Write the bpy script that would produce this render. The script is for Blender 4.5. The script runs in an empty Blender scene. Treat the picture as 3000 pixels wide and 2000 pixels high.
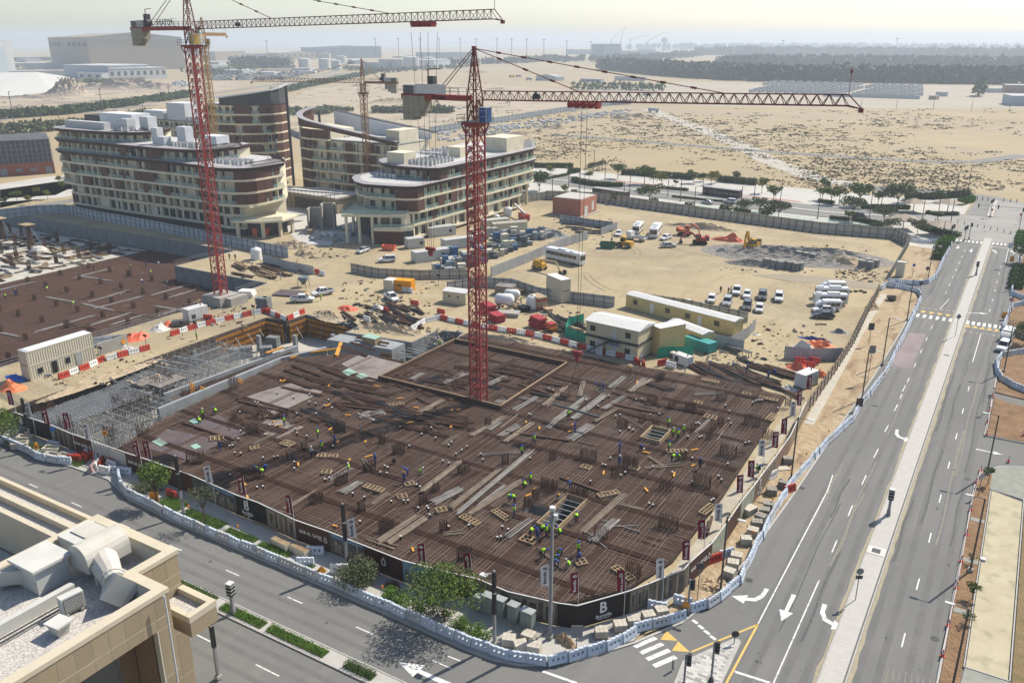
import bpy,math,random
from mathutils import Vector as V3,Matrix
from mathutils.geometry import delaunay_2d_cdt
rnd=random.Random(11)
R=math.radians
ru=rnd.uniform
rg,en=range,enumerate
PI,mcos,msin,mat2=math.pi,math.cos,math.sin,math.atan2
SC=bpy.context.scene
COL=SC.collection
# ---------------------------------------------------------------- camera
CH,PITCH,AZ,FP=55.0,math.atan(880/2500),R(31.16),2500.0
cd=bpy.data.cameras.new('camera');cam=bpy.data.objects.new('camera',cd);COL.objects.link(cam)
cam.location=(0,0,CH);cam.rotation_euler=(PI/2-PITCH,0,AZ)
cd.sensor_width=36;cd.lens=30.0;cd.clip_start=0.5;cd.clip_end=60000
SC.camera=cam
# ---------------------------------------------------------------- sky, sun, exposure
SUN_EL,SUN_ROT=R(46),mat2(0.36,0.93)
w=bpy.data.worlds.new('World');SC.world=w;w.use_nodes=True
nt=w.node_tree;nt.nodes.clear()
sky=nt.nodes.new('ShaderNodeTexSky');sky.sky_type='NISHITA';sky.sun_disc=False
sky.sun_elevation=SUN_EL;sky.sun_rotation=SUN_ROT
sky.air_density=1.0;sky.dust_density=1.0;sky.ozone_density=1.0;sky.altitude=0
bg=nt.nodes.new('ShaderNodeBackground');bg.inputs[1].default_value=0.115
out=nt.nodes.new('ShaderNodeOutputWorld')
nt.links.new(sky.outputs[0],bg.inputs[0]);nt.links.new(bg.outputs[0],out.inputs[0])
sd=bpy.data.lights.new('sun','SUN');sun=bpy.data.objects.new('sun',sd);COL.objects.link(sun)
sd.energy=5.0;sd.angle=R(0.5);sd.color=(1.0,0.92,0.80)
SUNV=V3((msin(SUN_ROT)*mcos(SUN_EL),mcos(SUN_ROT)*mcos(SUN_EL),msin(SUN_EL)))
sun.rotation_euler=(-SUNV).to_track_quat('-Z','Y').to_euler();sun.location=(0,0,200)
SC.view_settings.view_transform='Standard';SC.view_settings.look='None'
SC.view_settings.exposure=0.52;SC.view_settings.gamma=1;SC.view_settings.use_curve_mapping=False
SC.cycles.max_bounces=6;SC.cycles.diffuse_bounces=2;SC.cycles.transparent_max_bounces=12
SC.cycles.volume_bounces=0
HAZE=.00022
# ---------------------------------------------------------------- surveying helpers (photo point -> place on a level)
_cp,_sp,_ca,_sa=mcos(PITCH),msin(PITCH),mcos(AZ),msin(AZ)
def G(px,py,z=0.0):
 x=(px-1500)/FP;y=-(py-1000)/FP
 f=_cp+y*_sp;u=-_sp+y*_cp;t=(z-CH)/u
 return V3((t*(-f*_sa+x*_ca),t*(f*_ca+x*_sa),z))
def PX(p):
 d=-p[0]*_sa+p[1]*_ca;r=p[0]*_ca+p[1]*_sa;u=p[2]-CH
 zc=d*_cp-u*_sp
 return(1500+FP*r/zc,1000-FP*(d*_sp+u*_cp)/zc)
# ---------------------------------------------------------------- materials
_M={}
KA=.84
def lin(c):
 return tuple(((v/255)/12.92 if v/255<=.04045 else((v/255+.055)/1.055)**2.4) for v in c)
def M(name,col=(.5,.5,.5),rough=.75,var=.18,scale=.8,bump=0.0,bs_=8.0,metal=0.0,spec=.2,k2=None,de=4,orr=.0,alpha=1.0,trans=0.0):
 if name in _M:return _M[name]
 col=tuple(c*KA for c in col);k2=k2 and tuple(c*KA for c in k2)
 m=bpy.data.materials.new(name);_M[name]=m;m.use_nodes=True
 t=m.node_tree;b=t.nodes['Principled BSDF']
 b.inputs['Roughness'].default_value=rough;b.inputs['Metallic'].default_value=metal
 b.inputs['Specular IOR Level'].default_value=spec
 b.inputs['Alpha'].default_value=alpha
 if trans:b.inputs['Transmission Weight'].default_value=trans
 geo=t.nodes.new('ShaderNodeNewGeometry')
 n=t.nodes.new('ShaderNodeTexNoise');n.inputs['Scale'].default_value=scale;n.inputs['Detail'].default_value=de
 n.inputs['Roughness'].default_value=.62
 t.links.new(geo.outputs['Position'],n.inputs['Vector'])
 r=t.nodes.new('ShaderNodeValToRGB')
 c2=k2 or tuple(min(1,c*(1+var)) for c in col)
 c1=col if k2 else tuple(c*(1-var) for c in col)
 r.color_ramp.elements[0].position=.3;r.color_ramp.elements[1].position=.7
 r.color_ramp.elements[0].color=(*c1,1);r.color_ramp.elements[1].color=(*c2,1)
 t.links.new(n.outputs[0],r.inputs[0]);res=r.outputs[0]
 if orr:
  oi=t.nodes.new('ShaderNodeObjectInfo');h=t.nodes.new('ShaderNodeHueSaturation')
  mr=t.nodes.new('ShaderNodeMapRange');mr.inputs[3].default_value=1-orr;mr.inputs[4].default_value=1+orr
  t.links.new(oi.outputs['Random'],mr.inputs[0]);t.links.new(mr.outputs[0],h.inputs['Value'])
  t.links.new(res,h.inputs['Color']);res=h.outputs[0]
 t.links.new(res,b.inputs['Base Color'])
 m['res']=1
 if bump:
  n2=t.nodes.new('ShaderNodeTexNoise');n2.inputs['Scale'].default_value=bs_;n2.inputs['Detail'].default_value=3
  t.links.new(geo.outputs['Position'],n2.inputs['Vector'])
  bp=t.nodes.new('ShaderNodeBump');bp.inputs['Strength'].default_value=1;bp.inputs['Distance'].default_value=bump
  t.links.new(n2.outputs[0],bp.inputs['Height']);t.links.new(bp.outputs[0],b.inputs['Normal'])
 return m
def layer(m,col,lo,hi,scale,sr_=(1,1,1),rot=0,de=5,kind='noise',dist=0.0,am_=1.0,bump=0):
 """mix another colour over a material's base colour where a noise is high (dust, stains, tracks)"""
 t=m.node_tree;b=t.nodes['Principled BSDF']
 geo=t.nodes.new('ShaderNodeNewGeometry');mp=t.nodes.new('ShaderNodeMapping')
 mp.inputs['Scale'].default_value=sr_;mp.inputs['Rotation'].default_value=(0,0,rot)
 t.links.new(geo.outputs['Position'],mp.inputs[0])
 if kind=='noise':
  n=t.nodes.new('ShaderNodeTexNoise');n.inputs['Detail'].default_value=de;n.inputs['Distortion'].default_value=dist
  o=0
 elif kind=='voronoi':
  n=t.nodes.new('ShaderNodeTexVoronoi');o=0
 else:
  n=t.nodes.new('ShaderNodeTexWave');n.inputs['Distortion'].default_value=dist;n.inputs['Detail'].default_value=2
  n.inputs['Detail Scale'].default_value=.4;o=1
 n.inputs['Scale'].default_value=scale
 t.links.new(mp.outputs[0],n.inputs['Vector'])
 mr=t.nodes.new('ShaderNodeMapRange');mr.inputs[1].default_value=lo;mr.inputs[2].default_value=hi;mr.inputs[4].default_value=am_
 t.links.new(n.outputs[o],mr.inputs[0])
 mx=t.nodes.new('ShaderNodeMix');mx.data_type='RGBA';mx.inputs[7].default_value=(*(c*KA for c in col),1)
 old=b.inputs['Base Color'].links[0].from_socket
 t.links.new(mr.outputs[0],mx.inputs[0]);t.links.new(old,mx.inputs[6]);t.links.new(mx.outputs[2],b.inputs['Base Color'])
 return m
# ---------------------------------------------------------------- mesh builder
class MB:
 def __init__(s):s.v=[];s.f=[];s.m=[]
 def add(s,vs,fs,mi=0):
  n=len(s.v);s.v+=[tuple(v) for v in vs];s.f+=[tuple(i+n for i in f) for f in fs];s.m+=[mi]*len(fs);return s
 def box(s,x,y,z,sx,sy,sz,rz=0,mi=0,tx=1,ty=1):
  c,q=mcos(rz),msin(rz);vs=[]
  for k,(a,b) in((0,(1,1)),(1,(tx,ty))):
   for dx,dy in((-1,-1),(1,-1),(1,1),(-1,1)):
    X,Y=dx*sx/2*a,dy*sy/2*b
    vs.append((x+X*c-Y*q,y+X*q+Y*c,z+k*sz))
  return s.add(vs,[(0,3,2,1),(4,5,6,7),(0,1,5,4),(1,2,6,5),(2,3,7,6),(3,0,4,7)],mi)
 def bar(s,p,q,w,h=None,mi=0,caps=True):
  p,q=V3(p),V3(q);d=q-p
  if d.length<1e-6:return s
  d.normalize();up=V3((0,0,1)) if abs(d.z)<.95 else V3((1,0,0))
  a=d.cross(up).normalized()*(w/2);b=a.cross(d).normalized()*((h or w)/2)
  vs=[p-a-b,p+a-b,p+a+b,p-a+b,q-a-b,q+a-b,q+a+b,q-a+b]
  fs=[(0,1,5,4),(1,2,6,5),(2,3,7,6),(3,0,4,7)]
  if caps:fs+=[(3,2,1,0),(4,5,6,7)]
  return s.add(vs,fs,mi)
 def tb_(s,p,q,r,n=8,r2=None,mi=0,cap=True):
  p,q=V3(p),V3(q);d=(q-p).normalized();r2=r if r2 is None else r2
  up=V3((0,0,1)) if abs(d.z)<.95 else V3((1,0,0))
  a=d.cross(up).normalized();b=a.cross(d)
  vs=[]
  for c,rr in((p,r),(q,r2)):
   for i in rg(n):
    an=2*PI*i/n;vs.append(c+a*(rr*mcos(an))+b*(rr*msin(an)))
  fs=[(i,i+n,(i+1)%n+n,(i+1)%n) for i in rg(n)]
  if cap:fs+=[tuple(rg(n)),tuple(rg(2*n-1,n-1,-1))]
  return s.add(vs,fs,mi)
 def lathe(s,prof,n=12,o=(0,0,0),mi=0):
  vs=[];k=len(prof)
  for r,z in prof:
   for i in rg(n):
    an=2*PI*i/n;vs.append((o[0]+r*mcos(an),o[1]+r*msin(an),o[2]+z))
  fs=[(j*n+i,j*n+(i+1)%n,(j+1)*n+(i+1)%n,(j+1)*n+i) for j in rg(k-1) for i in rg(n)]
  fs+=[tuple(rg(n-1,-1,-1)),tuple(rg((k-1)*n,k*n))]
  return s.add(vs,fs,mi)
 def pz(s,py_,z0,z1,mi=0,mtop=None):
  n=len(py_);a=sum(py_[i][0]*py_[(i+1)%n][1]-py_[(i+1)%n][0]*py_[i][1] for i in rg(n))
  if a<0:py_=py_[::-1]
  vs=[(p[0],p[1],z0) for p in py_]+[(p[0],p[1],z1) for p in py_]
  s.add(vs,[(i,(i+1)%n,(i+1)%n+n,i+n) for i in rg(n)]+[tuple(rg(n-1,-1,-1))],mi)
  k=len(s.v)-2*n;s.f.append(tuple(rg(k+n,k+2*n)));s.m.append(mi if mtop is None else mtop);return s
 def py_(s,pts,mi=0):return s.add(pts,[tuple(rg(len(pts)))],mi)
 def extr(s,prof,axis_len,o=(0,0,0),rz=0,mi=0):
  """profile in (y,z), swept along local x from -len/2 to len/2"""
  c,q=mcos(rz),msin(rz);vs=[];n=len(prof)
  for X in(-axis_len/2,axis_len/2):
   for y,z in prof:vs.append((o[0]+X*c-y*q,o[1]+X*q+y*c,o[2]+z))
  return s.add(vs,[(i,(i+1)%n,(i+1)%n+n,i+n) for i in rg(n)]+[tuple(rg(n-1,-1,-1)),tuple(rg(n,2*n))],mi)
 def ico(s,c,r,mi=0,sq=(1,1,1),jit=0,sub=0):
  t=(1+5**.5)/2;q=(1+t*t)**.5
  vs=[(-1,t,0),(1,t,0),(-1,-t,0),(1,-t,0),(0,-1,t),(0,1,t),(0,-1,-t),(0,1,-t),(t,0,-1),(t,0,1),(-t,0,-1),(-t,0,1)]
  fs=[(0,11,5),(0,5,1),(0,1,7),(0,7,10),(0,10,11),(1,5,9),(5,11,4),(11,10,2),(10,7,6),(7,1,8),(3,9,4),(3,4,2),(3,2,6),(3,6,8),(3,8,9),(4,9,5),(2,4,11),(6,2,10),(8,6,7),(9,8,1)]
  o=[]
  for v in vs:
   k=r/q*(1+ru(-jit,jit));o.append((c[0]+v[0]*k*sq[0],c[1]+v[1]*k*sq[1],c[2]+v[2]*k*sq[2]))
  return s.add(o,fs,mi)
 def mesh(s,name,mats,smooth=False):
  me=bpy.data.meshes.new(name);me.from_pydata(s.v,[],s.f)
  for m in(mats if isinstance(mats,(list,tuple)) else[mats]):me.materials.append(m)
  if any(s.m):me.polygons.foreach_set('material_index',s.m)
  if smooth:me.polygons.foreach_set('use_smooth',[True]*len(s.f))
  me.update();return me
 def bd(s,name,mats,parent=None,smooth=False,loc=None,rz=0,**kw):
  return link(name,s.mesh(name,mats,smooth),parent,loc,rz,**kw)
KIDS={}
def setpar(o,p):
 o.parent=p;KIDS.setdefault(p.name,[]).append(o)
def bX(*a,**k):return MB().box(*a,**k)
def link(name,data,parent=None,loc=None,rz=0,**kw):
 o=bpy.data.objects.new(name,data);COL.objects.link(o)
 if parent:setpar(o,parent)
 if loc:o.location=loc
 if rz:o.rotation_euler=(0,0,rz)
 for k,v in kw.items():o[k]=v
 return o
def tag(o,label,cat,group=None):
 o['label']=label;o['category']=cat
 if group:o['group']=group
 return o
def th(name,label,cat,loc=(0,0,0),rz=0,group=None):
 o=bpy.data.objects.new(name,None);COL.objects.link(o);o.empty_display_size=.2
 o.location=loc;o.rotation_euler=(0,0,rz);return tag(o,label,cat,group)
def copy_tree(o,loc=None,rz=None,label=None,parent=None,group=None):
 c=o.copy();COL.objects.link(c)
 if parent:setpar(c,parent)
 if loc is not None:c.location=loc
 if rz is not None:c.rotation_euler=(0,0,rz)
 if label:c['label']=label
 if group:c['group']=group
 for ch in KIDS.get(o.name,()):
  copy_tree(ch,parent=c)
 return c
ONES='zeroth first second third fourth fifth sixth seventh eighth ninth tenth eleventh twelfth thirteenth fourteenth fifteenth sixteenth seventeenth eighteenth nineteenth'.split()
TENS={20:'twent',30:'thirt',40:'fort',50:'fift',60:'sixt',70:'sevent',80:'eight',90:'ninet'}
def ordw(n):
 if n<20:return ONES[n]
 if n>=100:return('' if n==100 else 'one hundred and ')+(ordw(n-100) if n>100 else 'hundredth')
 return TENS[n//10*10]+'ieth' if n%10==0 else TENS[n//10*10]+'y-'+ONES[n%10]
REG={}
def rep(o,template,group,ax='x'):
 """remember a repeat: its label gets its place in its row when all are built ({o} in the template)"""
 o['group']=group;REG.setdefault((template,ax),[]).append(o);return o
def finish_labels():
 dg=bpy.context.evaluated_depsgraph_get()
 for o in TEXTS:
  me=bpy.data.meshes.new_from_object(o.evaluated_get(dg));p,l,r,sc,nm=o.parent,o.location[:],o.rotation_euler[:],o.scale[:],o.name;bpy.data.objects.remove(o)
  q=bpy.data.objects.new('lettering',me);COL.objects.link(q);q.parent=p;q.location=l;q.rotation_euler=r;q.scale=sc
 for(tpl,ax),os in REG.items():
  k=(lambda o:PX(o.location)[0]) if ax=='x' else(lambda o:-PX(o.location)[1])
  os.sort(key=k)
  for i,o in en(os):o['label']=tpl.replace('{o}',ordw(i+1)) if len(os)>1 else tpl.replace(', {o} from the left','').replace(', {o} from the front','')
TEXTS=[]
def tx(s,size,mat,parent,loc,rz,tilt=PI/2,name='lettering',align='CENTER',ext=.006,sx=1.0,rot=None):
 c=bpy.data.curves.new(name,'FONT');c.body=s;c.size=size;c.align_x=align;c.align_y='CENTER';c.extrude=ext;c.resolution_u=2;c.offset=size*.022
 c.materials.append(mat)
 o=bpy.data.objects.new(name,c);COL.objects.link(o)
 setpar(o,parent);o.location=loc;o.rotation_euler=rot or(tilt,0,rz);o.scale=(sx,1,1);TEXTS.append(o)
 return o
def cdt(outer,holes=()):
 vs=[];fs=[];
 for p in(outer,*holes):
  if sum(p[i-1][0]*p[i][1]-p[i][0]*p[i-1][1] for i in rg(len(p)))<0:p=p[::-1]
  fs.append(list(rg(len(vs),len(vs)+len(p))));vs+=[V3((q[0],q[1])) for q in p]
 es=[(f[i],f[(i+1)%len(f)]) for f in fs for i in rg(len(f))]
 ov,oe,of,_,_,off=delaunay_2d_cdt(vs,es,fs,0,1e-4)
 keep=[f for f,src in zip(of,off) if 0 in src and len(src)==1]
 return ov,keep
def st_(name,mat,outer,holes=(),z=0.0,**kw):
 v,f=cdt(outer,holes)
 mb=MB();mb.add([(p.x,p.y,z) for p in v],[tuple(q) for q in f])
 o=mb.bd(name,mat,**kw);o['kind']='structure';return o
def stc(o):o['kind']='structure';return o
def rbn(name,mat,pts,wl,wr,z,z0=None,**kw):
 """strip along a polyline; raised with sides when z0 is given"""
 L=[];Rr=[]
 n=len(pts)
 for i in rg(n):
  a=V3(pts[max(0,i-1)][:2]);b=V3(pts[min(n-1,i+1)][:2]);d=(b-a).normalized();nn=V3((-d.y,d.x))
  p=V3(pts[i][:2]);L.append(p+nn*wl);Rr.append(p-nn*wr)
 mb=MB();k=2*n
 vs=[(p.x,p.y,z) for p in L]+[(p.x,p.y,z) for p in Rr]
 fs=[(i,i+n,i+n+1,i+1) for i in rg(n-1)]
 if z0 is not None:
  vs+=[(p.x,p.y,z0) for p in L]+[(p.x,p.y,z0) for p in Rr]
  fs+=[(i,i+1,i+1+k,i+k) for i in rg(n-1)]+[(i+n+1,i+n,i+n+k,i+n+1+k) for i in rg(n-1)]
  fs+=[(0,k,k+n,n),(n-1,2*n-1,k+2*n-1,k+n-1)]
 mb.add(vs,fs);o=mb.bd(name,mat,**kw);o['kind']='structure';return o
def along(pts,step,start=0.0):
 """points every step metres along a polyline: (x, y, heading)"""
 out=[];s=-start
 for i in rg(len(pts)-1):
  a=V3(pts[i][:2]);b=V3(pts[i+1][:2]);L=(b-a).length;d=(b-a)/L
  while s<L-1e-6:
   if s>=0:
    p=a+d*s;out.append((p.x,p.y,mat2(d.y,d.x)))
   s+=step
  s-=L
 return out
# ================================================================ ground, roads, pits
desert=M('desert_sand',(.335,.262,.15),.95,k2=(.42,.335,.205),scale=.012,bump=.25,bs_=.6,de=8)
layer(desert,(.33,.275,.185),.52,.72,.035,de=7,am_=.7)
layer(desert,(.34,.30,.225),.45,.65,.004,sr_=(1,3,1),rot=.6,de=4,am_=.55)
site=M('site_sand',(.37,.298,.175),.95,k2=(.44,.365,.23),scale=.05,bump=.12,bs_=1.5,de=7)
layer(site,(.245,.195,.125),.5,.75,.25,sr_=(1,.3,1),rot=.5,de=8,dist=1.5,am_=.6)
layer(site,(.235,.20,.15),.48,.72,.03,de=7,am_=.7)
layer(site,(.46,.40,.295),.56,.75,.11,sr_=(.5,1.6,1),rot=-.9,de=6,am_=.7)
layer(site,(.21,.165,.105),.56,.75,1.1,sr_=(.4,1,1),rot=-.5,de=7,dist=2,am_=.5)
greysand=M('grey_track',(.285,.245,.18),.95,k2=(.34,.295,.225),scale=.12,bump=.05,bs_=2,de=6)
asph=M('asphalt',(.155,.156,.150),.9,k2=(.190,.189,.180),scale=.06,bump=.01,bs_=12,de=7)
layer(asph,(.128,.128,.126),.55,.8,.25,sr_=(1.5,.06,1),de=5,am_=.55)
layer(asph,(.27,.255,.21),.56,.8,.3,sr_=(1,.12,1),rot=.06,de=7,am_=.5)
layer(asph,(.23,.225,.21),.58,.7,1.6,de=6,am_=.35)
asph2=M('old_asphalt',(.19,.19,.18),.95,k2=(.25,.245,.23),scale=.08,de=6)
conc=M('concrete',(.36,.345,.31),.9,var=.14,scale=.5,bump=.01,bs_=6,de=6)
concd=M('concrete_dark',(.17,.18,.185),.9,k2=(.25,.26,.265),scale=.35,de=6)
layer(concd,(.12,.125,.13),.5,.7,1.2,sr_=(1,1,.12),am_=.6)
blind=M('pale_blinding',(.40,.375,.315),.9,k2=(.55,.52,.45),scale=.12,de=6)
layer(blind,(.22,.17,.12),.58,.68,.35,sr_=(1,.35,1),rot=.3,de=7,am_=.85)
pave=M('paving',(.40,.39,.365),.9,k2=(.47,.455,.42),scale=.6,de=5)
pp=M('pale_paving',(.45,.435,.395),.9,k2=(.53,.515,.47),scale=.15,de=6)
soilb=M('brown_soil',(.18,.105,.055),.97,k2=(.29,.19,.11),scale=.5,bump=.2,bs_=3,de=7)
soild=M('dark_soil',(.075,.055,.045),.97,k2=(.12,.09,.07),scale=.4,bump=.2,bs_=2,de=7)
paint=M('road_paint',(.70,.70,.67),.7,var=.08,scale=2)
layer(paint,(.24,.24,.23),.52,.7,3,de=8,am_=.8)
ypaint=M('yellow_paint',(.62,.43,.13),.75,var=.1,scale=2)
redp=M('red_lane',(.42,.19,.16),.85,var=.12,scale=.5)
kerbm=M('kerb',(.42,.41,.385),.85,var=.12,scale=1.5)
grass=M('lawn',(.06,.095,.025),.95,k2=(.10,.15,.045),scale=2.5,bump=.06,bs_=9)
PIT_L=[(-152,45),(-152,128),(-153,139),(-186,138.6),(-186,158.5),(-292,156),(-345,140),(-345,45)]
PIT_M=[(-131.8,61.9),(-132.6,119.6),(-127,119.7),(-127,125.5),(-112,125.3),(-111.8,121),(-97.3,123),(-97.3,131.5),(-92,133),(-90.5,127.6),(-90.5,113.5),(-104,110.8),(-110.3,103),(-109,88),(-107.5,73),(-105.5,67),(-104.3,61.9)]
DZ=.30
def boxpx(*px):
 q=[G(*p,DZ) for p in px];x0,x1=min(p.x for p in q),max(p.x for p in q);y0,y1=min(p.y for p in q),max(p.y for p in q)
 return x0,y0,x1,y1
OPENS=[boxpx((1574,1545),(1663,1461),(1718,1476),(1629,1548)),boxpx((1531,1497),(1553,1480),(1612,1493),(1591,1517)),boxpx((1876,1291),(1910,1264),(1961,1270),(1931,1304))]
OPP=[[(a,b),(c,b),(c,d),(a,d)] for a,b,c,d in OPENS]
NEAR=[(-700,-150),(500,-150),(500,800),(-700,800)]
st_('desert_ground',desert,[(-40000,-40000),(40000,-40000),(40000,40000),(-40000,40000)],[NEAR],0)
st_('desert_plain',desert,NEAR,[PIT_L,PIT_M,*OPP],0)
SITE=[(-345,57.5),(-100,59),(-60,56.5),(-38,56),(-30,60),(-22,72),(-19.5,110),(-19,200),(-22,262),(-31,269),(-79,271),(-135,281),(-152,276),(-185,300),(-300,300),(-345,240)]
st_('site_ground',site,SITE,[PIT_L,PIT_M,*OPP],.05)
st_('pit_floor',soild,PIT_L,(),-4.02)
st_('pit_blinding',blind,[(-345,60),(-222,60),(-222,157),(-292,155.5),(-345,139)],(),-3.96)
st_('basement_floor',blind,PIT_M,(),-4.5)
def pit_wall(py_,a,b,z0,z1,mat,th=.35,name='pit_wall'):
 for i in rg(a,b):
  p,q=V3(py_[i%len(py_)]),V3(py_[(i+1)%len(py_)])
  mb=MB();d=(q-p).normalized();n=V3((d.y,-d.x))
  c=sum((V3(v) for v in py_),V3((0,0)))/len(py_)
  m_=(p+q)/2
  e=(m_+n*.5-c).length>(m_-n*.5-c).length
  n=n if e else-n
  mb.pz([p-d*.02,q+d*.02,q+n*th,p+n*th],z0,z1)
  stc(mb.bd(name,mat))
pit_wall(PIT_L,0,8,-4.1,.12,concd)
pit_wall(PIT_M,0,3,-4.6,.10,soild)
pit_wall(PIT_M,3,17,-4.6,.08,concd)
KERB=[(-260,57.2),(-124,57.0),(-107,57.9),(-98,58.4),(-93.5,57.2),(-91,56.5),(-82,55.9),(-55,55.5),(-38.4,55.1),(-35.6,55.2),(-33.0,55.9),(-30.6,57.4),(-28.2,59.9),(-25.0,64.4),(-22.2,69.6),(-20.6,75.5),(-19.9,84),(-19.1,100),(-18.3,125),(-17.4,150),(-17,176),(-16.8,205)]
KERB2=[(-17,223.5),(-16.3,229),(-16.3,247),(-16.2,270),(-16.4,283),(-18,290),(-21,294),(-28,298.5)]
ROAD=KERB+[(-18,210.5),(-21.5,212.9),(-26,213),(-26,217.2),(-20,219)]+KERB2+[(-28,316),(-17,321),(14,321),(14,10),(-260,10)]
st_('road',asph,ROAD,(),.10)
for nm,pl in(('kerb',KERB),('kerb',KERB2)):
 rbn(nm,kerbm,pl,.25,0,.24,.0)
mbm=M('median_paving',(.43,.415,.385),.9,k2=(.50,.485,.45),scale=1.2,de=4)
t=mbm.node_tree;b=t.nodes['Principled BSDF'];br=t.nodes.new('ShaderNodeTexBrick');geo=t.nodes.new('ShaderNodeNewGeometry')
br.inputs['Scale'].default_value=1;br.inputs['Brick Width'].default_value=.62;br.inputs['Row Height'].default_value=.3;br.inputs['Mortar Size'].default_value=.018
br.inputs['Color1'].default_value=(.46,.445,.41,1);br.inputs['Color2'].default_value=(.40,.385,.355,1);br.inputs['Mortar'].default_value=(.22,.21,.19,1)
t.links.new(geo.outputs['Position'],br.inputs['Vector'])
mx=t.nodes.new('ShaderNodeMix');mx.data_type='RGBA';mx.inputs[0].default_value=.55
t.links.new(b.inputs['Base Color'].links[0].from_socket,mx.inputs[6]);t.links.new(br.outputs[0],mx.inputs[7]);t.links.new(mx.outputs[2],b.inputs['Base Color'])
MED=[(-8.72,y) for y in(10,60,100,150,200,250,284)]
rbn('median',mbm,MED,.0,1.92,.26,.0)
rbn('median_kerb',kerbm,MED,.14,-.005,.24,.0)
rbn('median_kerb',kerbm,[(p[0]+2.06,p[1]) for p in MED],-.002,.14-.002,.24,.0)
drift=M('dust_drift',(.40,.35,.24),.95,k2=(.30,.275,.21),scale=1.5,de=7)
for x0,x1 in((-9.2,-8.9),(-6.5,-6.15)):
 mb=MB();ys=list(rg(40,280,2))
 L=[(x0+ru(-.12,.12)*(1 if x0<-9 else .2),y,.106) for y in ys];Q=[(x1+ru(-.12,.12)*(1 if x0>-7 else .2),y,.106) for y in ys]
 mb.add(L+Q,[(i,i+len(ys),i+len(ys)+1,i+1) for i in rg(len(ys)-1)]);stc(mb.bd('road_dust',drift))
mk=MB()
def mark(x0,y0,x1,y1,wd=.14,m_=mk,z=.112):
 d=V3((x1-x0,y1-y0)).normalized();n=V3((-d.y,d.x))*wd/2
 m_.py_([(x0-n.x,y0-n.y,z),(x1-n.x,y1-n.y,z),(x1+n.x,y1+n.y,z),(x0+n.x,y0+n.y,z)])
def mpx(a,b_,wd=.14,m_=mk):
 p,q=G(*a,.11),G(*b_,.11);mark(p.x,p.y,q.x,q.y,wd,m_)
def zp(x,y,ox,oy,k):return(ox+x/k,oy+y/k)
Z5=lambda x,y:zp(x,y,2000,1100,2.352);Z6=lambda x,y:zp(x,y,2000,1500,2.352)
for i in rg(12):
 y=62+i*8.35
 if i>5:mark(-12.15,y+30,-12.15,y+32.3)
 if i<10:mark(-2.95,56+i*10.6,-2.95,58.4+i*10.6)
for(a,b_) in(((2422,1444),(2440,1390)),((2560,1340),(2573,1314)),((2592,1264),(2603,1245)),((2620,1203),(2630,1184)),((2644,1146),(2653,1128)),((2485,1510),(2498,1479)),((2437,1617),(2452,1582)),((2525,1419),(2538,1391))):
 mpx(a,b_)
p1,p2=G(*Z6(920,0),.11),G(*Z6(520,765),.11);mark(p1.x,p1.y,p2.x,p2.y);p0=G(*Z5(988,812),.11);mark(p0.x,p0.y,p1.x,p1.y)
mpx(Z6(940,468),Z6(625,1176));mpx(Z6(355,1095),Z6(600,1172),.3)
for y in(213.5,221.5,229.5,237.5,246,254,262):mark(-12.4,y,-12.4,y+2.2)
mark(-12.1,199.5,-11.2,209.5);mark(-3.4,167,-3.3,185.3);mark(-2.1,254,-2.1,272.4)
for y in(203,212,221,230,239,247):mark(-2.8,y,-2.8,y+2.2)
mark(-6.4,272.8,.2,272.8,.35)
for i in rg(8):mark(-102+i*9.37-4,52.4,-99.9+i*9.37-4,52.4)
mark(-46.5,49.9,-41.5,49.9) if False else None
for i in rg(5):mark(-72.6+i*9.2,43.4,-69.6+i*9.2,43.4)
mpx((1310,1920),(1350,1935));mpx((1590,1965),(1690,2000),.3)
for i in rg(6):mark(-15.7+i*1.2,198.7+i*.17,-14.9+i*1.2,198.8+i*.17,.16)
for i in rg(7):mark(-6.4+i*1.0,185.9,-5.8+i*1.0,185.9,.16)
for i in rg(4):mpx(Z6(68+i*40,740+i*36),Z6(102+i*42,765+i*37),.35)
def arrow(cx,cy,rz,kind,s=1.0,m_=mk):
 def P(x,y):return(cx+(x*mcos(rz)-y*msin(rz))*s,cy+(x*msin(rz)+y*mcos(rz))*s,.113)
 if kind=='s':
  m_.py_([P(-.2,-2.2),P(.2,-2.2),P(.16,.6),P(-.16,.6)]);m_.py_([P(-.6,.6),P(.6,.6),P(0,2.2)])
 else:
  k=1 if kind=='r' else-1
  pts=[(-.9,-1.8),(-.5,-1.8),(-.45,-.6),(-.1,.15),(.5,.5),(.5,.95),(-.35,.62),(-.8,-.3)]
  a,c=pts[:4],pts[4:]
  for q in([0,1,2,7],[2,3,6,7],[3,4,5,6]):
   q=[P(pts[j][0]*k,pts[j][1]) for j in q];m_.py_(q if k>0 else q[::-1])
  h=[P(.5*k,.05),P(1.75*k,.95),P(.5*k,1.5)];m_.py_(h if k>0 else h[::-1])
for(x,y),rz,kd in((Z6(725,655),PI,'s'),(Z6(490,580),PI,'r'),(Z6(1005,725),PI,'l'),(Z5(1505,415),PI,'l')):
 g=G(x,y,.11);arrow(g.x,g.y,rz,kd,1.15)
g=G(1250,1975,.11);arrow(g.x,g.y,PI/2,'s',1.5);arrow(1.6,128.2,-PI/2,'s',.8)
g=G(2863,917,.11);arrow(g.x,g.y,-1.2,'s',1.0)
for x,y in((-14.4,267),(-10.9,264.5),(-5.2,266.6),(-1.0,268.5)):arrow(x,y,PI if x<-8 else .3,'s',1.0)
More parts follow.
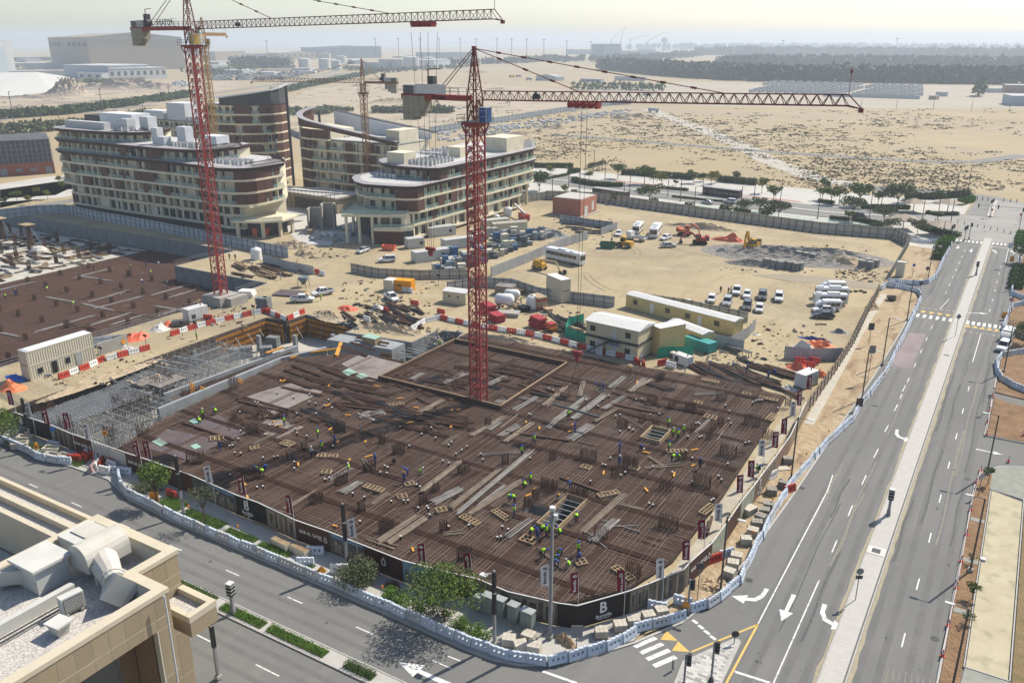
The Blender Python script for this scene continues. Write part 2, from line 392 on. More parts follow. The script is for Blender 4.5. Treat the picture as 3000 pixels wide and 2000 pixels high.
for(x0,y0,dx,n_) in((-15.9,192.3,1.25,6),(-6.4,192.3,1.0,7),(-15.8,277,1.05,7),(-6.4,277.6,1.0,7),(-17,322.3,1.0,6),(-7.6,322.3,1.0,6)):
 for i in rg(n_):
  mk.py_([(x0+i*dx,y0-1.3,.112),(x0+i*dx+.55,y0-1.3,.112),(x0+i*dx+.55,y0+1.3,.112),(x0+i*dx,y0+1.3,.112)])
ZC=lambda x,y:zp(x,y,1800,1700,2.987)
for a,b_,c,d in(((160,570),(340,485),(382,508),(195,590)),((215,620),(408,538),(440,562),(245,645)),((270,675),(465,592),(497,620),(300,702)),((328,732),(522,650),(556,678),(362,762))):
 mk.py_([G(*ZC(*p),.112) for p in(a,d,c,b_)])
mk.v=[(v[0],v[1],v[2]) for v in mk.v]
o=stc(mk.bd('road_markings',paint))
my=MB()
my.py_([G(*ZC(*p),.113) for p in((402,515),(555,525),(455,435))]);my.py_([G(*ZC(*p),.113) for p in((502,612),(660,622),(558,528))])
mpx(Z6(518,770),Z6(300,1176),.22,my);mpx(Z6(510,775),Z6(60,960),.22,my)
for i in rg(5):my.py_([(-6.5+i*1.3,189,.113),(-5.3+i*1.3,189,.113),(-5.9+i*1.3,190.7,.113)])
for i in rg(4):my.py_([(-14.3+i*1.6,196.4,.113),(-15.6+i*1.6,196.4,.113),(-15+i*1.6,194.6,.113)][::-1])
stc(my.bd('yellow_markings',ypaint))
stc(MB().py_([(-15.8,157.5,.105),(-12.5,157.5,.105),(-12.6,180,.105),(-15.7,179,.105)]).bd('bus_lane_patch',M('pink_patch',(.26,.215,.22),.9,var=.15,scale=.3)))
iron=M('cast_iron',(.05,.05,.05),.6,var=.2,scale=3)
for i,(x,y) in en((Z5(1325,208),Z5(820,773),Z5(1962,713),Z6(1738,870),Z6(457,467),(119,1470),(2120,1000))):
 g=G(x,y,.11);mb=MB();mb.lathe([(.42,0),(.42,.006)],16);mb.lathe([(.3,.008),(.3,.012)],12)
 rep(tag(mb.bd('manhole_cover',iron,loc=(g.x,g.y,.104)),'','manhole cover'),'dark round manhole cover set in the asphalt, {o} from the left','manhole covers in the asphalt')
MEDB=[(-220,46.9),(-20,46.9)]
rbn('street_median',pave,MEDB,1.6,.0,.22,.0)
rbn('median_kerb',kerbm,[(-220,48.55),(-20,48.55)],.14,0,.24,.0);rbn('median_kerb',kerbm,[(-220,46.75),(-20,46.75)],.14,0,.24,.0)
rbn('pavement',pave,[(-220,34.6),(-20,34.6)],3.4,3.0,.24,.0)
PAV=[(-124,57.3),(-107,58.2),(-98,58.7),(-93.3,57.5),(-90.9,56.8),(-82,56.2),(-55,55.8),(-38.4,55.4),(-35.6,55.5),(-33.1,56.2),(-30.8,57.7),(-28.5,60.2),(-25.3,64.7),(-24.4,74.4),(-26.6,70.2),(-27.8,68),(-29.6,64.4),(-32.8,62.6),(-38,61.6),(-41.8,61.8),(-50,60.5),(-61,60.8),(-66,60.5),(-76,60.9),(-85.5,62),(-98,61.2),(-124,61.1)]
st_('pavement',pave,PAV,(),.21)
st_('driveway',M('drive_concrete',(.40,.385,.345),.9,var=.1,scale=.4,de=6),[(-106,58.2),(-98,58.7),(-93.3,57.5),(-91.2,57),(-91,60.2),(-105,60.6)],(),.225)
VERGE=[(-24.8,66),(-22.3,70.3),(-20.9,76),(-20.2,84),(-19.4,100),(-18.6,125),(-17.9,150),(-17.6,176),(-24.8,178),(-25.6,199),(-24.4,150),(-23.4,122),(-23.1,96),(-23.5,76)]
dirt=M('verge_dirt',(.36,.27,.165),.97,k2=(.44,.35,.23),scale=.35,bump=.3,bs_=1.2,de=8)
layer(dirt,(.22,.145,.085),.52,.66,.5,sr_=(1,.2,1),de=8,am_=.8)
st_('verge_ground',dirt,[(-24.8,66),(-22.3,70.3),(-20.9,76),(-20.2,84),(-19.4,100),(-18.6,125),(-17.7,150),(-17.3,176),(-17.1,204.5),(-18.4,209.8),(-22,212.4),(-25.4,208.5),(-25.2,182.5),(-24.4,150),(-23.4,122),(-23.1,96),(-23.5,76)],(),.24)
rbn('footpath',M('path_slabs',(.47,.44,.37),.9,var=.1,scale=.7),[(-23.3,124),(-24.0,150),(-24.7,172),(-25.2,205)],-.1,1.5,.27,.2)
st_('grey_track',greysand,[tuple(G(*p).xy) for p in((2700,846),(2640,837),(2580,835),(2450,816),(2300,803),(2200,806),(2300,822),(2450,838),(2575,850),(2640,846))],(),.09)
ttm=[M('tyre_track_dark',(.24,.19,.125),.95,var=.12,scale=1),M('tyre_track_light',(.42,.36,.25),.95,var=.1,scale=1)]
for i in rg(46):
 cx,cy,r0=ru(-135,-35),ru(150,235),ru(8,45);a0,sw=ru(0,6.28),ru(.5,1.5);ps=[]
 for j in rg(15):
  a=a0+sw*j/14;q=(cx+r0*mcos(a),cy+r0*msin(a)*.7)
  if-140<q[0]<-33 and 168<q[1]<262 and(q[1]>178 or q[0]<-80):ps.append(q)
 if len(ps)>5:
  for of in(0,1.7):rbn('tyre_track',ttm[i%2],ps,.17+of,.17-of,.056+i*.0004)
st_('verge_bed',soilb,[(.7,55),(2.3,55),(2.3,120.5),(.9,120.3),(.7,117)],(),.25)
sandp=M('sand_path',(.42,.37,.25),.95,k2=(.52,.465,.33),scale=.35,de=7)
layer(sandp,(.29,.27,.18),.52,.68,.6,de=8,am_=.7)
st_('sand_path',sandp,[(2.55,77.2),(6.0,77.2),(6.0,114.2),(2.55,115.8)],(),.26)
st_('gravel_apron',M('grey_gravel',(.24,.25,.22),.95,k2=(.33,.33,.29),scale=1.2,de=8),[(2.3,116),(14,113),(14,125.5),(6,125.2),(3,123.6),(.9,120.5),(2.3,120.5)],(),.245)
st_('gravel_apron',M('grey_gravel'),[(.7,50),(14,50),(14,77),(2.5,77)],(),.238)
st_('planting_bed',M('dry_bed',(.16,.13,.06),.97,k2=(.27,.19,.1),scale=1.6,bump=.1,bs_=6,de=7),[(6.3,77),(14,77),(14,113),(6.3,114)],(),.252)
rbn('kerb',kerbm,[(.45,10),(.45,116.5),(.8,120.3),(3,123.8),(6,125.4),(14,125.8)],.0,.2,.27,0)
for x in(2.42,6.15):rbn('path_edging',kerbm,[(x,77),(x,115.5)],.06,.06,.30,.2)
rbn('path_edging',kerbm,[(2.42,77.1),(6.2,77.1)],.06,.06,.30,.2);rbn('path_edging',kerbm,[(2.42,115.7),(6.2,114.2)],.06,.06,.30,.2)
st_('verge_bed',soilb,[(.9,134),(14,134),(14,147),(3,149),(1,150.5)],(),.25)
rbn('kerb',kerbm,[(14,133.6),(.5,133.6),(.6,149)],.0,.22,.27,0)
st_('verge_bed',soilb,[(.9,153),(14,150),(14,274),(1.4,274)],(),.25)
rbn('kerb',kerbm,[(.6,155),(.6,272)],.0,.22,.27,0)
st_('sand_patch',dirt,[(-25.6,218.5),(-20,219.8),(-17.2,224),(-16.6,229),(-16.6,259),(-25.8,262)],(),.2)
st_('plaza',pp,[(-200,300),(-150,278),(-79,272.6),(-31,271.3),(-26.5,263),(-16.6,260),(-16.7,283),(-18.2,290),(-21.2,294.2),(-28,298.7),(-57,292),(-107,296.5),(-152,303.5),(-240,318),(-240,305)],(),.06)
st_('plaza',pp,[(-240,345),(-150,325),(-100,318),(-60,313),(-28,318),(-17.3,322),(-17,357),(-45,347),(-97,349),(-157,346),(-215,352)],(),.06)
st_('boulevard',asph2,[(-240,318.5),(-152,304),(-107,297),(-57,292.5),(-28,299),(-28,317.5),(-60,312.5),(-100,317.5),(-150,324.5),(-240,344.5)],(),.09)
rbn('boulevard_median',pp,[(-240,331),(-150,314),(-100,307),(-57,302),(-33,306)],.9,.9,.22,0)
st_('park_path',M('green_track',(.36,.45,.38),.9,var=.08),[(-100,291),(-40,285),(-40,287.5),(-100,293.5)],(),.075)
for q_ in([(-150,328),(-122,323),(-122,325),(-150,330)],[(-104,321),(-70,316.5),(-70,318.5),(-104,323)]):st_('bus_bay',redp,q_,(),.10)
st_('junction',M('dusty_asphalt',(.27,.262,.24),.92,k2=(.34,.33,.305),scale=.1,de=6),[(-28,299.5),(-21,295),(-17.8,290.5),(-16.2,283),(-16.1,279),(14,279),(14,321),(-17.5,321),(-28,317)],(),.13)
st_('road',asph2,[(-17,321.2),(-10.7,321.2),(-10.9,357),(-15.6,357)],(),.15);st_('road',M('dusty_asphalt'),[(-8.4,321.2),(14,321.2),(14,357),(-9,357)],(),.14);rbn('median',pave,[(-9.6,321.5),(-9.9,357)],.9,.9,.28,0)
wp_=M('wheel_path',(.135,.135,.13),.88,k2=(.165,.164,.158),scale=.4,de=7)
for x in(-15.9,-14.3,-11.6,-10,-5.9,-4.3,-2,-.5):rbn('wheel_path',wp_,[(x+.1*msin(j),60+j*10) for j in rg(22)],.34,.34,.1012)
for y in(50.2,51.8,53.4,45.2,43.9,41.8):rbn('wheel_path',wp_,[(-120+j*10,y+.08*msin(j)) for j in rg(9)],.3,.3,.1012)
stk=[M('tyre_streak',(.105,.105,.103),.9,var=.25,scale=2),M('dust_patch',(.235,.222,.185),.95,var=.2,scale=1.2,de=7),M('oil_stain',(.075,.073,.07),.7,var=.3,scale=2)]
for i in rg(34):
 x=rnd.choice((-15.5,-13.9,-11.6,-10,-5.6,-4.2,-2,-.8))+ru(-.3,.3);y=ru(58,240);L=ru(10,40);rbn('tyre_streak',stk[i%2 if i%5 else 0],[(x+.12*msin(j),y+L*j/8) for j in rg(9)],ru(.06,.16),.08,.1024+i*.0001)
for i in rg(14):
 r=9+i*.55;rbn('tyre_streak',stk[1],[(-21-1.5*(i%3)+r*mcos(a*.12-1.2),209+r*msin(a*.12-1.2)) for a in rg(9)],.07,.07,.106+i*.0001)
for i in rg(10):
 r=16+i*.5;rbn('tyre_streak',stk[1],[(-19.5+r*mcos(a*.1-.6),72+r*msin(a*.1-.6)) for a in rg(8)],.05,.06,.1075+i*.0001)
for i in rg(40):
 x,y=rnd.choice(((ru(-15,-10),ru(60,220)),(ru(-6,0),ru(60,220)),(ru(-100,-40),ru(49.5,54)),(-14.2+ru(-.4,.4),ru(62,70))));n=9;s_=ru(.06,.22)
 stc(MB().py_([(x+s_*ru(.6,1.2)*mcos(6.28*k/n),y+s_*1.5*ru(.6,1.2)*msin(6.28*k/n),.1085+i*.0001) for k in rg(n)]).bd('oil_stain',stk[2]))
dr=lambda pts,wd,m_=asph2,z=.06:rbn('desert_road',m_,[G(*p) for p in pts],wd/2,wd/2,z)
pt_=M('pale_track',(.44,.41,.35),.95,var=.1,scale=.1)
dr([(1900,320),(1960,345),(2060,380),(2160,422),(2260,475),(2400,525),(2520,545)],12,pt_)
dr([(2480,545),(2620,556),(2760,566),(2880,580),(3000,612),(3100,650)],14,asph2,.075)
dr([(1400,385),(1700,400),(2000,425),(2250,445),(2500,462),(2750,476),(2870,474),(3000,455)],9,asph2,.085)
dr([(2400,318),(2700,352),(3000,378)],6,M('dusty_track',(.42,.33,.24),.95));dr([(2180,420),(2500,400),(3000,372)],5,M('dusty_track'))
dr([(-200,390),(0,350),(300,325),(600,290),(800,262),(1000,215),(1250,198),(1500,195)],14,asph2,.08)
dr([(-200,375),(0,338),(300,313),(600,278),(800,250),(1000,205)],12,asph2,.07)
dr([(0,620),(200,590),(380,560)],7);dr([(0,588),(180,575),(230,555)],8,pp,.07)
# ================================================================ the slab under reinforcement
deckm=M('slab_deck',(.036,.027,.023),.92,k2=(.066,.049,.042),scale=.22,bump=.02,bs_=5,de=8)
layer(deckm,(.135,.108,.09),.52,.66,.085,sr_=(1,.5,1),de=8,am_=.85)
layer(deckm,(.085,.045,.028),.5,.68,.05,sr_=(.4,1,1),de=8,am_=.8)
layer(deckm,(.024,.018,.016),.55,.72,.16,sr_=(.25,1,1),rot=.2,de=7,am_=.7)
rust=M('rusty_bar',(.105,.062,.046),.85,k2=(.175,.112,.086),scale=.35,de=5)
layer(rust,(.29,.235,.20),.56,.72,.12,de=5,am_=.7)
rd_=M('rusty_dark',(.07,.042,.032),.9,k2=(.115,.068,.048),scale=1.2)
rustr=M('rusty_red',(.085,.043,.030),.88,k2=(.055,.031,.023),scale=.8)
steelg=M('grey_bar',(.19,.175,.16),.6,k2=(.32,.30,.28),scale=.8,metal=.0)
galv=M('galvanised',(.27,.285,.29),.5,k2=(.40,.41,.41),scale=.6,metal=.3)
wood=M('timber',(.33,.235,.135),.8,k2=(.45,.34,.21),scale=1.5,orr=.15)
plank=M('plank_grey',(.15,.115,.085),.85,k2=(.26,.215,.165),scale=1.2,orr=.25)
woodo=M('orange_timber',(.62,.27,.035),.75,k2=(.72,.36,.07),scale=1.5)
ply=M('ply_dark',(.085,.068,.072),.7,k2=(.14,.11,.11),scale=.6,de=6)
plyg=M('ply_grey',(.20,.175,.16),.8,k2=(.28,.25,.228),scale=.4,de=7)
layer(plyg,(.12,.09,.085),.55,.7,.35,de=7,am_=.7)
white=M('white_plastic',(.74,.74,.72),.45,var=.06,scale=1)
dgrey_=M('dgrey_bar',(.12,.115,.11),.6)
black=M('black',(.02,.02,.022),.5,var=.2)
greenm=M('mint_sheet',(.30,.47,.40),.7,var=.12)
DECK=[(-104.1,61.9),(-97,61.9),(-85.5,62.7),(-76,61.6),(-66,61.2),(-52,61.2),(-41.6,62.6),(-37.6,63.2),(-33.6,66),(-29.0,71.8),(-26.9,79),(-26.7,96),(-27.5,121),(-28.2,133),(-42,134.5),(-50,133.6),(-55.5,132.2),(-67.5,133.2),(-86.5,132),(-90.4,133),(-90.4,113.4),(-104,110.7),(-110.1,103),(-108.8,88),(-107.3,73),(-105.3,67)]
v,f=cdt(DECK,OPP)
mb=MB();mb.add([(p.x,p.y,DZ) for p in v],[tuple(q) for q in f])
n0=len(DECK);mb.add([(x,y,DZ) for x,y in DECK]+[(x,y,-.1) for x,y in DECK],[(i,i+n0,(i+1)%n0+n0,(i+1)%n0) for i in rg(n0)])
stc(mb.bd('slab_deck',deckm))
for a,b_,c,d in OPENS:
 mb=MB();z0=-3.2
 mb.box((a+c)/2,(b_+d)/2,z0-.1,c-a+.5,d-b_+.5,.1)
 mb.box(a-.12,(b_+d)/2,z0,.24,d-b_+.48,DZ-z0-.01);mb.box(c+.12,(b_+d)/2,z0,.24,d-b_+.48,DZ-z0-.01)
 mb.box((a+c)/2,b_-.12,z0,c-a,.24,DZ-z0-.01);mb.box((a+c)/2,d+.12,z0,c-a,.24,DZ-z0-.01)
 stc(mb.bd('shaft',concd))
def spans(py_,k,ax):
 """intervals of a polygon along the line (ax=0: y=k, ax=1: x=k)"""
 xs=[];n=len(py_)
 for i in rg(n):
  p,q=py_[i],py_[(i+1)%n];a,b=p[1-ax],q[1-ax]
  if(a<=k<b) or(b<=k<a):xs.append(p[ax]+(q[ax]-p[ax])*(k-a)/(b-a))
 xs.sort();return list(zip(xs[::2],xs[1::2]))
def cut(iv,holes):
 for a,b in holes:
  o=[]
  for s,e in iv:
   if b<=s or a>=e:o.append((s,e));continue
   if a>s:o.append((s,a))
   if b<e:o.append((b,e))
  iv=o
 return iv
def matbars(py_,holes,x0,x1,y0,y1,sp,wd,z,skip=0.0,axes=(0,1)):
 mb=MB()
 for ax in axes:
  lo,hi=(y0,y1) if ax==0 else(x0,x1);k=lo
  while k<hi:
   k+=sp*ru(.8,1.2)
   if rnd.random()<skip:continue
   hs=[((a,c) if ax==0 else(b,d)) for a,b,c,d in holes if((b-.2<k<d+.2) if ax==0 else(a-.2<k<c+.2))]
   for s,e in cut(spans(py_,k,ax),hs):
    if e-s<1:continue
    L=s+ru(-.1,.35)
    while L<e:
     E_=min(e-ru(-.1,.3),L+ru(9,14));zz=z+ru(-.02,.02)+(.05 if ax else 0);j=ru(-.06,.06)
     if E_-L>.5:
      mb.bar((L,k+j,zz),(E_,k-j,zz),wd,wd,caps=False) if ax==0 else mb.bar((k+j,L,zz),(k-j,E_,zz),wd,wd,caps=False)
     L+=ru(10,13)
 return mb
o=matbars(DECK,OPENS,-111,-26,59,135,.30,.052,DZ+.16).bd('rebar_mat',rust,kind='stuff');tag(o,'brown steel rebar mat laid in two directions over the whole slab','rebar mat')
o=matbars(DECK,OPENS,-111,-26,59,135,.5,.045,DZ+.25,.35).bd('top_rebar',M('sunlit_bar',(.165,.105,.076),.75,k2=(.27,.205,.165),scale=.18,de=6),kind='stuff');tag(o,'paler sunlit top bars spaced over the brown slab mat','rebar mat')  # paler colour paints sunlight on the top bars above the darker mat
mb=MB()
for k in(-98,-88.5,-79.5,-70,-61.5,-52.5,-43.5,-35):
 for j in rg(6):
  for s,e in cut(spans(DECK,k+j*.16,1),[(b,d) for a,b,c,d in OPENS if a-.2<k+j*.16<c+.2]):mb.bar((k+j*.16,s+.3,DZ+.27),(k+j*.16,e-.3,DZ+.27),.07,caps=False)
for k in(68.5,77.5,86,95,103,112,121,129):
 for j in rg(6):
  for s,e in cut(spans(DECK,k+j*.16,0),[(a,c) for a,b,c,d in OPENS if b-.2<k+j*.16<d+.2]):mb.bar((s+.3,k+j*.16,DZ+.31),(e-.3,k+j*.16,DZ+.31),.07,caps=False)
o=mb.bd('beam_rebar',rustr,kind='stuff');tag(o,'dense strips of rust red beam rebar crossing the mat on column lines','beam rebar')
def patch(pts,m_,name='plywood_deck',z=DZ+.012,top=None):
 q=[G(*p,z) for p in pts];mb=MB();mb.pz([(p.x,p.y) for p in q],DZ-.05,z);return stc(mb.bd(name,m_))
patch([(715,1160),(860,1120),(950,1145),(800,1215)],plyg,z=DZ+.30);patch([(1000,1065),(1060,1035),(1190,1065),(1090,1120)],plyg,z=DZ+.3)
patch([(425,1310),(490,1255),(650,1290),(560,1350)],ply,z=DZ+.28);patch([(560,1240),(640,1215),(745,1260),(660,1290)],ply,z=DZ+.3)
patch([(1050,1215),(1090,1197),(1150,1215),(1110,1235)],plyg,z=DZ+.25);patch([(715,1265),(800,1220),(890,1250),(800,1290)],plyg,z=DZ+.26)
for pts,m_ in(([(553,1232),(570,1226),(590,1235),(572,1243)],greenm),([(1000,1088),(1022,1078),(1045,1090),(1020,1100)],greenm),([(445,1292),(465,1283),(492,1297),(470,1306)],greenm),([(1040,1100),(1060,1092),(1082,1102),(1060,1108)],greenm),([(557,1305),(575,1298),(590,1308),(570,1315)],greenm)):
 q=[G(*p,DZ+.34) for p in pts];mb=MB();mb.pz([(p.x,p.y) for p in q],DZ+.305,DZ+.34)
 rep(tag(mb.bd('sheet_stack',m_),'','sheet'),'mint green board lying on the bare plywood at the slab left, {o} from the left','mint green boards');
mb=MB();me2=MB();T=(-89.2,104.0,-65.0,126.4)
rim=th('rim_beam','dark plywood rim walls framing the square crane tray in the slab','formwork',(-77,115,DZ))
for(x,y,sx,sy) in((-77.1,T[1],24.6,.5),(-77.1,T[3],24.6,.5),(T[0],115.2,.5,21.9),(T[2],115.2,.5,21.9)):
 bX(x+77,y-115,0,sx,sy,.95).bd('form_side',rd_,rim)
 bX(x+77,y-115,.952,sx if sx>2 else .16,sy if sy>2 else .16,.06).bd('form_edge',wood,rim)
for pts in([(536,1243),(688,1295)],[(1360,1000),(1660,1062)],[(700,1180),(835,1212)],[(1640,1405),(1780,1455)],[(1480,1270),(1670,1298)],[(2070,1570),(2085,1520)]):
 p,q=G(*pts[0],DZ),G(*pts[1],DZ);mb=MB();mb.bar(p+V3((0,0,.25)),q+V3((0,0,.25)),.3,.5);stc(mb.bd('step_beam',rd_))
# ---- column starter cages
def cage_mesh(a,b,n,m,h,mat=rd_,ties=2,w=.05):
 mb=MB()
 for i in rg(n):
  for j in rg(m):
   if 0<i<n-1 and 0<j<m-1:continue
   x,y=-a/2+a*i/(n-1),-b/2+b*j/(m-1);hh=h*ru(.85,1.1);mb.bar((x,y,0),(x+ru(-.06,.06),y+ru(-.06,.06),hh),w,caps=False)
 for k in rg(ties):
  z=.3+k*.4
  for p,q in(((-a/2,-b/2),(a/2,-b/2)),((a/2,-b/2),(a/2,b/2)),((a/2,b/2),(-a/2,b/2)),((-a/2,b/2),(-a/2,-b/2))):mb.bar((*p,z),(*q,z),.03,caps=False)
 return mb.mesh('rebar_cage',mat)
CM=[cage_mesh(2.3,.45,13,3,1.9,w=.055),cage_mesh(1.6,.5,9,3,1.7,w=.055),cage_mesh(.8,.55,5,4,1.6,w=.05),cage_mesh(.6,.5,4,3,1.4)]
Z3=lambda x,y:zp(x,y,1000,1100,2.352);ZL=lambda x,y:zp(x,y,0,1150,2.352)
for p,k,rz in([(1168,1332),1,.9],[(1083,1383),1,.9],[(1359,1389),1,.9],[(1278,1446),2,0],[(1608,1440),0,-.1],[(1723,1351),0,0],[(1823,1257),1,-.1],[(1910,1185),1,-.1],[(1846,1372),0,-.2],[(1801,1398),2,0],[(1132,1559),1,.9],[(1697,1466),0,-.1],[(1957,1551),0,-.1],[(1967,1198),2,0],[(1920,1253),2,0],[(1361,1640),1,.9],[(1855,1687),1,-.1],[(2023,1206),1,0],[(2202,1247),0,-.1],[(2132,1338),0,-.1],[(2055,1427),0,-.1],[(2110,1248),2,0],[(2112,1175),1,.2],[(574,1358),0,.6],[(829,1226),1,.9],[(740,1273),1,.9],[(735,1409),0,.9],[(927,1477),1,.9],[(893,1320),2,.9],[(995,1268),1,.9],[(1933,1120),1,1.2],[(2307,1190),2,0],[(690,1235),2,0],[(2030,1265),3,0],[(2075,1290),3,0],[(2090,1265),3,0],[(1570,1465),2,0],[(1545,1490),2,0],[(1250,1270),2,0],[(1430,1250),2,0],[(1480,1360),2,.9],[(1950,1440),1,0],[(1760,1580),1,0],[(1240,1480),2,.9],[(1000,1420),1,.9],[(850,1350),2,.9],[(1060,1500),2,.9],[(2250,1290),1,0],[(1620,1350),2,0],[(1880,1240),2,0],[(1300,1560),2,.9],[(2000,1350),2,0],[(660,1310),1,.9],[(1120,1300),2,.9]):
 g=G(*p,DZ+.01);rep(tag(link('rebar_cage',CM[k],loc=g,rz=rz),'','rebar cage'),['wide wall starter cage of rusty bars on the slab, {o} from the left','column starter cage of rusty bars on the slab, {o} from the left','small square starter cage of rusty bars on the slab, {o} from the left','thin low starter cage of rusty bars on the slab, {o} from the left'][k],'starter cages on the slab')
# ---- bundles and loose lengths lying on the mat (zoomed survey points: ends)
def bun(p,q,m_,n=7,wd=.9,name='rebar_bundle',cat='bar bundle',lab='',grp='',z=None,th=.09):
 z=DZ+.30 if z is None else z
 a,b=G(*p,z),G(*q,z);c=(a+b)/2;d=b-a;L=d.length;rz=mat2(d.y,d.x);mb=MB()
 for i in rg(n):
  y=(i-(n-1)/2)*wd/n+ru(-.04,.04);e=ru(-.02,.05)*L;j=ru(-.12,.12)*(1 if n>4 else .3)
  mb.bar((-L/2+e,y-j,.04+ru(0,.16)),(L/2-ru(-.02,.05)*L,y+j,.04+ru(0,.16)),th*ru(.8,1.5))
 return rep(tag(mb.bd(name,m_,loc=c,rz=rz),'',cat),lab,grp)
BG=lambda p,q,n=7,wd=1.0:bun(Z3(*p),Z3(*q),steelg,n,wd,lab='long grey bar bundle lying across the rebar mat, {o} from the left',grp='grey bar bundles on the slab')
BR=lambda p,q,n=7,wd=.8:bun(Z3(*p),Z3(*q),rustr,n,wd,lab='long rusty bar bundle lying across the rebar mat, {o} from the left',grp='rusty bar bundles on the slab')
BW=lambda p,q,n=5,wd=.8:bun(Z3(*p),Z3(*q),plank,n,wd,'timber_planks','timber',lab='row of pale timber planks lying across the rebar mat, {o} from the left',grp='timber planks on the slab',th=.14)
for a in(((550,805),(830,590)),((745,920),(1090,650)),((245,1160),(530,970)),((320,1165),(590,985)),((880,960),(1240,730)),((1650,1090),(1955,815)),((890,420),(1120,290)),((1120,465),(1320,330)),((1400,210),(1570,60)),((1740,320),(1900,230)),((1640,150),(1670,40)),((1980,115),(2140,30)),((540,260),(700,170))):BW(*a)
for a in(((625,880),(830,780),8,1.4),((790,965),(1310,520),6,.7),((940,910),(1150,760),6),((1720,1145),(1905,990),8,1.2),((1570,445),(1720,340),9,1.6),((1600,300),(1815,135),8,1.3),((1480,310),(1700,150),8,1.2),((1190,240),(1350,150),5),((1010,375),(1090,325),6),((1090,420),(1220,340),6,1.3),((0,815),(130,735),7,1.3),((1800,235),(1960,140),6),((1850,90),(1950,10),6),((1070,190),(1170,150),7,1.4),((700,55),(860,-15),7,1.3),((480,30),(560,-15),6),((1000,70),(1130,10),7,1.2),((120,290),(300,250),7,1.6),((2000,110),(2090,20),6),((1420,365),(1500,290),4),((1140,1120),(1310,995),4)):BG(*a)
for a in(((590,870),(930,660),8,1.0),((500,915),(600,830),4),((1640,215),(1770,120),6),((1440,1100),(1420,1110),3),((390,270),(860,350),8,1.4),((530,330),(850,325),6),((560,250),(880,300),7),((0,200),(380,240),8,1.6),((20,130),(300,190),8,1.6),((60,90),(340,140),8),((0,60),(240,100),8,1.4),((540,30),(860,80),8,1.2),((780,-60),(1240,-10),8,1.2),((1090,-25),(1290,15),6),((1070,-60),(1340,0),5),((900,110),(1060,60),4)):BR(*a)
for a in(((-390,-40),(-100,60)),((-340,-70),(-60,30)),((-260,0),(20,80)),((-150,-60),(40,20)),((-420,10),(-200,90)),((60,-230),(230,-170)),((-10,-200),(180,-130)),((100,-260),(330,-215))):BR(*a)
for i in rg(70):
 u=rnd.random();p=(ru(660,1320),ru(1090,1250)) if i<40 else((ru(1130,1600),ru(1050,1170)) if i<58 else(ru(1750,2250),ru(1120,1220)))
 g=G(*p,DZ)
 if not(-104<g.x<-30 and 66<g.y<131):continue
 a=rnd.choice((-.15,-.25,.1,1.4));q=PX((g.x+ru(4,9)*mcos(a),g.y+6*msin(a),DZ));bun(p,q,rnd.choice((rd_,rd_,rustr,black,dgrey_ if i%9==0 else rd_)),rnd.randint(4,9),ru(.6,1.3),lab='dark bar heap lying on the slab mat, {o} from the left',grp='dark bar heaps on the slab')
for i in rg(34):
 p=(ru(640,2250),ru(1120,1640));g=G(*p,DZ+.3)
 if not(-103<g.x<-29 and 64<g.y<130):continue
 L=ru(2,6);a=rnd.choice((0,PI/2,.7,-.5));mb=MB()
 for k in rg(rnd.choice((1,2,3))):mb.bar((-L/2,k*.3,.05),(L/2,k*.3+ru(-.3,.3),.07),.12)
 rep(tag(mb.bd('loose_board',rnd.choice((plank,plyg,plank)),loc=g,rz=a),'','board'),'loose pale board dropped on the rebar mat, {o} from the left','loose boards on the slab')
for i in rg(44):
 p=(ru(700,2250),ru(1120,1640)) if i<30 else(ru(700,1350),ru(1110,1260));g=G(*p,DZ+.34)
 if not(-105<g.x<-29 and 64<g.y<130):continue
 mb=MB();mb.box(0,0,0,ru(.5,1.3),.22,.14,rz=0);rep(tag(mb.bd('timber_block',woodo,loc=g,rz=ru(0,3)),'','timber block'),'short orange timber bearer on the mat, {o} from the left','orange bearers on the slab')
for p,s,n in(((1240,1140),2.2,40),((1345,1130),2.6,60),((1165,1110),1.6,30),((770,1215),2.6,90),((700,1235),2.0,60),((1560,1120),1.6,30),((1490,1170),1.5,40)):
 g=G(*p,DZ+.3);mb=MB()
 for i in rg(n):
  a=ru(0,6.3);r=s*rnd.random();l=ru(.5,1.6);x,y=r*mcos(a),r*msin(a);b=ru(0,6.3);z=.55*(1-r/s)
  mb.bar((x,y,z*rnd.random()+.05),(x+l*mcos(b),y+l*msin(b),z*rnd.random()+.05),.07)
 rep(tag(mb.bd('scrap_steel',rd_,loc=g),'','scrap'),'tangled heap of dark scrap bars on the slab, {o} from the left','scrap heaps on the slab')
def boxout(L,W,nx,ny,h=.3):
 t=th('timber_boxout','','formwork')
 for y in(-W/2,W/2):bX(0,y,0,L,.1,h).bd('side_board',wood,t)
 for i in rg(nx+1):bX(-L/2+.05+(L-.1)*i/nx,0,.01,.1,W-.1,h-.02).bd('cross_board',wood,t)
 for i in rg(1,ny):bX(0,-W/2+W*i/ny,.02,L-.1,.08,h-.05).bd('long_board',wood,t)
 return t
BX=[boxout(1.3,1.0,2,2,.25),boxout(2.9,.9,5,2,.25),boxout(1.9,1.3,3,2,.25)];used=[0,0,0]
LB=['small two-cell timber boxout on the rebar mat, {o} from the left','long many-cell timber boxout on the rebar mat, {o} from the left','broad timber boxout on the rebar mat, {o} from the left']
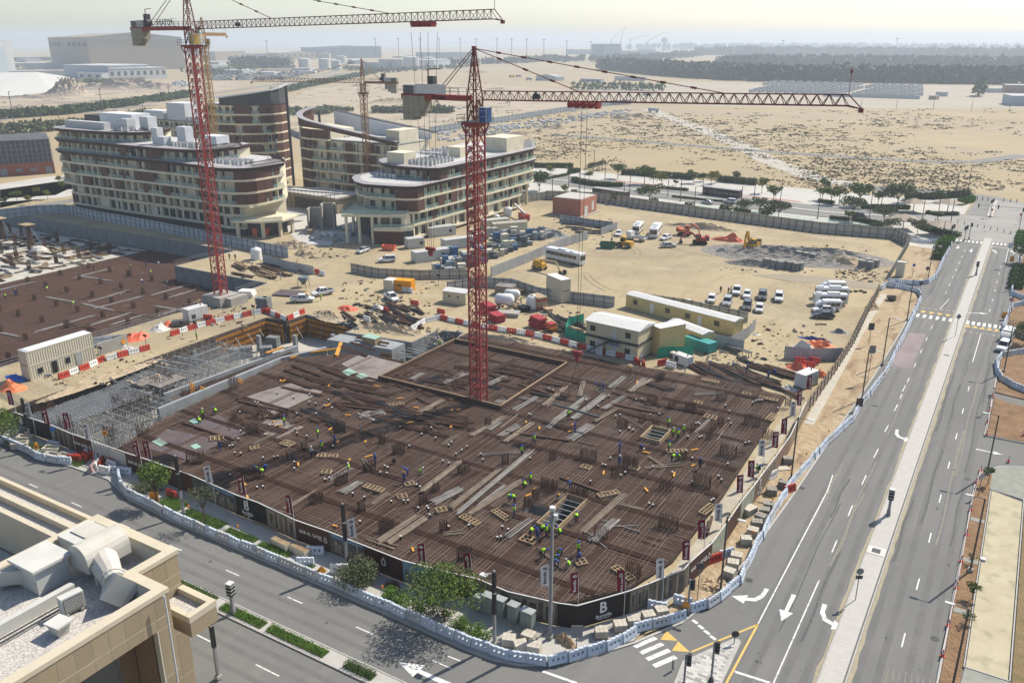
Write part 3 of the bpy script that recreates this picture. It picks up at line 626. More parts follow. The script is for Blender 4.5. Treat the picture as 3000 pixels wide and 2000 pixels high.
for p,k,rz in((Z3(470,750),0,.9),(Z3(225,780),1,.05),(Z3(420,838),0,.9),(Z3(885,1000),1,-.2),(Z3(1100,965),1,-.35),(Z3(1685,635),0,0),(Z3(1840,820),1,.9),(Z3(370,205),1,.9),(Z3(2310,525),1,.6),(Z3(1290,1135),2,0),(Z3(690,930),0,.9),(Z3(2020,640),0,0),(ZL(1755,385),0,.9),(ZL(1980,355),2,0),(ZL(2255,440),1,.5),(ZL(2250,550),0,.5),(ZL(1495,318),2,.9),(ZL(1815,165),0,.9),(zp(610,290,2000,1100,2.352),1,1.5),(zp(190,290,2000,1100,2.352),2,0),(zp(105,190,2000,1100,2.352),0,0),(zp(590,165,2000,1100,2.352),1,0),(zp(440,130,2000,1100,2.352),0,0),(zp(190,40,2000,1100,2.352),1,0),(zp(1650,350,1000,1500,2.352),0,.9),(zp(1940,425,1000,1500,2.352),1,-.4),(zp(170,925,2000,1100,2.352),1,1.4)):
 g=G(*p,DZ+.26)
 o=BX[k] if not used[k] else copy_tree(BX[k]);used[k]=1;o.location=g;o.rotation_euler=(0,0,rz);rep(o,LB[k],'timber boxouts on the slab')
for i,(a,b_,c,d) in en(OPENS):
 if i==1:continue
 t=th('opening_form',['timber lined rectangular opening near the slab front with steel props across','','timber lined dark opening in the right half of the slab'][i],'formwork',((a+c)/2,(b_+d)/2,DZ))
 hx,hy=(c-a)/2,(d-b_)/2
 for(x,y,sx,sy) in((0,-hy,2*hx+.3,.14),(0,hy,2*hx+.3,.14),(-hx,0,.14,2*hy-.15),(hx,0,.14,2*hy-.15)):bX(x,y,.0,sx,sy,.75).bd('form_side',wood,t)
 n=max(2,int(2*hy/1.1))
 for k in rg(1,n):bX(0,-hy+2*hy*k/n,.45,2*hx-.15,.09,.09).bd('prop',galv,t)
sm=MB();sm.tb_((0,0,0),(0,0,.55),.11,8,mi=0);sm.tb_((0,0,.55),(0,0,.66),.12,8,mi=1);SLV=sm.mesh('pipe_sleeve',[black,white])
SL=[Z3(*p) for p in((300,290),(120,285),(225,330),(155,300),(405,375),(470,505),(555,425),(620,380),(650,450),(740,500),(760,480),(830,535),(865,510),(790,560),(700,610),(740,625),(960,560),(975,600),(1300,590),(270,690),(300,645),(320,655),(315,695),(520,775),(545,790),(430,885),(460,885),(345,890),(160,860),(80,835),(530,935),(590,925),(600,940),(610,985),(740,1065),(880,1055),(1110,1065),(1150,1085),(130,1030),(410,1135),(1075,1140),(1100,1135),(1290,285),(1305,290),(1675,185),(1690,190),(1430,110),(1460,120),(1715,750),(1800,635),(1820,640),(1855,590),(1890,300),(1920,290),(2030,185),(2070,180),(1920,405),(1985,385),(2010,395),(1980,380),(2130,290),(2190,285),(1955,690),(2120,905),(2145,915),(1925,710),(2280,690),(1800,185),(1770,230),(1845,160),(2145,650),(2085,530))]
SL+=[zp(*p,2000,1100,2.352) for p in((90,350),(115,355),(105,345),(200,370),(315,320),(330,350),(295,225),(480,205),(500,195),(515,190),(530,190),(545,190),(655,245),(430,485),(455,480),(310,630),(65,590),(245,715),(265,740),(65,755),(115,445),(130,440),(35,440),(195,885),(210,875),(25,540),(320,265))]
SL+=[ZL(*p) for p in((1910,20),(2025,50),(2135,30),(2135,85),(2175,95),(2235,110),(2180,165),(2265,70),(1760,85),(1780,90),(2045,165),(2290,125),(1660,285),(1830,310),(1890,240),(1915,245),(1860,245),(1585,390),(1605,385),(1660,440),(1815,470),(1890,465),(1915,460),(2030,500),(2030,545),(2240,620),(2270,610),(1590,590),(2050,300),(2115,320),(1775,675),(1815,670),(1295,480),(1645,340),(1655,155),(1620,435),(2035,270),(2295,390))]
for p in SL:
 g=G(*p,DZ+.12);tag(link('pipe_sleeve',SLV,loc=g),'short black pipe sleeve with a white cap standing in the rebar mat','pipe sleeve','pipe sleeves in the slab')
# ================================================================ basement beside the slab: walls, scaffold, decks
cw=MB();cw.pz([(-117.4,82),(-116.9,82),(-115.0,110.8),(-115.6,110.8)],-4.5,-.2);stc(cw.bd('basement_wall',M('wall_concrete',(.30,.315,.325),.85,var=.18,scale=.4,de=6)))
cw=MB();cw.pz([(-110.9,76),(-110.3,76),(-110.6,102),(-107.4,110.6),(-108,111),(-111.2,102.4)],-4.5,.9);stc(cw.bd('basement_wall',M('wall_concrete')))
cw=MB();cw.pz([(-112,115.5),(-97.5,117.5),(-97.5,121.5),(-105,121.2),(-105,120),(-112,119.5)],-4.5,.25);stc(cw.bd('blockwork_platform',M('wall_concrete')))
for x0,y0,x1,y1,n in((-116.7,84,-111.2,100,12),):
 o=matbars([(x0,y0),(x1,y0),(x1,y1+9),(x0+1,y1+9)],[],x0,x1,y0,y1+9,.5,.08,-.9).bd('rebar_mat',rd_,kind='stuff');tag(o,'dark tangle of rebar between the two basement walls','rebar mat')
stc(MB().pz([(-116.6,83),(-111,78),(-111,109),(-115,109)],-1.4,-1.1).bd('ramp_slab',deckm))
dk=th('steel_deck','striped deck of silver formwork beams over the basement at the left','formwork deck',(-125.2,77,-1.0))
for i in rg(44):
 y=-11+i*.52;bX(.2+ru(-.15,.15)-(.09*i if i>30 else 0),y,0,8.6-(.05*max(0,i-30)),.2,.2).bd('deck_beam',galv,dk)
for i in rg(5):bX(-3.8+i*1.9,0,-.32,.3,22,.3).bd('bearer',galv,dk)
for x,y in((-2,9),(1.2,10.2)):
 t=th('panel_stack','flat stack of grey panels on the striped steel deck, '+('left' if x<0 else 'right')+' one','panel stack',(-122.8+x,75+y+1,-.76))
 for k in rg(4):bX(ru(-.1,.1),ru(-.1,.1),k*.12,3.0,5.4,.11).bd('panel',plyg,t)
def scaffold(x0,y0,x1,y1,z0,z1,label,sp=1.6,mat=galv):
 t=th('scaffold',label,'scaffold',((x0+x1)/2,(y0+y1)/2,z0));cx,cy=(x0+x1)/2,(y0+y1)/2;H=z1-z0
 P=MB();Ld=MB();Jk=MB()
 nx,ny=int((x1-x0)/sp),int((y1-y0)/sp)
 for i in rg(nx+1):
  for j in rg(ny+1):
   x,y=x0+i*sp-cx,y0+j*sp-cy;P.bar((x,y,0),(x,y,H+ru(-.1,.5)),.07,caps=False);Jk.box(x,y,H+.35,.2,.2,.04)
 for z in(.4,1.6,2.8,3.9):
  if z>H:continue
  for i in rg(nx+1):Ld.bar((x0+i*sp-cx,y0-cy,z),(x0+i*sp-cx,y1-cy,z),.055,caps=False)
  for j in rg(ny+1):Ld.bar((x0-cx,y0+j*sp-cy,z),(x1-cx,y0+j*sp-cy,z),.055,caps=False)
 for i in rg(0,nx,2):
  for j in rg(0,ny,3):Ld.bar((x0+i*sp-cx,y0+j*sp-cy,.2),(x0+(i+1)*sp-cx,y0+j*sp-cy,H-.2),.05,caps=False)
 P.bd('standards',mat,t,kind='stuff');Ld.bd('ledgers',mat,t,kind='stuff');Jk.bd('jack_heads',mat,t,kind='stuff');return t
scaffold(-131,84,-118,106,-4.5,.1,'dense silver shoring scaffold in the basement beside the haul road')
scaffold(-120,63.5,-108.4,82,-4.5,.3,'silver shoring scaffold behind the printed hoarding at the slab corner')
scaffold(-109,63.5,-106.2,72,-4.5,.2,'narrow silver shoring scaffold against the slab left edge',1.3)
for i,(x,y,L,rz) in en(((-128,92,9,0.2),(-126,95,9,.15),(-124,90,10,.1),(-122,98,8,1.5),(-127,99,7,1.55))):
 rep(tag(bX(0,0,0,L,.2,.22).bd('steel_beam',galv,loc=(x,y,-.15),rz=rz),'','beam'),'silver beam laid over the shoring scaffold, {o} from the left','silver beams on the scaffold')
for p,s,z in(((385,1180),(5.5,3.2),-4.2),((475,1120),(3,2.5),-4.2),((196,1250),(2.4,1.2),-3),((327,1275),(2.2,1.0),-3),((425,1295),(1.8,1.0),-2),((560,1170),(2.6,1.4),-4),((690,1165),(1.6,.8),-.5),((130,1200),(3,2),-4)):
 g=G(p[0],p[1],-1.0);g.z=z;mb=MB();a,b_=s
 for i in rg(int(a*4)):
  for y in(-b_/2,b_/2):mb.bar((-a/2+i*.25,y,0),(-a/2+i*.25+ru(-.1,.1),y,4.6+ru(-.5,.6)-(0 if z<-3.5 else 1.2)),.05,caps=False)
 for i in rg(int(b_*4)):
  for x in(-a/2,a/2):mb.bar((x,-b_/2+i*.25,0),(x,-b_/2+i*.25,4.5+ru(-.5,.5)-(0 if z<-3.5 else 1.2)),.05,caps=False)
 for z_ in(.6,1.4,2.2,3.0):mb.bar((-a/2,-b_/2,z_),(a/2,-b_/2,z_),.04);mb.bar((-a/2,b_/2,z_),(a/2,b_/2,z_),.04);mb.bar((a/2,-b_/2,z_),(a/2,b_/2,z_),.04)
 rep(tag(mb.bd('wall_cage',rd_,loc=g),'','rebar cage'),'tall dark wall cage of bars in the basement, {o} from the left','wall cages in the basement')
BM=bX(0,0,0,.16,.18,3.9).mesh('soldier',woodo);
def wallform(a,b_,label):
 a,b_=V3(a),V3(b_);d=b_-a;L=d.length;rz=mat2(d.y,d.x);c=(a+b_)/2
 t=th('wall_formwork',label,'formwork',(c.x,c.y,-4.4),rz)
 bX(0,.16,0,L,.06,4.0).bd('ply_face',rd_,t)
 n=int(L/.42)
 for i in rg(n):link('soldier',BM,t,((i+.5)*L/n-L/2,0,0))
 for z in(.7,2.0,3.2):bX(0,-.2,z,L,.12,.2).bd('waler',rustr,t)
 for i in rg(int(L/3.2)):
  x=(i+.5)*3.2-L/2;MB().bar((x,-.3,3.0),(x+.3,-2.2,0.05),.09).bd('prop',galv,t)
wallform((-131.3,106.5),(-131.9,119.2),'orange timber wall formwork along the left side of the basement corner') if False else None
wallform((-132.1,105.5),(-132.4,119.4),'orange timber wall formwork on the long left side of the basement')
wallform((-132.1,119.0),(-127.4,119.0),'short orange timber formwork return at the basement corner')
wallform((-126.6,120),(-126.6,125),'orange timber formwork beside the corner column of the basement')
wallform((-126.4,125.0),(-112.6,124.6),'long orange timber wall formwork at the back of the basement')
wallform((-99.9,117.2),(-97.6,117.4),'small orange form panel set in the grey blockwork platform')
for p,h in(((572,1060),3.4),((760,1015),3.4),((978,1015),3.6),((1180,1065),2.2),((865,1000),2.4)):
 g=G(*p,-3.5);rep(tag(bX(0,0,0,.9,.6,h).bd('concrete_column',M('wall_concrete'),loc=(g.x,g.y,-4.5)),'','column'),'fresh grey concrete column standing in the basement, {o} from the left','columns in the basement')
for p in((800,1000),(830,985),(690,1035),(720,1030),(780,1030)):
 g=G(*p,-3.4);mb=MB()
 for k in rg(5):mb.box(ru(-.1,.1),0,k*.45,2.4,1.6,.34)
 rep(tag(mb.bd('material_pallet',concd,loc=(g.x,g.y,-4.45),rz=ru(0,1)),'','pallet'),'dark stack of scaffold parts on the basement floor, {o} from the left','stacks on the basement floor')
for p,q in(((590,1190),(545,1090)),((700,1165),(680,1110)),((560,1178),(548,1100))):
 g=G(*p,-2);t=MB()
 for k in rg(3):t.bar((k*.4,0,0),(k*.4-.6,.8,4.4),.16)
 rep(tag(t.bd('timber_prop',woodo,loc=(g.x,g.y,-3.2)),'','prop'),'leaning orange timber props at the basement wall, {o} from the left','leaning orange props')
for p,q in(((905,1035),(1010,1020)),((780,1035),(830,1018)),((850,1050),(880,1040)),((985,1045),(1000,1005))):
 bun(p,q,woodo,2,.4,'timber_beam','beam','orange timber beam laid over the basement walls, {o} from the left','orange beams',z=.5,th=.25)
t=th('crate','brown timber crate under a green sheet on the grey blockwork platform','crate',(-103,118.4,.26))
bX(0,0,0,3.2,2.0,1.3).bd('crate_body',wood,t);bX(0,0,1.302,3.3,2.1,.05).bd('cover_sheet',greenm,t)
for i in rg(14):
 rep(tag(MB().bar((-3,0,0),(3,0,.1),.14).bd('scaffold_tube',galv,loc=(-95+ru(-3,3),118+i*.9,-1.2+ru(0,.6)),rz=ru(-.3,.3)),'','tube'),'silver tube stacked between the platform and the tray, {o} from the left','silver tubes by the platform')
# ---- left plot: rebar mat, columns, debris
LP=[(-222,60),(-152.2,60),(-152.2,128),(-153.4,138.4),(-186.2,138),(-186.2,157),(-222,157)]
o=matbars(LP,[],-222,-152,60,157,.75,.09,-3.86).bd('rebar_mat',M('rust_mat',(.19,.095,.068),.9,k2=(.115,.078,.062),scale=.05,de=6),kind='stuff');tag(o,'reddish brown rebar mat covering the left plot floor','rebar mat')
lm=M('rust_mat_deck',(.13,.062,.043),.95,k2=(.075,.055,.046),scale=.045,de=7);layer(lm,(.10,.085,.078),.55,.7,.06,sr_=(1,.3,1),rot=.5,am_=.6)
st_('mat_deck',lm,LP,(),-3.90)
for i in rg(8):
 for j in rg(9):
  x,y=-217+i*8.6+ru(-.5,.5),66+j*8.6+ru(-.5,.5)
  if(x>-190 and y>137) or PX((x,y,-4))[0]<-20:continue
  k=2 if rnd.random()<.75 else 1
  rep(tag(link('rebar_cage',CM[k],loc=(x,y,-3.88),rz=0),'','rebar cage'),'rusty column starter cage on the left plot mat, {o} from the left','starter cages in the left plot')
for i in rg(26):
 a=(ru(0,600),ru(790,1000));g=G(*a,-3.8)
 if not(-220<g.x<-158 and 62<g.y<135):continue
 L=ru(4,14);mb=MB()
 for k in rg(5):mb.bar((-L/2+ru(-1,1),k*.16,.05),(L/2+ru(-1,1),k*.16+ru(-.2,.2),.1),.12)
 rep(tag(mb.bd('rebar_bundle',rnd.choice((steelg,rd_,steelg)),loc=g,rz=rnd.choice((.02,1.57,.1,1.5))),'','bar bundle'),'loose bar bundle lying on the left plot mat, {o} from the left','bar bundles on the left plot')
col_m=[cage_mesh(.7,.7,4,4,3.6,rd_,6,.07),cage_mesh(.9,.6,4,3,3.0,rd_,5,.07)]
for i in rg(9):
 for j in rg(10):
  x,y=-230-i*8.4+ru(-1,1),74+j*8.4+ru(-1,1)
  px=PX((x,y,-4))
  if px[0]<-30 or y>150-(.2*max(0,-x-292)) or x<-300:continue
  t=rep(th('rebar_column','','rebar cage',(x,y,-3.95)),'tall rusty column cage on the pale floor, {o} from the left','column cages on the pale floor')
  link('cage',rnd.choice(col_m),t)
  if rnd.random()<.4:bX(0,0,0,.75,.75,ru(1,2)).bd('column_form',rd_,t)
for i in rg(330):
 g=G(ru(0,480),ru(690,850),-3.9)
 if not(-300<g.x<-224 and g.y<154):continue
 mb=MB();L=ru(2,7)
 for k in rg(rnd.choice((2,3,6,8))):mb.bar((-L/2,ru(-.6,.6),ru(.03,.4)),(L/2,ru(-.6,.6),ru(.03,.4)),ru(.1,.22))
 rep(tag(mb.bd('debris_pile',rnd.choice((rd_,rd_,wood,rustr,black,concd)),loc=g,rz=rnd.choice((0,.3,1.4,1.57,-.3))+ru(-.2,.2)),'','debris'),'scattered pile of formwork boards on the pale floor, {o} from the left','board piles on the pale floor')
for p in((90,720),(8,700)):
 g=G(*p,-3.95);t=th('form_tower','red braced column form tower in the shade of the far block, '+('right' if p[0]>50 else 'left')+' one','formwork',g)
 bX(0,0,0,1.6,1.6,6.5,tx=.6,ty=.6).bd('tower_body',rustr,t);bX(0,0,6.5,4.4,3,.18).bd('platform',wood,t)
 for a in rg(4):
  x,y=3.2*mcos(a*1.57+.7),3.2*msin(a*1.57+.7);MB().bar((x*.2,y*.2,6.3),(x,y,0),.14).bd('brace',galv,t)
tag(MB().lathe([(2.6,0),(2.4,.9),(1.5,1.7),(.3,2.1)],9).bd('tarp_heap',M('pale_tarp',(.55,.53,.48),.7),loc=G(115,740,-3.9)),'pale tarpaulin mound on the pale floor of the left plot','tarpaulin')
# ================================================================ tower cranes
cred=M('crane_red',(.33,.045,.04),.55,k2=(.26,.05,.045),scale=.25,de=6)
credd=M('crane_dark_red',(.20,.05,.042),.65,k2=(.14,.045,.04),scale=.4)
cyel=M('crane_yellow',(.42,.24,.06),.6,k2=(.32,.19,.07),scale=.3)
cbrn=M('crane_brown',(.27,.14,.055),.65,k2=(.22,.12,.06),scale=.3)
cwt=M('counterweight',(.33,.305,.25),.9,var=.15,scale=.7,de=6)
pale=M('pale_grey_paint',(.60,.60,.58),.5,var=.08,scale=.8)
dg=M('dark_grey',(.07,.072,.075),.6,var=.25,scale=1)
glassb=M('blue_glass',(.012,.075,.26),.35,var=.3,scale=1.5,spec=.3)
rope=M('rope',(.06,.055,.05),.7)
def lattice_sq(h,wd,leg=.2,br=.09,bays=2):
 mb=MB();a=wd/2;C4=[(-a,-a),(a,-a),(a,a),(-a,a)]
 for x,y in C4:mb.bar((x,y,0),(x,y,h),leg)
 bh=h/bays
 for k in rg(bays):
  z0,z1=k*bh,(k+1)*bh
  for i in rg(4):
   p,q=C4[i],C4[(i+1)%4];m_=((p[0]+q[0])/2,(p[1]+q[1])/2)
   mb.bar((*p,z0),(*q,z0),br,caps=False)
   mb.bar((*p,z0),(*m_,z1),br,caps=False);mb.bar((*q,z0),(*m_,z1),br,caps=False)
   if k%2:mb.bar((*m_,z0),(*m_,z1),br*.7,caps=False)
 return mb
def crane(name,label,base,mastrz,head,hs,jl,cl,wd,ht,mats,jh=1.2,grp=None,slope=.012,tiefr=(.33,.72),cab=True,z0=0,trol=None,board=None,cabmat=None,cwts=True):
 mm,mj=mats
 t=th(name,label,'crane',base,0,grp)
 c,s=mcos(head),msin(head)
 U=lambda x,y,z:(x*c-y*s,x*s+y*c,z)
 sec=3.0;n=int((hs-z0)/sec);sm_=lattice_sq((hs-z0)/n,wd,.16 if wd<1.8 else .2).mesh('mast_section',mm)
 for i in rg(n):link('mast_section',sm_,t,(0,0,z0+i*(hs-z0)/n),mastrz)
 mb=MB();mb.bar((-.25,.2,z0),(-.25,.2,hs),.06);mb.bar((.25,.2,z0),(.25,.2,hs),.06)
 for i in rg(int((hs-z0)/.9)):mb.bar((-.25,.2,z0+i*.9),(.25,.2,z0+i*.9),.05,caps=False)
 for i in rg(int((hs-z0)/6)):mb.box(.3,-.2,z0+3+i*6,wd*.7,wd*.6,.05)
 mb.bd('ladder',mm,t,rz=mastrz)
 mb=MB();mb.box(0,0,hs-.3,wd*1.15,wd*1.15,.3);mb.box(0,0,hs,wd*1.5,wd*1.5,.35)
 for x,y in((-1,-1),(1,-1),(1,1),(-1,1)):mb.bar((x*wd*.5,y*wd*.5,hs-1.3),(x*wd*.72,y*wd*.72,hs),.22)
 mb.bd('slewing_collar',mm,t,rz=mastrz)
 mb=MB();e=wd*.95
 mb.box(0,0,hs+.36,2*e,2*e,.06)
 for i in rg(4):
  a,b_=[(-e,-e),(e,-e),(e,e),(-e,e)][i],[(-e,-e),(e,-e),(e,e),(-e,e)][(i+1)%4]
  for z in(.9,1.4):mb.bar((*a,hs+z),(*b_,hs+z),.05)
  mb.bar((*a,hs+.4),(*a,hs+1.4),.05);mb.bar(((a[0]+b_[0])/2,(a[1]+b_[1])/2,hs+.4),((a[0]+b_[0])/2,(a[1]+b_[1])/2,hs+1.4),.05)
 mb.bd('platform',dg,t,rz=head)
 jz=hs+3.4
 lattice_sq(jz-hs-.35,wd*.8,.2,.1,2).bd('head_frame',mj,t,loc=(0,0,hs+.35),rz=head)
 mb=MB();a=wd*.42;top=jz+ht
 for x,y in((-a,-a),(a,-a),(a,a),(-a,a)):mb.bar(U(x,y,jz),U(x*.12,y*.12,top),.15)
 for k in rg(5):
  f0,f1=k/5,(k+1)/5;q0,q1=1-f0*.88,1-f1*.88;z_0,z_1=jz+ht*f0,jz+ht*f1
  P4=[(-a,-a),(a,-a),(a,a),(-a,a)]
  for i in rg(4):
   p,q=P4[i],P4[(i+1)%4];mb.bar(U(p[0]*q0,p[1]*q0,z_0),U(q[0]*q1,q[1]*q1,z_1),.08);mb.bar(U(p[0]*q1,p[1]*q1,z_1),U(q[0]*q1,q[1]*q1,z_1),.07)
 mb.box(*U(0,0,top-.3),.5,.5,.6,rz=head);mb.bd('tower_peak',mj,t)
 x0=wd*.55;ns=max(4,int((jl-x0)/5));L=(jl-x0)/ns
 js=MB();w2=.62;k=int(L/1.25)
 js.bar((0,0,jh),(L,0,jh),.14);js.bar((0,-w2,0),(L,-w2,0),.12);js.bar((0,w2,0),(L,w2,0),.12)
 for i in rg(k):
  a_,b_=i*L/k,(i+1)*L/k;m_=(a_+b_)/2
  for y in(-w2,w2):js.bar((a_,y,0),(m_,0,jh),.075,caps=False);js.bar((m_,0,jh),(b_,y,0),.075,caps=False)
  js.bar((a_,-w2,0),(a_,w2,0),.06,caps=False);js.bar((a_,-w2,0),(b_,w2,0),.05,caps=False)
 jm=js.mesh('jib_section',mj)
 for i in rg(ns):
  x=x0+i*L;o=link('jib_section',jm,t,U(x,0,jz+x*slope));o.rotation_euler=(0,-math.atan(slope),head)
 zt=jz+jl*slope
 mb=MB();mb.bar(U(jl,0,zt+jh),U(jl+1.6,0,zt-.3),.12);mb.bar(U(jl,-w2,zt),U(jl+1.6,0,zt-.3),.12);mb.bar(U(jl,w2,zt),U(jl+1.6,0,zt-.3),.12);mb.box(*U(jl+1.5,0,zt-.7),.5,.5,.5);mb.bar(U(jl,0,zt+jh),U(jl,0,zt+jh+2.4),.06);mb.box(*U(jl,0,zt+jh+2.3),.22,.22,.4)
 mb.bd('jib_tip',mj,t)
 mb=MB()
 for y in(-.75,.75):mb.bar(U(-x0,y,jz+.15),U(-cl,y,jz+.15),.28,.7)
 mb.bar(U(-x0,0,jz+.52),U(-cl,0,jz+.52),1.7,.06);mb.bd('counter_jib',cred if mm is cred else mj,t)
 mb=MB()
 for y in(-.95,.95):
  for z in(1.0,1.5):mb.bar(U(-x0-1,y,jz+z),U(-cl,y,jz+z),.05)
  for i in rg(int(cl/1.6)):mb.bar(U(-x0-1-i*1.5,y,jz+.5),U(-x0-1-i*1.5,y,jz+1.5),.05)
 mb.bd('guard_rail',dg,t)
 if cwts:
  for i in rg(4):
   hh=(3.5,3.5,3.0,2.2)[i];q=U(-cl+.8+i*1.02,0,jz-hh+.3);bX(*q,.98,1.9 if jl>40 else 1.4,hh,rz=head).bd('counterweight',cwt,t)
 bX(*U(-cl+3.4,0,jz+.56),2.4,1.4,1.3,rz=head).bd('winch_housing',pale,t)
 mb=MB();mb.box(*U(-cl+1.2,0,jz+.56),1.8,1.5,1.2,rz=head);mb.bd('ballast_box',concd,t)
 mb=MB();mb.tb_(U(-cl+5.6,-.6,jz+1.4),U(-cl+5.6,.6,jz+1.4),.6,12);mb.box(*U(-cl+5.0,.2,jz+.56),1.0,1.0,2.5,rz=head);mb.bd('winch_drum',dg,t)
 mb=MB();mb.bar(U(-cl+4,.6,jz+.5),U(-cl+4,.6,jz+4.0),.12);mb.bar(U(-cl+4,.6,jz+4.0),U(-cl+6.2,.6,jz+4.1),.12);mb.bd('davit',mj,t)
 mb=MB()
 for y in(-.3,.3):mb.bar(U(0,y,top),U(-cl+6,y*2,jz+.6),.09)
 for fr in tiefr:
  p,q=V3(U(0,0,top)),V3(U(jl*fr,0,jz+jl*fr*slope+jh));m_=int((q-p).length/4)
  mb.bar(p,q,.1)
  for i in rg(1,m_):
   u=p+(q-p)*i/m_;mb.bar(u-(q-p).normalized()*.35,u+(q-p).normalized()*.35,.26)
 mb.bd('tie_bars',credd if mm is cred else mj,t)
 if cab:
  ct=cabmat or glassb
  q=U(wd*.5+1.35,-.9,hs+.5);mb=MB();pr=[(-.9,0),(.7,0),(1.15,.9),(1.0,1.9),(.5,2.4),(-.9,2.4)]
  cb=MB();cb.extr([(y,z) for y,z in pr],1.5,o=(0,0,0),rz=-PI/2+PI);ob=cb.bd('cab',ct,t,loc=q,rz=head);ob.scale=(.78,.78,.82)
  fr_=MB()
  for x in(-.77,.77):
   fr_.box(x,0,0,.06,1.9,2.45)
  fr_.box(0,-.0,2.42,1.6,2.0,.08);fr_.box(0,.9,.0,1.5,.2,2.4)
  for z in(.95,1.9):fr_.box(0,-1.1 if z<1 else-1.0,z,1.5,.07,.05)
  fr_.bd('cab_frame',pale,t,loc=q,rz=head).scale=(.78,.78,.82)
 if trol:
  tx=trol;tz=jz+tx*slope
  mb=MB()
  for dx in(-1.2,1.2):mb.box(*U(tx+dx,0,tz-.55),1.9,1.6,.35,rz=head);
  for dx in(-2,-1,0,1,2):mb.box(*U(tx+dx,0,tz-.85),.35,1.2,.9,rz=head)
  mb.bd('trolley',cred if mm is cred else mj,t)
  mb=MB();mb.lathe([(.5,0),(.55,.3),(.5,.7)],10,o=U(jl*.2,0,jz+jl*.2*slope+.2));mb.bd('trolley_winch',dg,t)
 t['jz']=jz
 return t,U,jz,top
def solve(base,U,jz,slope,px,lo,hi):
 for _ in rg(50):
  m_=(lo+hi)/2;u=U(m_,0,jz+m_*slope);x=PX((base[0]+u[0],base[1]+u[1],base[2]+u[2]))[0]
  lo,hi=(m_,hi) if x<px else(lo,m_)
 return m_
def hang(t,base,U,jz,slope,tx,zb,spread=.5,n=4):
 mb=MB();u=U(tx,0,jz-.9)
 for i in rg(n):
  a=(i-(n-1)/2)*spread;q=U(tx+a*1.5,.2*(i%2),jz-.9);p=U(tx+a*.35,.1*(i%2),zb-base[2]);mb.bar(q,p,.045,caps=False)
 mb.bd('hoist_ropes',rope,t);return V3((base[0]+u[0],base[1]+u[1],zb))
B2=(-69.6,104.9,DZ);H2=-.008
def Udir(h):return lambda x,y,z:(x*mcos(h)-y*msin(h),x*msin(h)+y*mcos(h),z)
JZ2=43.4+3.4
tr2=solve(B2,Udir(H2),JZ2,.02,1712,5,50)
c2,U2,jz2,top2=crane('tower_crane','red tower crane standing in the middle of the slab with a blue cab',B2,0,H2,43.4,50.5,12.6,1.95,6.9,(cred,credd),slope=.02,trol=tr2)
tx('POTAIN',.62,black,c2,U2(-5.6,-1.0,jz2+.15),H2)
bX(*U2(-7.0,-1.0,jz2+.65),5.4,.06,1.35,rz=H2).bd('name_board',pale,c2)
hp=hang(c2,B2,U2,jz2,.02,tr2,16.0,n=2)
def hookblock(loc,label,big=1.0):
 t=th('hook_block',label,'crane hook',loc)
 bX(0,0,.1,1.5*big,.5,.55).bd('sheave_block',cred,t);bX(0,0,-.9,.45*big,.45,1.0,tx=1.4,ty=1.4).bd('hook',cred,t);return t
def zfor(xy,py):
 lo,hi=-6,60
 for _ in rg(50):
  m_=(lo+hi)/2
  if PX((xy[0],xy[1],m_))[1]>py:lo=m_
  else:hi=m_
 return lo
zh=zfor(hp,1040)
for o in KIDS[c2.name]:
 if o.name.startswith('hoist_ropes'):bpy.data.objects.remove(o);KIDS[c2.name].remove(o);break
hp=hang(c2,B2,U2,jz2,.02,tr2,zh+.6,n=2)
hookblock((hp.x,hp.y,zh),'red hook block on ropes over the slab, carrying the slung bar bundle')
zl=zfor(hp,1203)
ld=th('slung_bars','dark bundle of bars hanging level in slings under the middle crane','bar bundle',(hp.x,hp.y,zl),math.radians(-5))
mb=MB()
for i in rg(6):mb.bar((-4,(i%3)*.12-.12,(i//3)*.12),(4,(i%3)*.12-.12,(i//3)*.12),.12)
mb.bd('bars',dg,ld)
mb=MB();mb.bar((-2,0,.1),(0,0,zh-zl-.8),.05);mb.bar((2,0,.1),(0,0,zh-zl-.8),.05);mb.bd('slings',rope,ld)
B1=(-149.2,122.2,2.2);H1=R(-4.4);JZ1=51.6+3.4
tr1=solve(B1,Udir(H1),JZ1,.012,1240,5,70)
c1,U1,jz1,top1=crane('tower_crane','tall red tower crane on the concrete block beside the left pit',B1,0,H1,51.6,76,19.6,2.0,9.5,(cred,credd),slope=.012,trol=tr1,jh=1.35,cabmat=M('cab_yellow',(.5,.33,.08),.4))
o=tx('POTAIN',1.5,black,c1,U1(-9.6,.9,jz1+1.3),PI+H1)
mb=MB();mb.bar(U1(-5.5,.88,jz1+2.0),U1(-13.6,.88,jz1+2.0),.07);mb.bar(U1(-5.5,.88,jz1+.65),U1(-13.6,.88,jz1+.65),.07);mb.bd('sign_frame',dg,c1)
u=U1(tr1,0,jz1);hp1=V3((B1[0]+u[0],B1[1]+u[1],0));zh1=zfor(hp1,735)
hang(c1,B1,U1,jz1,.012,tr1,zh1+.6,spread=1.2)
hookblock((hp1.x,hp1.y,zh1),'red hook block hanging on ropes above the cabins by the middle road',1.3)
bl=th('crane_base','square concrete block under the tall red crane at the pit edge','concrete base',(-149.2,122.2,0.0))
bX(0,0,0,5.6,5.6,2.18).bd('block',conc,bl);bX(3.6,1.2,0,1.6,4.8,1.9).bd('step',conc,bl)
g3=G(640,500);g3=V3((-262,220,0));d3=g3
c3,U3,jz3,top3=crane('tower_crane','yellow tower crane behind the long block, half hidden by the tall red crane',(g3.x,g3.y,0),0,R(128),53.2,42,10,1.8,6,(cyel,cyel),slope=.005,tiefr=(.5,),cabmat=M('cab_yellow'))
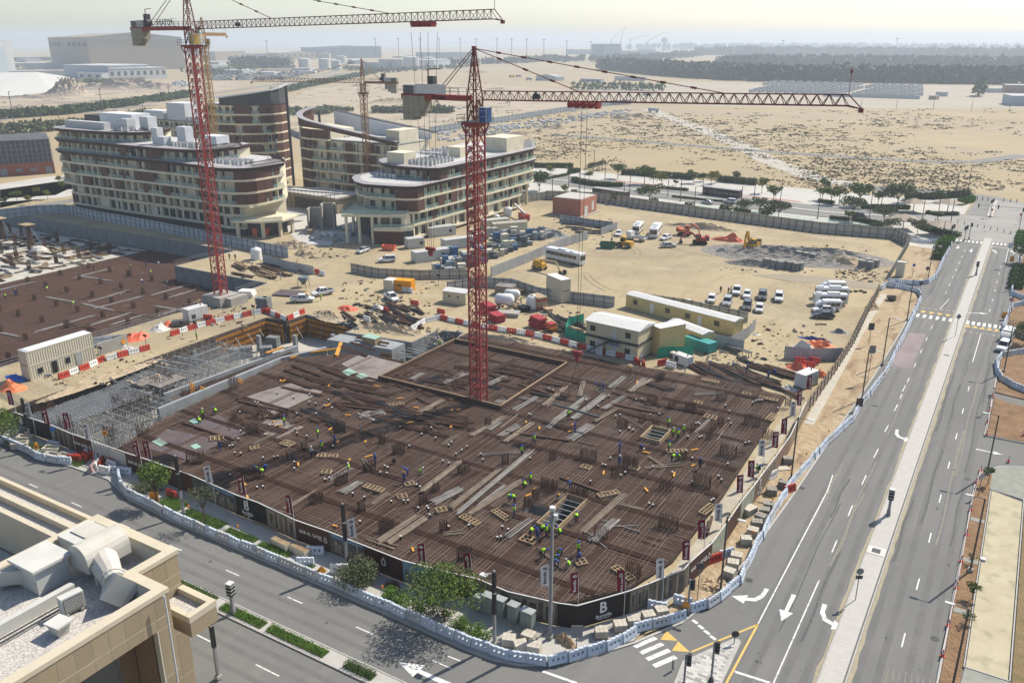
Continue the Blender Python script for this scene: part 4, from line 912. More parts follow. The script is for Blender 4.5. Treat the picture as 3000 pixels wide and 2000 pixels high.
g4=V3((-197.4,229.7,0))
c4,U4,jz4,top4=crane('tower_crane','small brown tower crane standing between the two right blocks',(g4.x,g4.y,0),0,R(197),38.3,40,12.5,1.7,7.4,(cbrn,cbrn),slope=.002,tiefr=(.6,),cab=False)
# ================================================================ apartment blocks under construction
cream=M('cream_render',(.74,.665,.48),.85,var=.08,scale=.4)
creamw=M('cream_wall',(.70,.635,.475),.9,var=.10,scale=.3)
brownp=M('brown_panel',(.095,.044,.032),.6,k2=(.13,.064,.047),scale=.9,orr=.12)
browne=M('brown_eave',(.05,.028,.025),.6,var=.2,scale=.5)
lilac=M('eave_sheet',(.36,.34,.345),.6,var=.12,scale=.4)
winm=M('window_glass',(.022,.028,.034),.12,var=.3,scale=.4,spec=.6,orr=.5)
frm=M('window_frame',(.20,.20,.20),.5)
railg=M('balcony_glass',(.30,.46,.42),.12,var=.1,scale=.3,spec=.6,alpha=.42)
roofw=M('roof_deck',(.50,.50,.485),.85,var=.12,scale=.5,de=6)
acm=M('ac_case',(.55,.55,.54),.5,var=.1,scale=1);acd=M('ac_fan',(.16,.16,.165),.6)
wrap=M('wrapped_unit',(.62,.63,.64),.3,var=.12,scale=1.2)
def chk(p,n=1):
 for _ in rg(n):
  q=[p[0]]
  for i in rg(len(p)-1):
   a,b=V3(p[i]),V3(p[i+1])
   if i:q.append(tuple(a*.75+b*.25))
   if i<len(p)-2:q.append(tuple(a*.25+b*.75))
  q.append(p[-1]);p=q
 return p
def insl(pts,d):
 """move a left-to-right front line inwards (to the left of its direction) by d"""
 o=[];n=len(pts)
 for i in rg(n):
  a,b=V3(pts[max(0,i-1)]),V3(pts[i]);c=V3(pts[min(n-1,i+1)])
  d1=(b-a).normalized() if i else(c-b).normalized();d2=(c-b).normalized() if i<n-1 else d1
  m_=(d1+d2).normalized();k=d/max(.4,m_.dot(d1));o.append((pts[i][0]-m_.y*k,pts[i][1]+m_.x*k))
 return o
def win_mesh(w_,h):
 f=MB()
 for x in(-w_/2,w_/2)+((0,) if w_>1.3 else()):f.box(x,0,0,.08,.1,h)
 f.box(0,0,-.04,w_+.08,.1,.06);f.box(0,0,h,w_+.08,.1,.06)
 return f.mesh('window',frm),bX(0,0,.02,w_-.06,.04,h-.03).mesh('pane',winm),w_
WIN=[win_mesh(.85,2.35),win_mesh(1.7,2.35),win_mesh(2.5,2.35)]
def put_window(t,x,y,z,h,k,out=.03):
 fm,pm,w_=WIN[k];o=link('window',fm,t,(x+msin(h)*out,y-mcos(h)*out,z),h);link('pane',pm,o);return o
def sto(t,front,back,z0,z1,seed,inset=1.5,brown=(),rail=1.0,step=3.3,fins=True,bandh=.62,wallm=None,skipw=()):
 rr=random.Random(seed)
 py_=list(front)+list(back)
 MB().pz(py_,z0-bandh*.55,z0+bandh*.45).bd('floor_band',cream,t)
 inn=insl(front,inset)
 MB().pz(list(inn)+list(back),z0+bandh*.45,z1-bandh*.55).bd('wall',wallm or creamw,t)
 tot=sum((V3(front[i+1])-V3(front[i])).length for i in rg(len(front)-1))
 s=0;zf=z0+bandh*.45
 for i,(x,y,h) in en(along(inn,step,-step*.5)):
  fr=(i+.5)*step/tot;isb=any(a<=fr<=b for a,b in brown)
  if rr.random()<.12:continue
  put_window(t,x,y,zf+.05,h,rr.choice((0,1,1,2,1)))
 for i,(x,y,h) in en(along(front,step,-step*.25)):
  fr=(i+.25)*step/tot;isb=any(a<=fr<=b for a,b in brown);nx,ny=msin(h),-mcos(h)
  if isb or(rr.random()<.16 and brown is not None):
   wd=step*.96 if isb and rr.random()<.8 else rr.choice((1.0,1.5,2.0))
   bX(x-nx*.12,y-ny*.12,zf,wd,.14,z1-z0-bandh,rz=h).bd('brown_panel',brownp,t)
  elif fins and i%2==0:
   q=(x-nx*inset*.5,y-ny*inset*.5);bX(*q,zf,.22,inset*.92,z1-z0-bandh,rz=h).bd('partition',cream,t)
 if rail>0:
  out_=insl(front,.12);mb=MB();n=len(out_)
  for i in rg(n-1):
   a,b=V3(out_[i]),V3(out_[i+1]);L=(b-a).length
   fr=sum((V3(front[j+1])-V3(front[j])).length for j in rg(i))/tot+L/2/tot
   if any(u<=fr<=v for u,v in brown) and rail<2:continue
   k=max(1,int(L/1.7))
   for j in rg(k):
    p,q=a+(b-a)*(j+.03)/k,a+(b-a)*(j+.97)/k;mb.bar((*p,zf+.55),(*q,zf+.55),.04,1.05)
  if mb.v:mb.bd('glass_railing',railg,t,kind='stuff')
def roof(t,front,back,z,fascia=1.0,over=.7):
 fo=insl(front,-over);py_=list(fo)+list(back)
 MB().pz(py_,z-fascia*.3,z+.02).bd('eave',browne,t)
 MB().pz(list(insl(front,-over*.3))+list(back),z-fascia,z-fascia*.3).bd('fascia',browne,t)
 inn=insl(front,1.6);n=len(fo);mb=MB()
 for i in rg(n-1):mb.add([(*fo[i],z+.03),(*fo[i+1],z+.03),(*inn[i+1],z+.32),(*inn[i],z+.32)],[(0,1,2,3)])
 mb.bd('eave_sheets',lilac,t)
 MB().pz(list(insl(front,1.65))+list(back),z+.02,z+.22).bd('roof',roofw,t)
acu=MB();acu.box(0,0,0,1.0,.8,1.25,mi=0);acu.tb_((0,0,1.25),(0,0,1.33),.36,10,mi=1);ACM=acu.mesh('ac_unit',[acm,acd])
def acs(pts,lab,grp,jit=.2):
 for x,y,z in pts:rep(tag(link('ac_unit',ACM,loc=(x+ru(-jit,jit),y+ru(-jit,jit),z),rz=rnd.choice((0,0,.1))),'','air conditioner'),lab+', {o} from the left',grp)
def rb_(x,y,z,sx,sy,sz,m_,lab,name='roof_box',cat='rooftop unit',rz=0):
 return tag(bX(0,0,0,sx,sy,sz).bd(name,m_,loc=(x,y,z),rz=rz),lab,cat)
# ---- A: long stepped block behind the left plot
A=th('apartment_block','long cream and brown block with three stepped roofs behind the left plot','apartment block')
fR=chk([(-286.5,182),(-286.5,174),(-281,170.3),(-252,170.6),(-213,171.2),(-203,168.8),(-195,171.3),(-193,176),(-193.6,187)],1)
bR=[(-200,194),(-284,194)]
fL=[(-281.5,173),(-252,172.6),(-213,173.2),(-204,172),(-198,174)]
MB().pz([(-281,173.4),(-198,174.2),(-198,192),(-281,192)],0,2.0).bd('plinth',dg,A)
sto(A,fL,[(-199,192),(-281,192)],2.3,6.0,1,.9,rail=0,brown=());sto(A,fL,[(-199,192),(-281,192)],6.0,9.6,2,.9,rail=0,brown=())
BRA=[(.86,.97)]
sto(A,fR,bR,9.6,13.2,3,brown=[(.22,.25),(.36,.39),(.55,.58),(.84,.95)]);sto(A,fR,bR,13.2,16.8,4,brown=[(.16,.19),(.30,.33),(.46,.52),(.84,.95)]);sto(A,fR,bR,16.8,20.4,5,brown=[(.14,.17),(.28,.31),(.52,.6),(.84,.95)])
fM=chk([(-286.5,182),(-286.5,174),(-281,170.8),(-250,171.3),(-224,171.8),(-214,175),(-212,187)],1);bM=[(-214,193),(-284,193)]
sto(A,fM,bM,20.4,24.0,6,brown=[(.5,.53),(.62,.7)])
fT=chk([(-286.5,182),(-286.5,174),(-281,171.0),(-264,171.6),(-249,174),(-244,179),(-247,188)],1);bT=[(-250,192),(-284,192)]
sto(A,fT,bT,24.0,27.4,7,brown=())
roof(A,fR,bR,20.5);roof(A,fM,bM,24.2);roof(A,fT,bT,27.6)
MB().pz([(-202,172),(-198,169.5),(-190.5,173),(-186.5,178),(-188,186),(-200,186)],4.7,5.3).bd('canopy',cream,A)
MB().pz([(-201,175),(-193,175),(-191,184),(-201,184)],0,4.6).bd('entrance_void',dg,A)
for a,b_ in(((-198,169.7,5.85),(-190.6,173.1,5.85)),((-190.5,173.1,5.85),(-186.6,178,5.85))):MB().bar(a,b_,.05,1.0).bd('glass_railing',railg,A)
for x,y in((-198,171),(-191.4,174.6),(-188.4,178.6),(-189,184)):bX(x,y,0,.8,.8,4.7).bd('column',cream,A)
MB().pz([(-198,171.8),(-194,172.8),(-193.2,179),(-198,180)],8.9,9.5).bd('balcony_slab',cream,A)
wr=M('white_render',(.66,.68,.70),.8,var=.06)
rb_(-262,184,27.8,17,7,4.6,wr,'white plant room on the highest roof of the long left block','plant_room','plant room');rb_(-277,185,27.8,10,5,3.4,dg,'dark louvred screen on the far end of the highest left roof','roof_screen','screen')
for i in rg(16):rep(tag(bX(0,0,0,1.25,2.4,2.2).bd('ac_cabinet',acm,loc=(-280+i*1.32,175.4,27.8)),'','air conditioner'),'grey ac cabinet in the long row on the highest left roof, {o} from the left','ac cabinets on the highest roof')
rb_(-252.5,178,27.8,3.4,3,3.6,wrap,'grey wrapped unit near the step of the highest left roof');rb_(-247.5,182,27.8,4.2,3.4,4.2,wrap,'white wrapped unit at the right end of the highest left roof')
rb_(-237,177,24.4,2.6,2.4,5.0,wrap,'tall wrapped unit left on the middle roof of the long block');rb_(-233,176,24.4,3.6,2.6,2.6,wrap,'low white wrapped unit on the middle roof of the long block');rb_(-229,181,24.4,4.0,3,5.4,wrap,'tall white wrapped unit on the middle roof of the long block')
rb_(-219,184,24.4,7,5,3.0,wr,'pale plant room at the right end of the middle roof','plant_room','plant room')
acs([(-255+i*1.6,175+j*2,27.82) for i in rg(5) for j in(0,1)],'small ac unit on the highest roof of the long block','ac units on the highest roof');acs([(-228+i*1.5,175.5+j*2,24.42) for i in rg(8) for j in(0,1)],'ac unit on the middle roof of the long block','ac units on the middle roof')
acs([(-209+i*1.6,174.5+j*2.2,20.72) for i in rg(8) for j in(0,1,2)],'ac unit on the lowest roof of the long block','ac units on the lowest roof')
def pergola(pts,z,lab,wd=3.2):
 t=th('pergola',lab,'pergola',(pts[0][0],pts[0][1],z));x0,y0=pts[0]
 for off in(0,wd):
  q=insl(pts,off)
  for i in rg(len(q)-1):MB().bar((q[i][0]-x0,q[i][1]-y0,off*.18),(q[i+1][0]-x0,q[i+1][1]-y0,off*.18),.18).bd('edge_beam',browne,t)
 qi=insl(pts,wd)
 for i in rg(len(pts)-1):
  a,b,c,d=V3(pts[i]),V3(pts[i+1]),V3(qi[i]),V3(qi[i+1]);n=max(2,int((b-a).length/.9))
  for k in rg(n):
   p=a+(b-a)*k/n;q=c+(d-c)*k/n;MB().bar((p.x-x0,p.y-y0,.05),(q.x-x0,q.y-y0,wd*.18),.1).bd('rafter',browne,t)
pergola([(-193.4,174.5),(-192.8,180),(-194,188),(-203,195)],20.9,'brown open steel pergola round the lowest roof tip of the long block')
pergola([(-212.6,176),(-211.6,182),(-213,189),(-220,194)],24.5,'brown open steel pergola round the middle roof tip of the long block')
pergola([(-245,178),(-244,184),(-249,191)],27.9,'brown open steel pergola at the highest roof tip of the long block')
# ---- B: wedge-fronted block with terrace by the cabins
B=th('apartment_block','cream wedge fronted block with glass terraces and white ac units on top','apartment block')
fB=chk([(-178,206),(-177,199),(-166.5,189.6),(-157.5,190.8),(-149.8,192.8),(-149.0,197),(-149.0,258),(-151,266),(-158,270)],1);bB=[(-174,270),(-178,262)]
fB1=[(-157.5,191.5),(-150.2,193.6),(-149.8,200),(-149.8,254)];bB1=[(-166,254),(-166,196)]
sto(B,fB1,bB1,1.2,4.9,11,.8,rail=0,brown=());sto(B,fB1,bB1,4.9,8.5,12,1.2,brown=())
BB=[(.285,.36),(.42,.44),(.47,.52)]
sto(B,fB,bB,8.5,12.3,13,brown=BB);sto(B,fB,bB,12.3,16.0,14,brown=BB)
fBu=chk([(-177,216),(-175.5,210),(-166.5,203),(-156,203),(-149.8,204),(-149.0,209),(-149.0,258),(-151,266),(-158,270)],1)
sto(B,fBu,bB,16.0,19.8,15,brown=[(.30,.37),(.45,.5)])
roof(B,fB,[(-160,222),(-178,216)],16.1);roof(B,fBu,bB,19.9)
MB().pz([(-176,198),(-166.2,181),(-157.4,185.6),(-149.6,191),(-157,192),(-166,191)],7.75,8.5).bd('terrace_slab',cream,B)
for a,b_ in(((-176,197.6),(-166.2,181.2)),((-166.2,181.2),(-157.5,185.8)),((-157.5,185.8),(-149.8,191))):MB().bar((*a,9.05),(*b_,9.05),.05,1.05).bd('glass_railing',railg,B)
MB().pz([(-157.6,184.6),(-150.4,188.2),(-148.6,191.4),(-150.2,193),(-157,191.6)],3.9,5.0).bd('balcony_slab',cream,B)
for a,b_ in(((-157.6,184.8),(-150.5,188.4)),((-150.5,188.4),(-148.7,191.4))):MB().bar((*a,5.5),(*b_,5.5),.05,1.0).bd('glass_railing',railg,B)
MB().pz([(-157.6,185),(-150.6,188.6),(-150.8,192),(-157.4,191.4)],0,3.88).bd('entrance_wall',brownp,B)
MB().pz([(-150.55,188.6),(-148.7,191.4),(-150.2,192.8),(-150.7,192)],0,3.88).bd('dark_wall',dg,B)
MB().pz([(-157.6,186.5),(-150.6,190.1),(-150.8,193),(-157.4,192.4)],5.0,7.7).bd('wall',creamw,B)
for i,(x,y) in en(((-155.5,187.4),(-152.6,188.9))):put_window(B,x,y,5.1,mat2(3.6,7),2,.08)
for x,y in((-165.6,182.2),(-162.2,183.8),(-158.7,185.4),(-172.5,193)):MB().tb_((x,y,0),(x,y,7.75),.45,12).bd('column',cream,B)
for x,y in((-152.6,262.4),(-157.5,266.5),(-163,268)):MB().tb_((x,y,0),(x,y,8.2),.5,10).bd('column',cream,B)
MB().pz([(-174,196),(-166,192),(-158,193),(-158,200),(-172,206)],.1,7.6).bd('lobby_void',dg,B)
rb_(-165,208,20.1,6.5,6,3.2,creamw,'cream stair house at the front of the wedge block roof','stair_house','stair house');rb_(-155,251,20.1,9,11,4.6,creamw,'large cream plant room at the back of the wedge block roof','plant_room','plant room')
rb_(-158,228,20.1,4.5,4,3.2,creamw,'small cream stair house mid way along the wedge block roof','stair_house','stair house');rb_(-162,216,22.4,10,3,.15,lilac,'grey shade canopy sheet above the wedge block roof','canopy','canopy',.25)
acs([(-160.5+i*1.5,206.5+j*1.9,20.12) for i in rg(6) for j in rg(7)],'slim ac unit on the wedge block roof front','ac units on the wedge block');acs([(-172+i*1.4,228+j*6,20.12) for i in rg(9) for j in rg(3)],'ac unit at the back of the wedge block roof','ac units at the back of the wedge block')
for i in rg(5):rep(tag(bX(0,0,0,1.1,2.2,2.4).bd('ac_cabinet',acm,loc=(-152+.2*i,259+i*1.1,20.1)),'','air conditioner'),'white ac cabinet at the far end of the wedge block roof, {o} from the left','ac cabinets on the wedge block')
acs([(-169+i*1.6,201.2,16.35) for i in rg(5)],'ac unit on the lower front roof of the wedge block','ac units on the lower wedge roof',.1)
# ---- C and D: the pair with rising roofs
def sloped(t,pts,zb,zt,th,mat,name):
 n=len(pts);s=[0]
 for i in rg(n-1):s.append(s[-1]+(V3(pts[i+1])-V3(pts[i])).length)
 q=insl(pts,th);mb=MB();vs=[]
 for i in rg(n):
  f_=s[i]/s[-1];b_,tt=zb(f_),zt(f_);vs+=[(*pts[i],b_),(*pts[i],tt),(*q[i],tt),(*q[i],b_)]
 fs=[]
 for i in rg(n-1):
  a,b_=4*i,4*i+4;fs+=[(a,b_,b_+1,a+1),(a+1,b_+1,b_+2,a+2),(a+2,b_+2,b_+3,a+3),(a+3,b_+3,b_,a)]
 mb.add(vs,fs+[(0,1,2,3),(4*n-4,4*n-1,4*n-2,4*n-3)]);return mb.bd(name,mat,t)
Cb=th('apartment_block','brown block with a roof line falling to the right, beside the small brown crane','apartment block')
fC=chk([(-240,254),(-238.5,244),(-230,236.6),(-215,236),(-186,237)],1);bC=[(-186,256),(-236,262)]
fCr=[(-186,237),(-168,239),(-166,250)]
allb=[(0,.42)]
for i,z in en((2.2,5.8,9.4,13.0,16.6)):sto(Cb,fC,bC,z,z+3.6,30+i,1.2,brown=[(0,.17),(.24,.42),(.66,.72),(.80,.86)])
for i,z in en((5.8,9.4,13.0)):sto(Cb,fCr,[(-170,258),(-186,258)],z,z+3.6,40+i,1.2,brown=[(.2,.3)])
roof(Cb,fCr,[(-170,258),(-186,258)],16.7)
fCu=chk([(-240,254),(-238.5,244),(-230,236.6),(-216,236)],1);sto(Cb,fCu,[(-216,250),(-236,258)],20.2,23.8,36,1.2,brown=[(0,.3),(.5,.9)])
MB().pz(list(insl(fC,1.2))+bC,20.1,20.5).bd('roof',roofw,Cb)
sloped(Cb,insl(fC,.05),lambda f_:24.0-max(0,f_-.45)*7.5 if f_>.45 else 24.0,lambda f_:29.3-8.2*f_,.35,brownp,'sloped_fascia')
sloped(Cb,insl(fC,-.5),lambda f_:29.3-8.2*f_,lambda f_:29.6-8.2*f_,2.2,lilac,'eave_sheets')
sloped(Cb,[(-236,261.5),(-185,256)],lambda f_:20.5,lambda f_:27.5-5*f_,.4,wr,'back_parapet');sloped(Cb,[(-237,262),(-184,256.6)],lambda f_:27.5-5*f_,lambda f_:27.8-5*f_,2.6,dg,'back_coping')
for x,y in((-241.5,250),(-240.5,258)):MB().tb_((x,y,0),(x,y,28),.5,8).bd('corner_post',dg,Cb)
MB().pz([(-192,239),(-186,239),(-186,250),(-192,250)],20.5,24.6).bd('stair_house',creamw,Cb)
acs([(-226+i*1.5,243+j*2,20.55) for i in rg(6) for j in rg(3)],'ac unit behind the falling parapet of the brown block','ac units on the brown block');acs([(-184+i*1.4,244+j*3,16.95) for i in rg(9) for j in rg(2)],'ac unit on the low right wing of the brown block','ac units on the brown block wing')
rb_(-220,250,20.5,8,5,2.2,wr,'white plant box behind the falling parapet of the brown block','plant_room','plant room')
D=th('apartment_block','brown and cream block with a curved roof rising to the right, behind the long block','apartment block')
fD=chk([(-325,232),(-300,231),(-287,230),(-272,231.5),(-262,236),(-258,244),(-262,254)],1);bD=[(-275,264),(-325,262)]
for i in rg(6):sto(D,fD,bD,3.0+i*3.6,6.6+i*3.6,60+i,1.2,brown=[(.60,.67),(.72,.80),(.88,.99)])
fDu=chk([(-285,231),(-272,231.5),(-262,236),(-258,244),(-262,254)],1)
for z in(24.6,28.2):sto(D,fDu,[(-275,262),(-285,262)],z,z+3.6,70,1.2,brown=[(.38,.5),(.62,.95)])
MB().pz(list(insl(fD,1.2))+bD,24.5,24.9).bd('roof',roofw,D);MB().pz(list(insl(fDu,1.2))+[(-275,262),(-285,262)],31.7,32.1).bd('roof',roofw,D)
fDt=chk([(-276,231.4),(-270,232),(-262,236),(-258,244),(-262,254)],1)
sloped(D,fDt,lambda f_:31.8,lambda f_:34.0+4.6*f_,.35,dg,'sloped_fascia');sloped(D,insl(fDt,-.4),lambda f_:34.0+4.6*f_,lambda f_:34.4+4.6*f_,1.2,roofw,'coping')
sloped(D,[(-262,254),(-275,263),(-300,262)],lambda f_:25,lambda f_:38.6-7*f_,.4,dg,'back_parapet')
MB().tb_((-256.6,248,0),(-256.6,248,38.6),.55,8).bd('corner_post',dg,D)
rb_(-300,238,24.9,11,8,6.5,wr,'tall white stair house on the roof behind the yellow crane','stair_house','stair house');rb_(-313,236,24.9,12,6,3.2,wr,'low white plant room left of the tall white stair house','plant_room','plant room')
acs([(-294+i*1.4,235,24.92) for i in rg(6)],'ac unit on the roof behind the yellow crane','ac units behind the yellow crane')
Cb.location=(-3,-1.6,0);Cb.scale=(1,1,1.05);D.location=(3,1.8,0)
# ---- low hall between the blocks, its scaffolded wall
q=[G(*p,5.5) for p in((820,548),(950,552),(1054,565),(985,580),(822,557))]
hall=th('low_hall','low flat roofed hall with scaffolded dark wall between the blocks','hall',(q[0].x,q[0].y,0));h0=q[0]
MB().pz([(p.x-h0.x,p.y-h0.y) for p in q],0,5.0).bd('wall',M('stone_wall',(.33,.28,.21),.9,var=.15),hall);MB().pz([(p.x-h0.x,p.y-h0.y) for p in[q[0]+V3((-1,1,0)),q[1]+V3((0,1,0)),q[2]+V3((1,0,0)),q[3]+V3((.5,-1,0)),q[4]+V3((-1,-.6,0))]],5.02,5.6).bd('roof',pp,hall)
a,b_=q[4],q[3];mb=MB()
for i in rg(15):
 p=a+(b_-a)*i/14;mb.bar((p.x-h0.x+.4,p.y-h0.y-1.2,0),(p.x-h0.x+.4,p.y-h0.y-1.2,7),.1)
for z in(1.8,3.6,5.4):mb.bar((a.x-h0.x+.4,a.y-h0.y-1.2,z),(b_.x-h0.x+.4,b_.y-h0.y-1.2,z),.08)
mb.bd('scaffold_frame',dg,hall)
m_=a+(b_-a)*.5;bX(m_.x-h0.x+.3,m_.y-h0.y-.15,.4,(b_-a).length*.5,.1,3.6,rz=mat2((b_-a).y,(b_-a).x)).bd('shop_front',dg,hall)
for px_,s in(((925,672),1),((965,675),1.25)):
 g=G(*px_);t=th('concrete_portal','unfinished grey portal box on the court between the blocks, '+('left' if s==1 else 'right')+' one','portal',g,.6)
 bX(-1.8,0,0,.5,4,6.6*s).bd('side_wall',conc,t);bX(1.8,0,0,.5,4,6.6*s).bd('side_wall',conc,t);bX(0,1.7,0,3.05,.4,6.6*s).bd('back_wall',conc,t)
for i,(px_,sx,sy,h) in en((((985,690),10,4,1.0),((1000,672),12,6,.6),((930,715),9,5,.5))):stc(bX(0,0,0,sx,sy,h).bd('concrete_step',roofw,loc=G(*px_),rz=.5))
st_('court',pp,[tuple(G(*p).xy) for p in((830,600),(1045,600),(1060,650),(1090,712),(880,720),(855,690),(830,660))],(),.09)
# ---- near beige building with roof plant
beige=M('beige_panel',(.32,.255,.165),.65,k2=(.36,.292,.195),scale=.25,orr=.07)
capm=M('beige_coping',(.56,.50,.38),.8,var=.06,scale=.6);joint=M('panel_joint',(.60,.54,.42),.85)
gravel=M('white_gravel',(.33,.31,.285),.95,k2=(.66,.63,.58),scale=6.5,de=2,bump=.05,bs_=9)
ductm=M('duct',(.50,.475,.41),.6,k2=(.58,.56,.50),scale=.8,de=6);inw=M('parapet_inner',(.56,.56,.52),.85,var=.08,scale=.5)
N=th('beige_building','tan panelled building with gravel roof and large duct in the near left corner','building',(0,0,0));ZR=20.0
OUT=[(-58.2,33.4),(-48.7,33.4),(-48.7,30.0),(-45.4,30.0),(-45.4,2),(-58.2,2)]
IN=[(-57.4,32.6),(-49.5,32.6),(-49.5,29.2),(-46.2,29.2),(-46.2,2.8),(-57.4,2.8)]
MB().pz([(-57.4,32.6),(-49.5,32.6),(-49.5,29.2),(-46.2,29.2),(-46.2,2.8),(-57.4,2.8)],17.0,18.4,mi=0,mtop=1).bd('roof_slab',[creamw,gravel],N)
MB().pz([(-57.4,32.6),(-49.5,32.6),(-49.5,28.65),(-48.4,28.6),(-48.4,2.8),(-57.4,2.8)],.25,16.99).bd('core',creamw,N)
MB().pz([(-49.4,28.66),(-46.2,28.66),(-46.2,29.2),(-49.4,29.2)],.25,16.99).bd('jamb',M('jamb_brown',(.26,.175,.10),.7,var=.08),N)
for i in rg(6):
 a,b_=V3(OUT[i]),V3(OUT[(i+1)%6]);c,d=V3(IN[i]),V3(IN[(i+1)%6])
 MB().pz([a,b_,d,c],ZR-.34,ZR).bd('coping',capm,N)
 dd=(b_-a).normalized();n=V3((-dd.y,dd.x));L=(b_-a).length
 k1=.12;MB().pz([c-dd*0,d+dd*0,d+(-n)*-.0+V3((0,0)),c] if False else[a+(c-a)*.55,b_+(d-b_)*.55,d,c],18.42,ZR-.35).bd('parapet',inw,N)
def panels(a,b_,hole=None):
 a,b_=V3(a),V3(b_);d=(b_-a).normalized();L=(b_-a).length;out_=V3((-d.y,d.x)) if False else V3((d.y,-d.x));h=mat2(d.y,d.x)
 n=max(1,round(L/1.15));w_=L/n;zs=[(ZR-.36,1.55),(ZR-1.93,.87),(ZR-2.82,3.9),(ZR-6.74,3.9),(ZR-10.66,3.9),(ZR-14.58,3.9)]
 mj_=MB()
 for zt,hh in zs:
  for i in rg(n):
   p=a+d*(i+.5)*w_
   if hole and hole(p,zt-hh/2):continue
   bX(p.x+.36*-out_.x,p.y+.36*-out_.y,zt-hh+.02,w_-.05,.62,hh-.05,rz=h).bd('panel',beige,N)
 q=a+(b_-a)/2;bX(q.x-.345*out_.x,q.y-.345*out_.y,.3,L-.05,.56,ZR-.8,rz=h).bd('joint_backing',joint,N) if hole is None else None
panels((-48.7,30.06),(-48.7,33.3));panels((-76,33.4),(-48.75,33.4)) if False else None
panels((-48.6,30.0),(-45.45,30.0)) if False else None
bay=lambda p,z:p.y<28.6 and z<ZR-2.82
panels((-45.4,2.1),(-45.4,29.95),bay)
bX(-45.715,29.28,.3,.5,1.2,ZR-.8).bd('joint_backing',joint,N);bX(-45.715,15.3,ZR-2.78,.5,26.6,2.4).bd('joint_backing',joint,N)
MB().pz([(-58.1,33.35),(-49.0,33.35),(-49.0,32.7),(-58.1,32.7)],.3,ZR-.36).bd('north_wall',beige,N);MB().pz([(-48.65,29.9),(-45.5,29.95),(-45.5,29.3),(-48.65,29.3)],.3,ZR-.36).bd('return_wall',beige,N)
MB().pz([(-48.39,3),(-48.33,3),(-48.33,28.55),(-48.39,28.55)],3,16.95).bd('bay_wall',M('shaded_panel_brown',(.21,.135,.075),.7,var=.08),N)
for i in rg(5):
 w_=bX(-48.28,25.4-i*4.4,ZR-8.6,.08,3.8,4.2).bd('window',frm,N);bX(-48.22,25.4-i*4.4,ZR-8.5,.06,3.5,4.0).bd('pane',winm,w_)
MB().tb_((-45.0,29.3,2),(-45.0,29.3,ZR-.1),.07,8).bd('down_pipe',pale,N)
L2=th('roof_ledge','low beige ledge with a small gravel bed jutting out by the tan building','ledge',(0,0,0))
MB().pz([(-48.66,31.0),(-45.1,31.0),(-45.1,33.3),(-48.66,33.3)],15.3,16.5,mi=0,mtop=1).bd('slab',[beige,gravel],L2)
for(x,y,sx,sy) in((-46.9,33.1,3.6,.5),(-45.3,31.9,.45,1.88),(-46.95,31.15,2.8,.4)):bX(x,y,16.51,sx,sy,.5).bd('coping',capm,L2)
W2=th('low_wing','lower cream terrace wing with gravel strips at the left edge','wing',(0,0,0));tilem=M('roof_tiles',(.21,.165,.13),.85,var=.2,scale=1.2)
MB().pz([(-110,2),(-58.4,2),(-58.4,33.4),(-110,33.4)],8,11.2,mi=0,mtop=1).bd('lower_roof',[capm,gravel],W2)
for i in rg(14):
 for j in rg(6):bX(-59.8-i*1.05,31.6-j*1.05,11.21,1.0,1.0,.05).bd('tile',tilem,W2)
for(y0,y1,z) in((36.2,39.4,13.0),(33.6,35.6,15.2)):
 MB().pz([(-110,y0),(-59-(0 if z>14 else 2.5),y0),(-59-(0 if z>14 else 2.5),y1),(-110,y1)],6,z-.5,mi=0,mtop=1).bd('terrace',[capm,gravel],W2)
 for y in(y0+.2,y1-.2):bX(-85.5,y,z-.49,46.5,.4,.6).bd('coping',capm,W2)
P1=lambda px,py,z:G(px,py,z)
def duct(pts,w_,h,name,par,m_=ductm):
 mb=MB()
 for a,b_ in zip(pts,pts[1:]):mb.bar(a,b_,w_,h)
 return mb.bd(name,m_,par)
U_=th('duct_unit','large silver round topped duct unit on the tan building roof','duct',(-53.4,30.3,18.45))
mb=MB();pr=[(-1.15,.9),(1.15,.9)]+[(1.15*mcos(a),1.7+1.15*msin(a)) for a in[PI*i/10 for i in rg(11)]]
mb.extr(pr,3.4,rz=PI/2*0+PI/2);mb.bd('round_casing',ductm,U_)
mb=MB();mb.box(-2.4,.9,.7,2.4,1.6,1.3);mb.bd('plenum',ductm,U_);mb=MB();mb.tb_((.9,-.4,1.2),(3.2,-1.3,1.2),1.05,14,r2=.75);mb.bd('taper',ductm,U_);mb=MB();mb.tb_((3.2,-1.3,1.2),(3.9,-1.55,1.2),.78,16);mb.tb_((3.35,-1.35,1.2),(3.5,-1.41,1.2),.85,16);mb.bd('flange',ductm,U_)
mb=MB();mb.tb_((3.9,-1.55,1.2),(5.3,-2.1,1.3),.8,4,r2=1.35);mb.bd('outlet',ductm,U_)
for x in(-2.4,-.8,.8):bX(x,-.8,0,.1,.1,.9).box(x,1.0,0,.1,.1,.9).bd('stand',galv,U_)
bX(-56.9,31.6,20.3,5.6,3.4,.22).bd('roof_slab',inw,U_) if False else None
tag(bX(0,0,0,2.8,2.6,1.9).bd('service_cover',inw,loc=(-56.0,30.9,18.45),rz=0),'flat white plant cover beside the round topped duct unit','plant cover')
sh=th('plant_shaft','pale square plant shaft with overhanging lid on the gravel roof','shaft',(-55.6,27.2,18.45));bX(0,0,0,2.6,2.4,1.9).bd('shaft_wall',inw,sh);bX(0,0,1.91,3.1,2.9,.2).bd('lid',inw,sh)
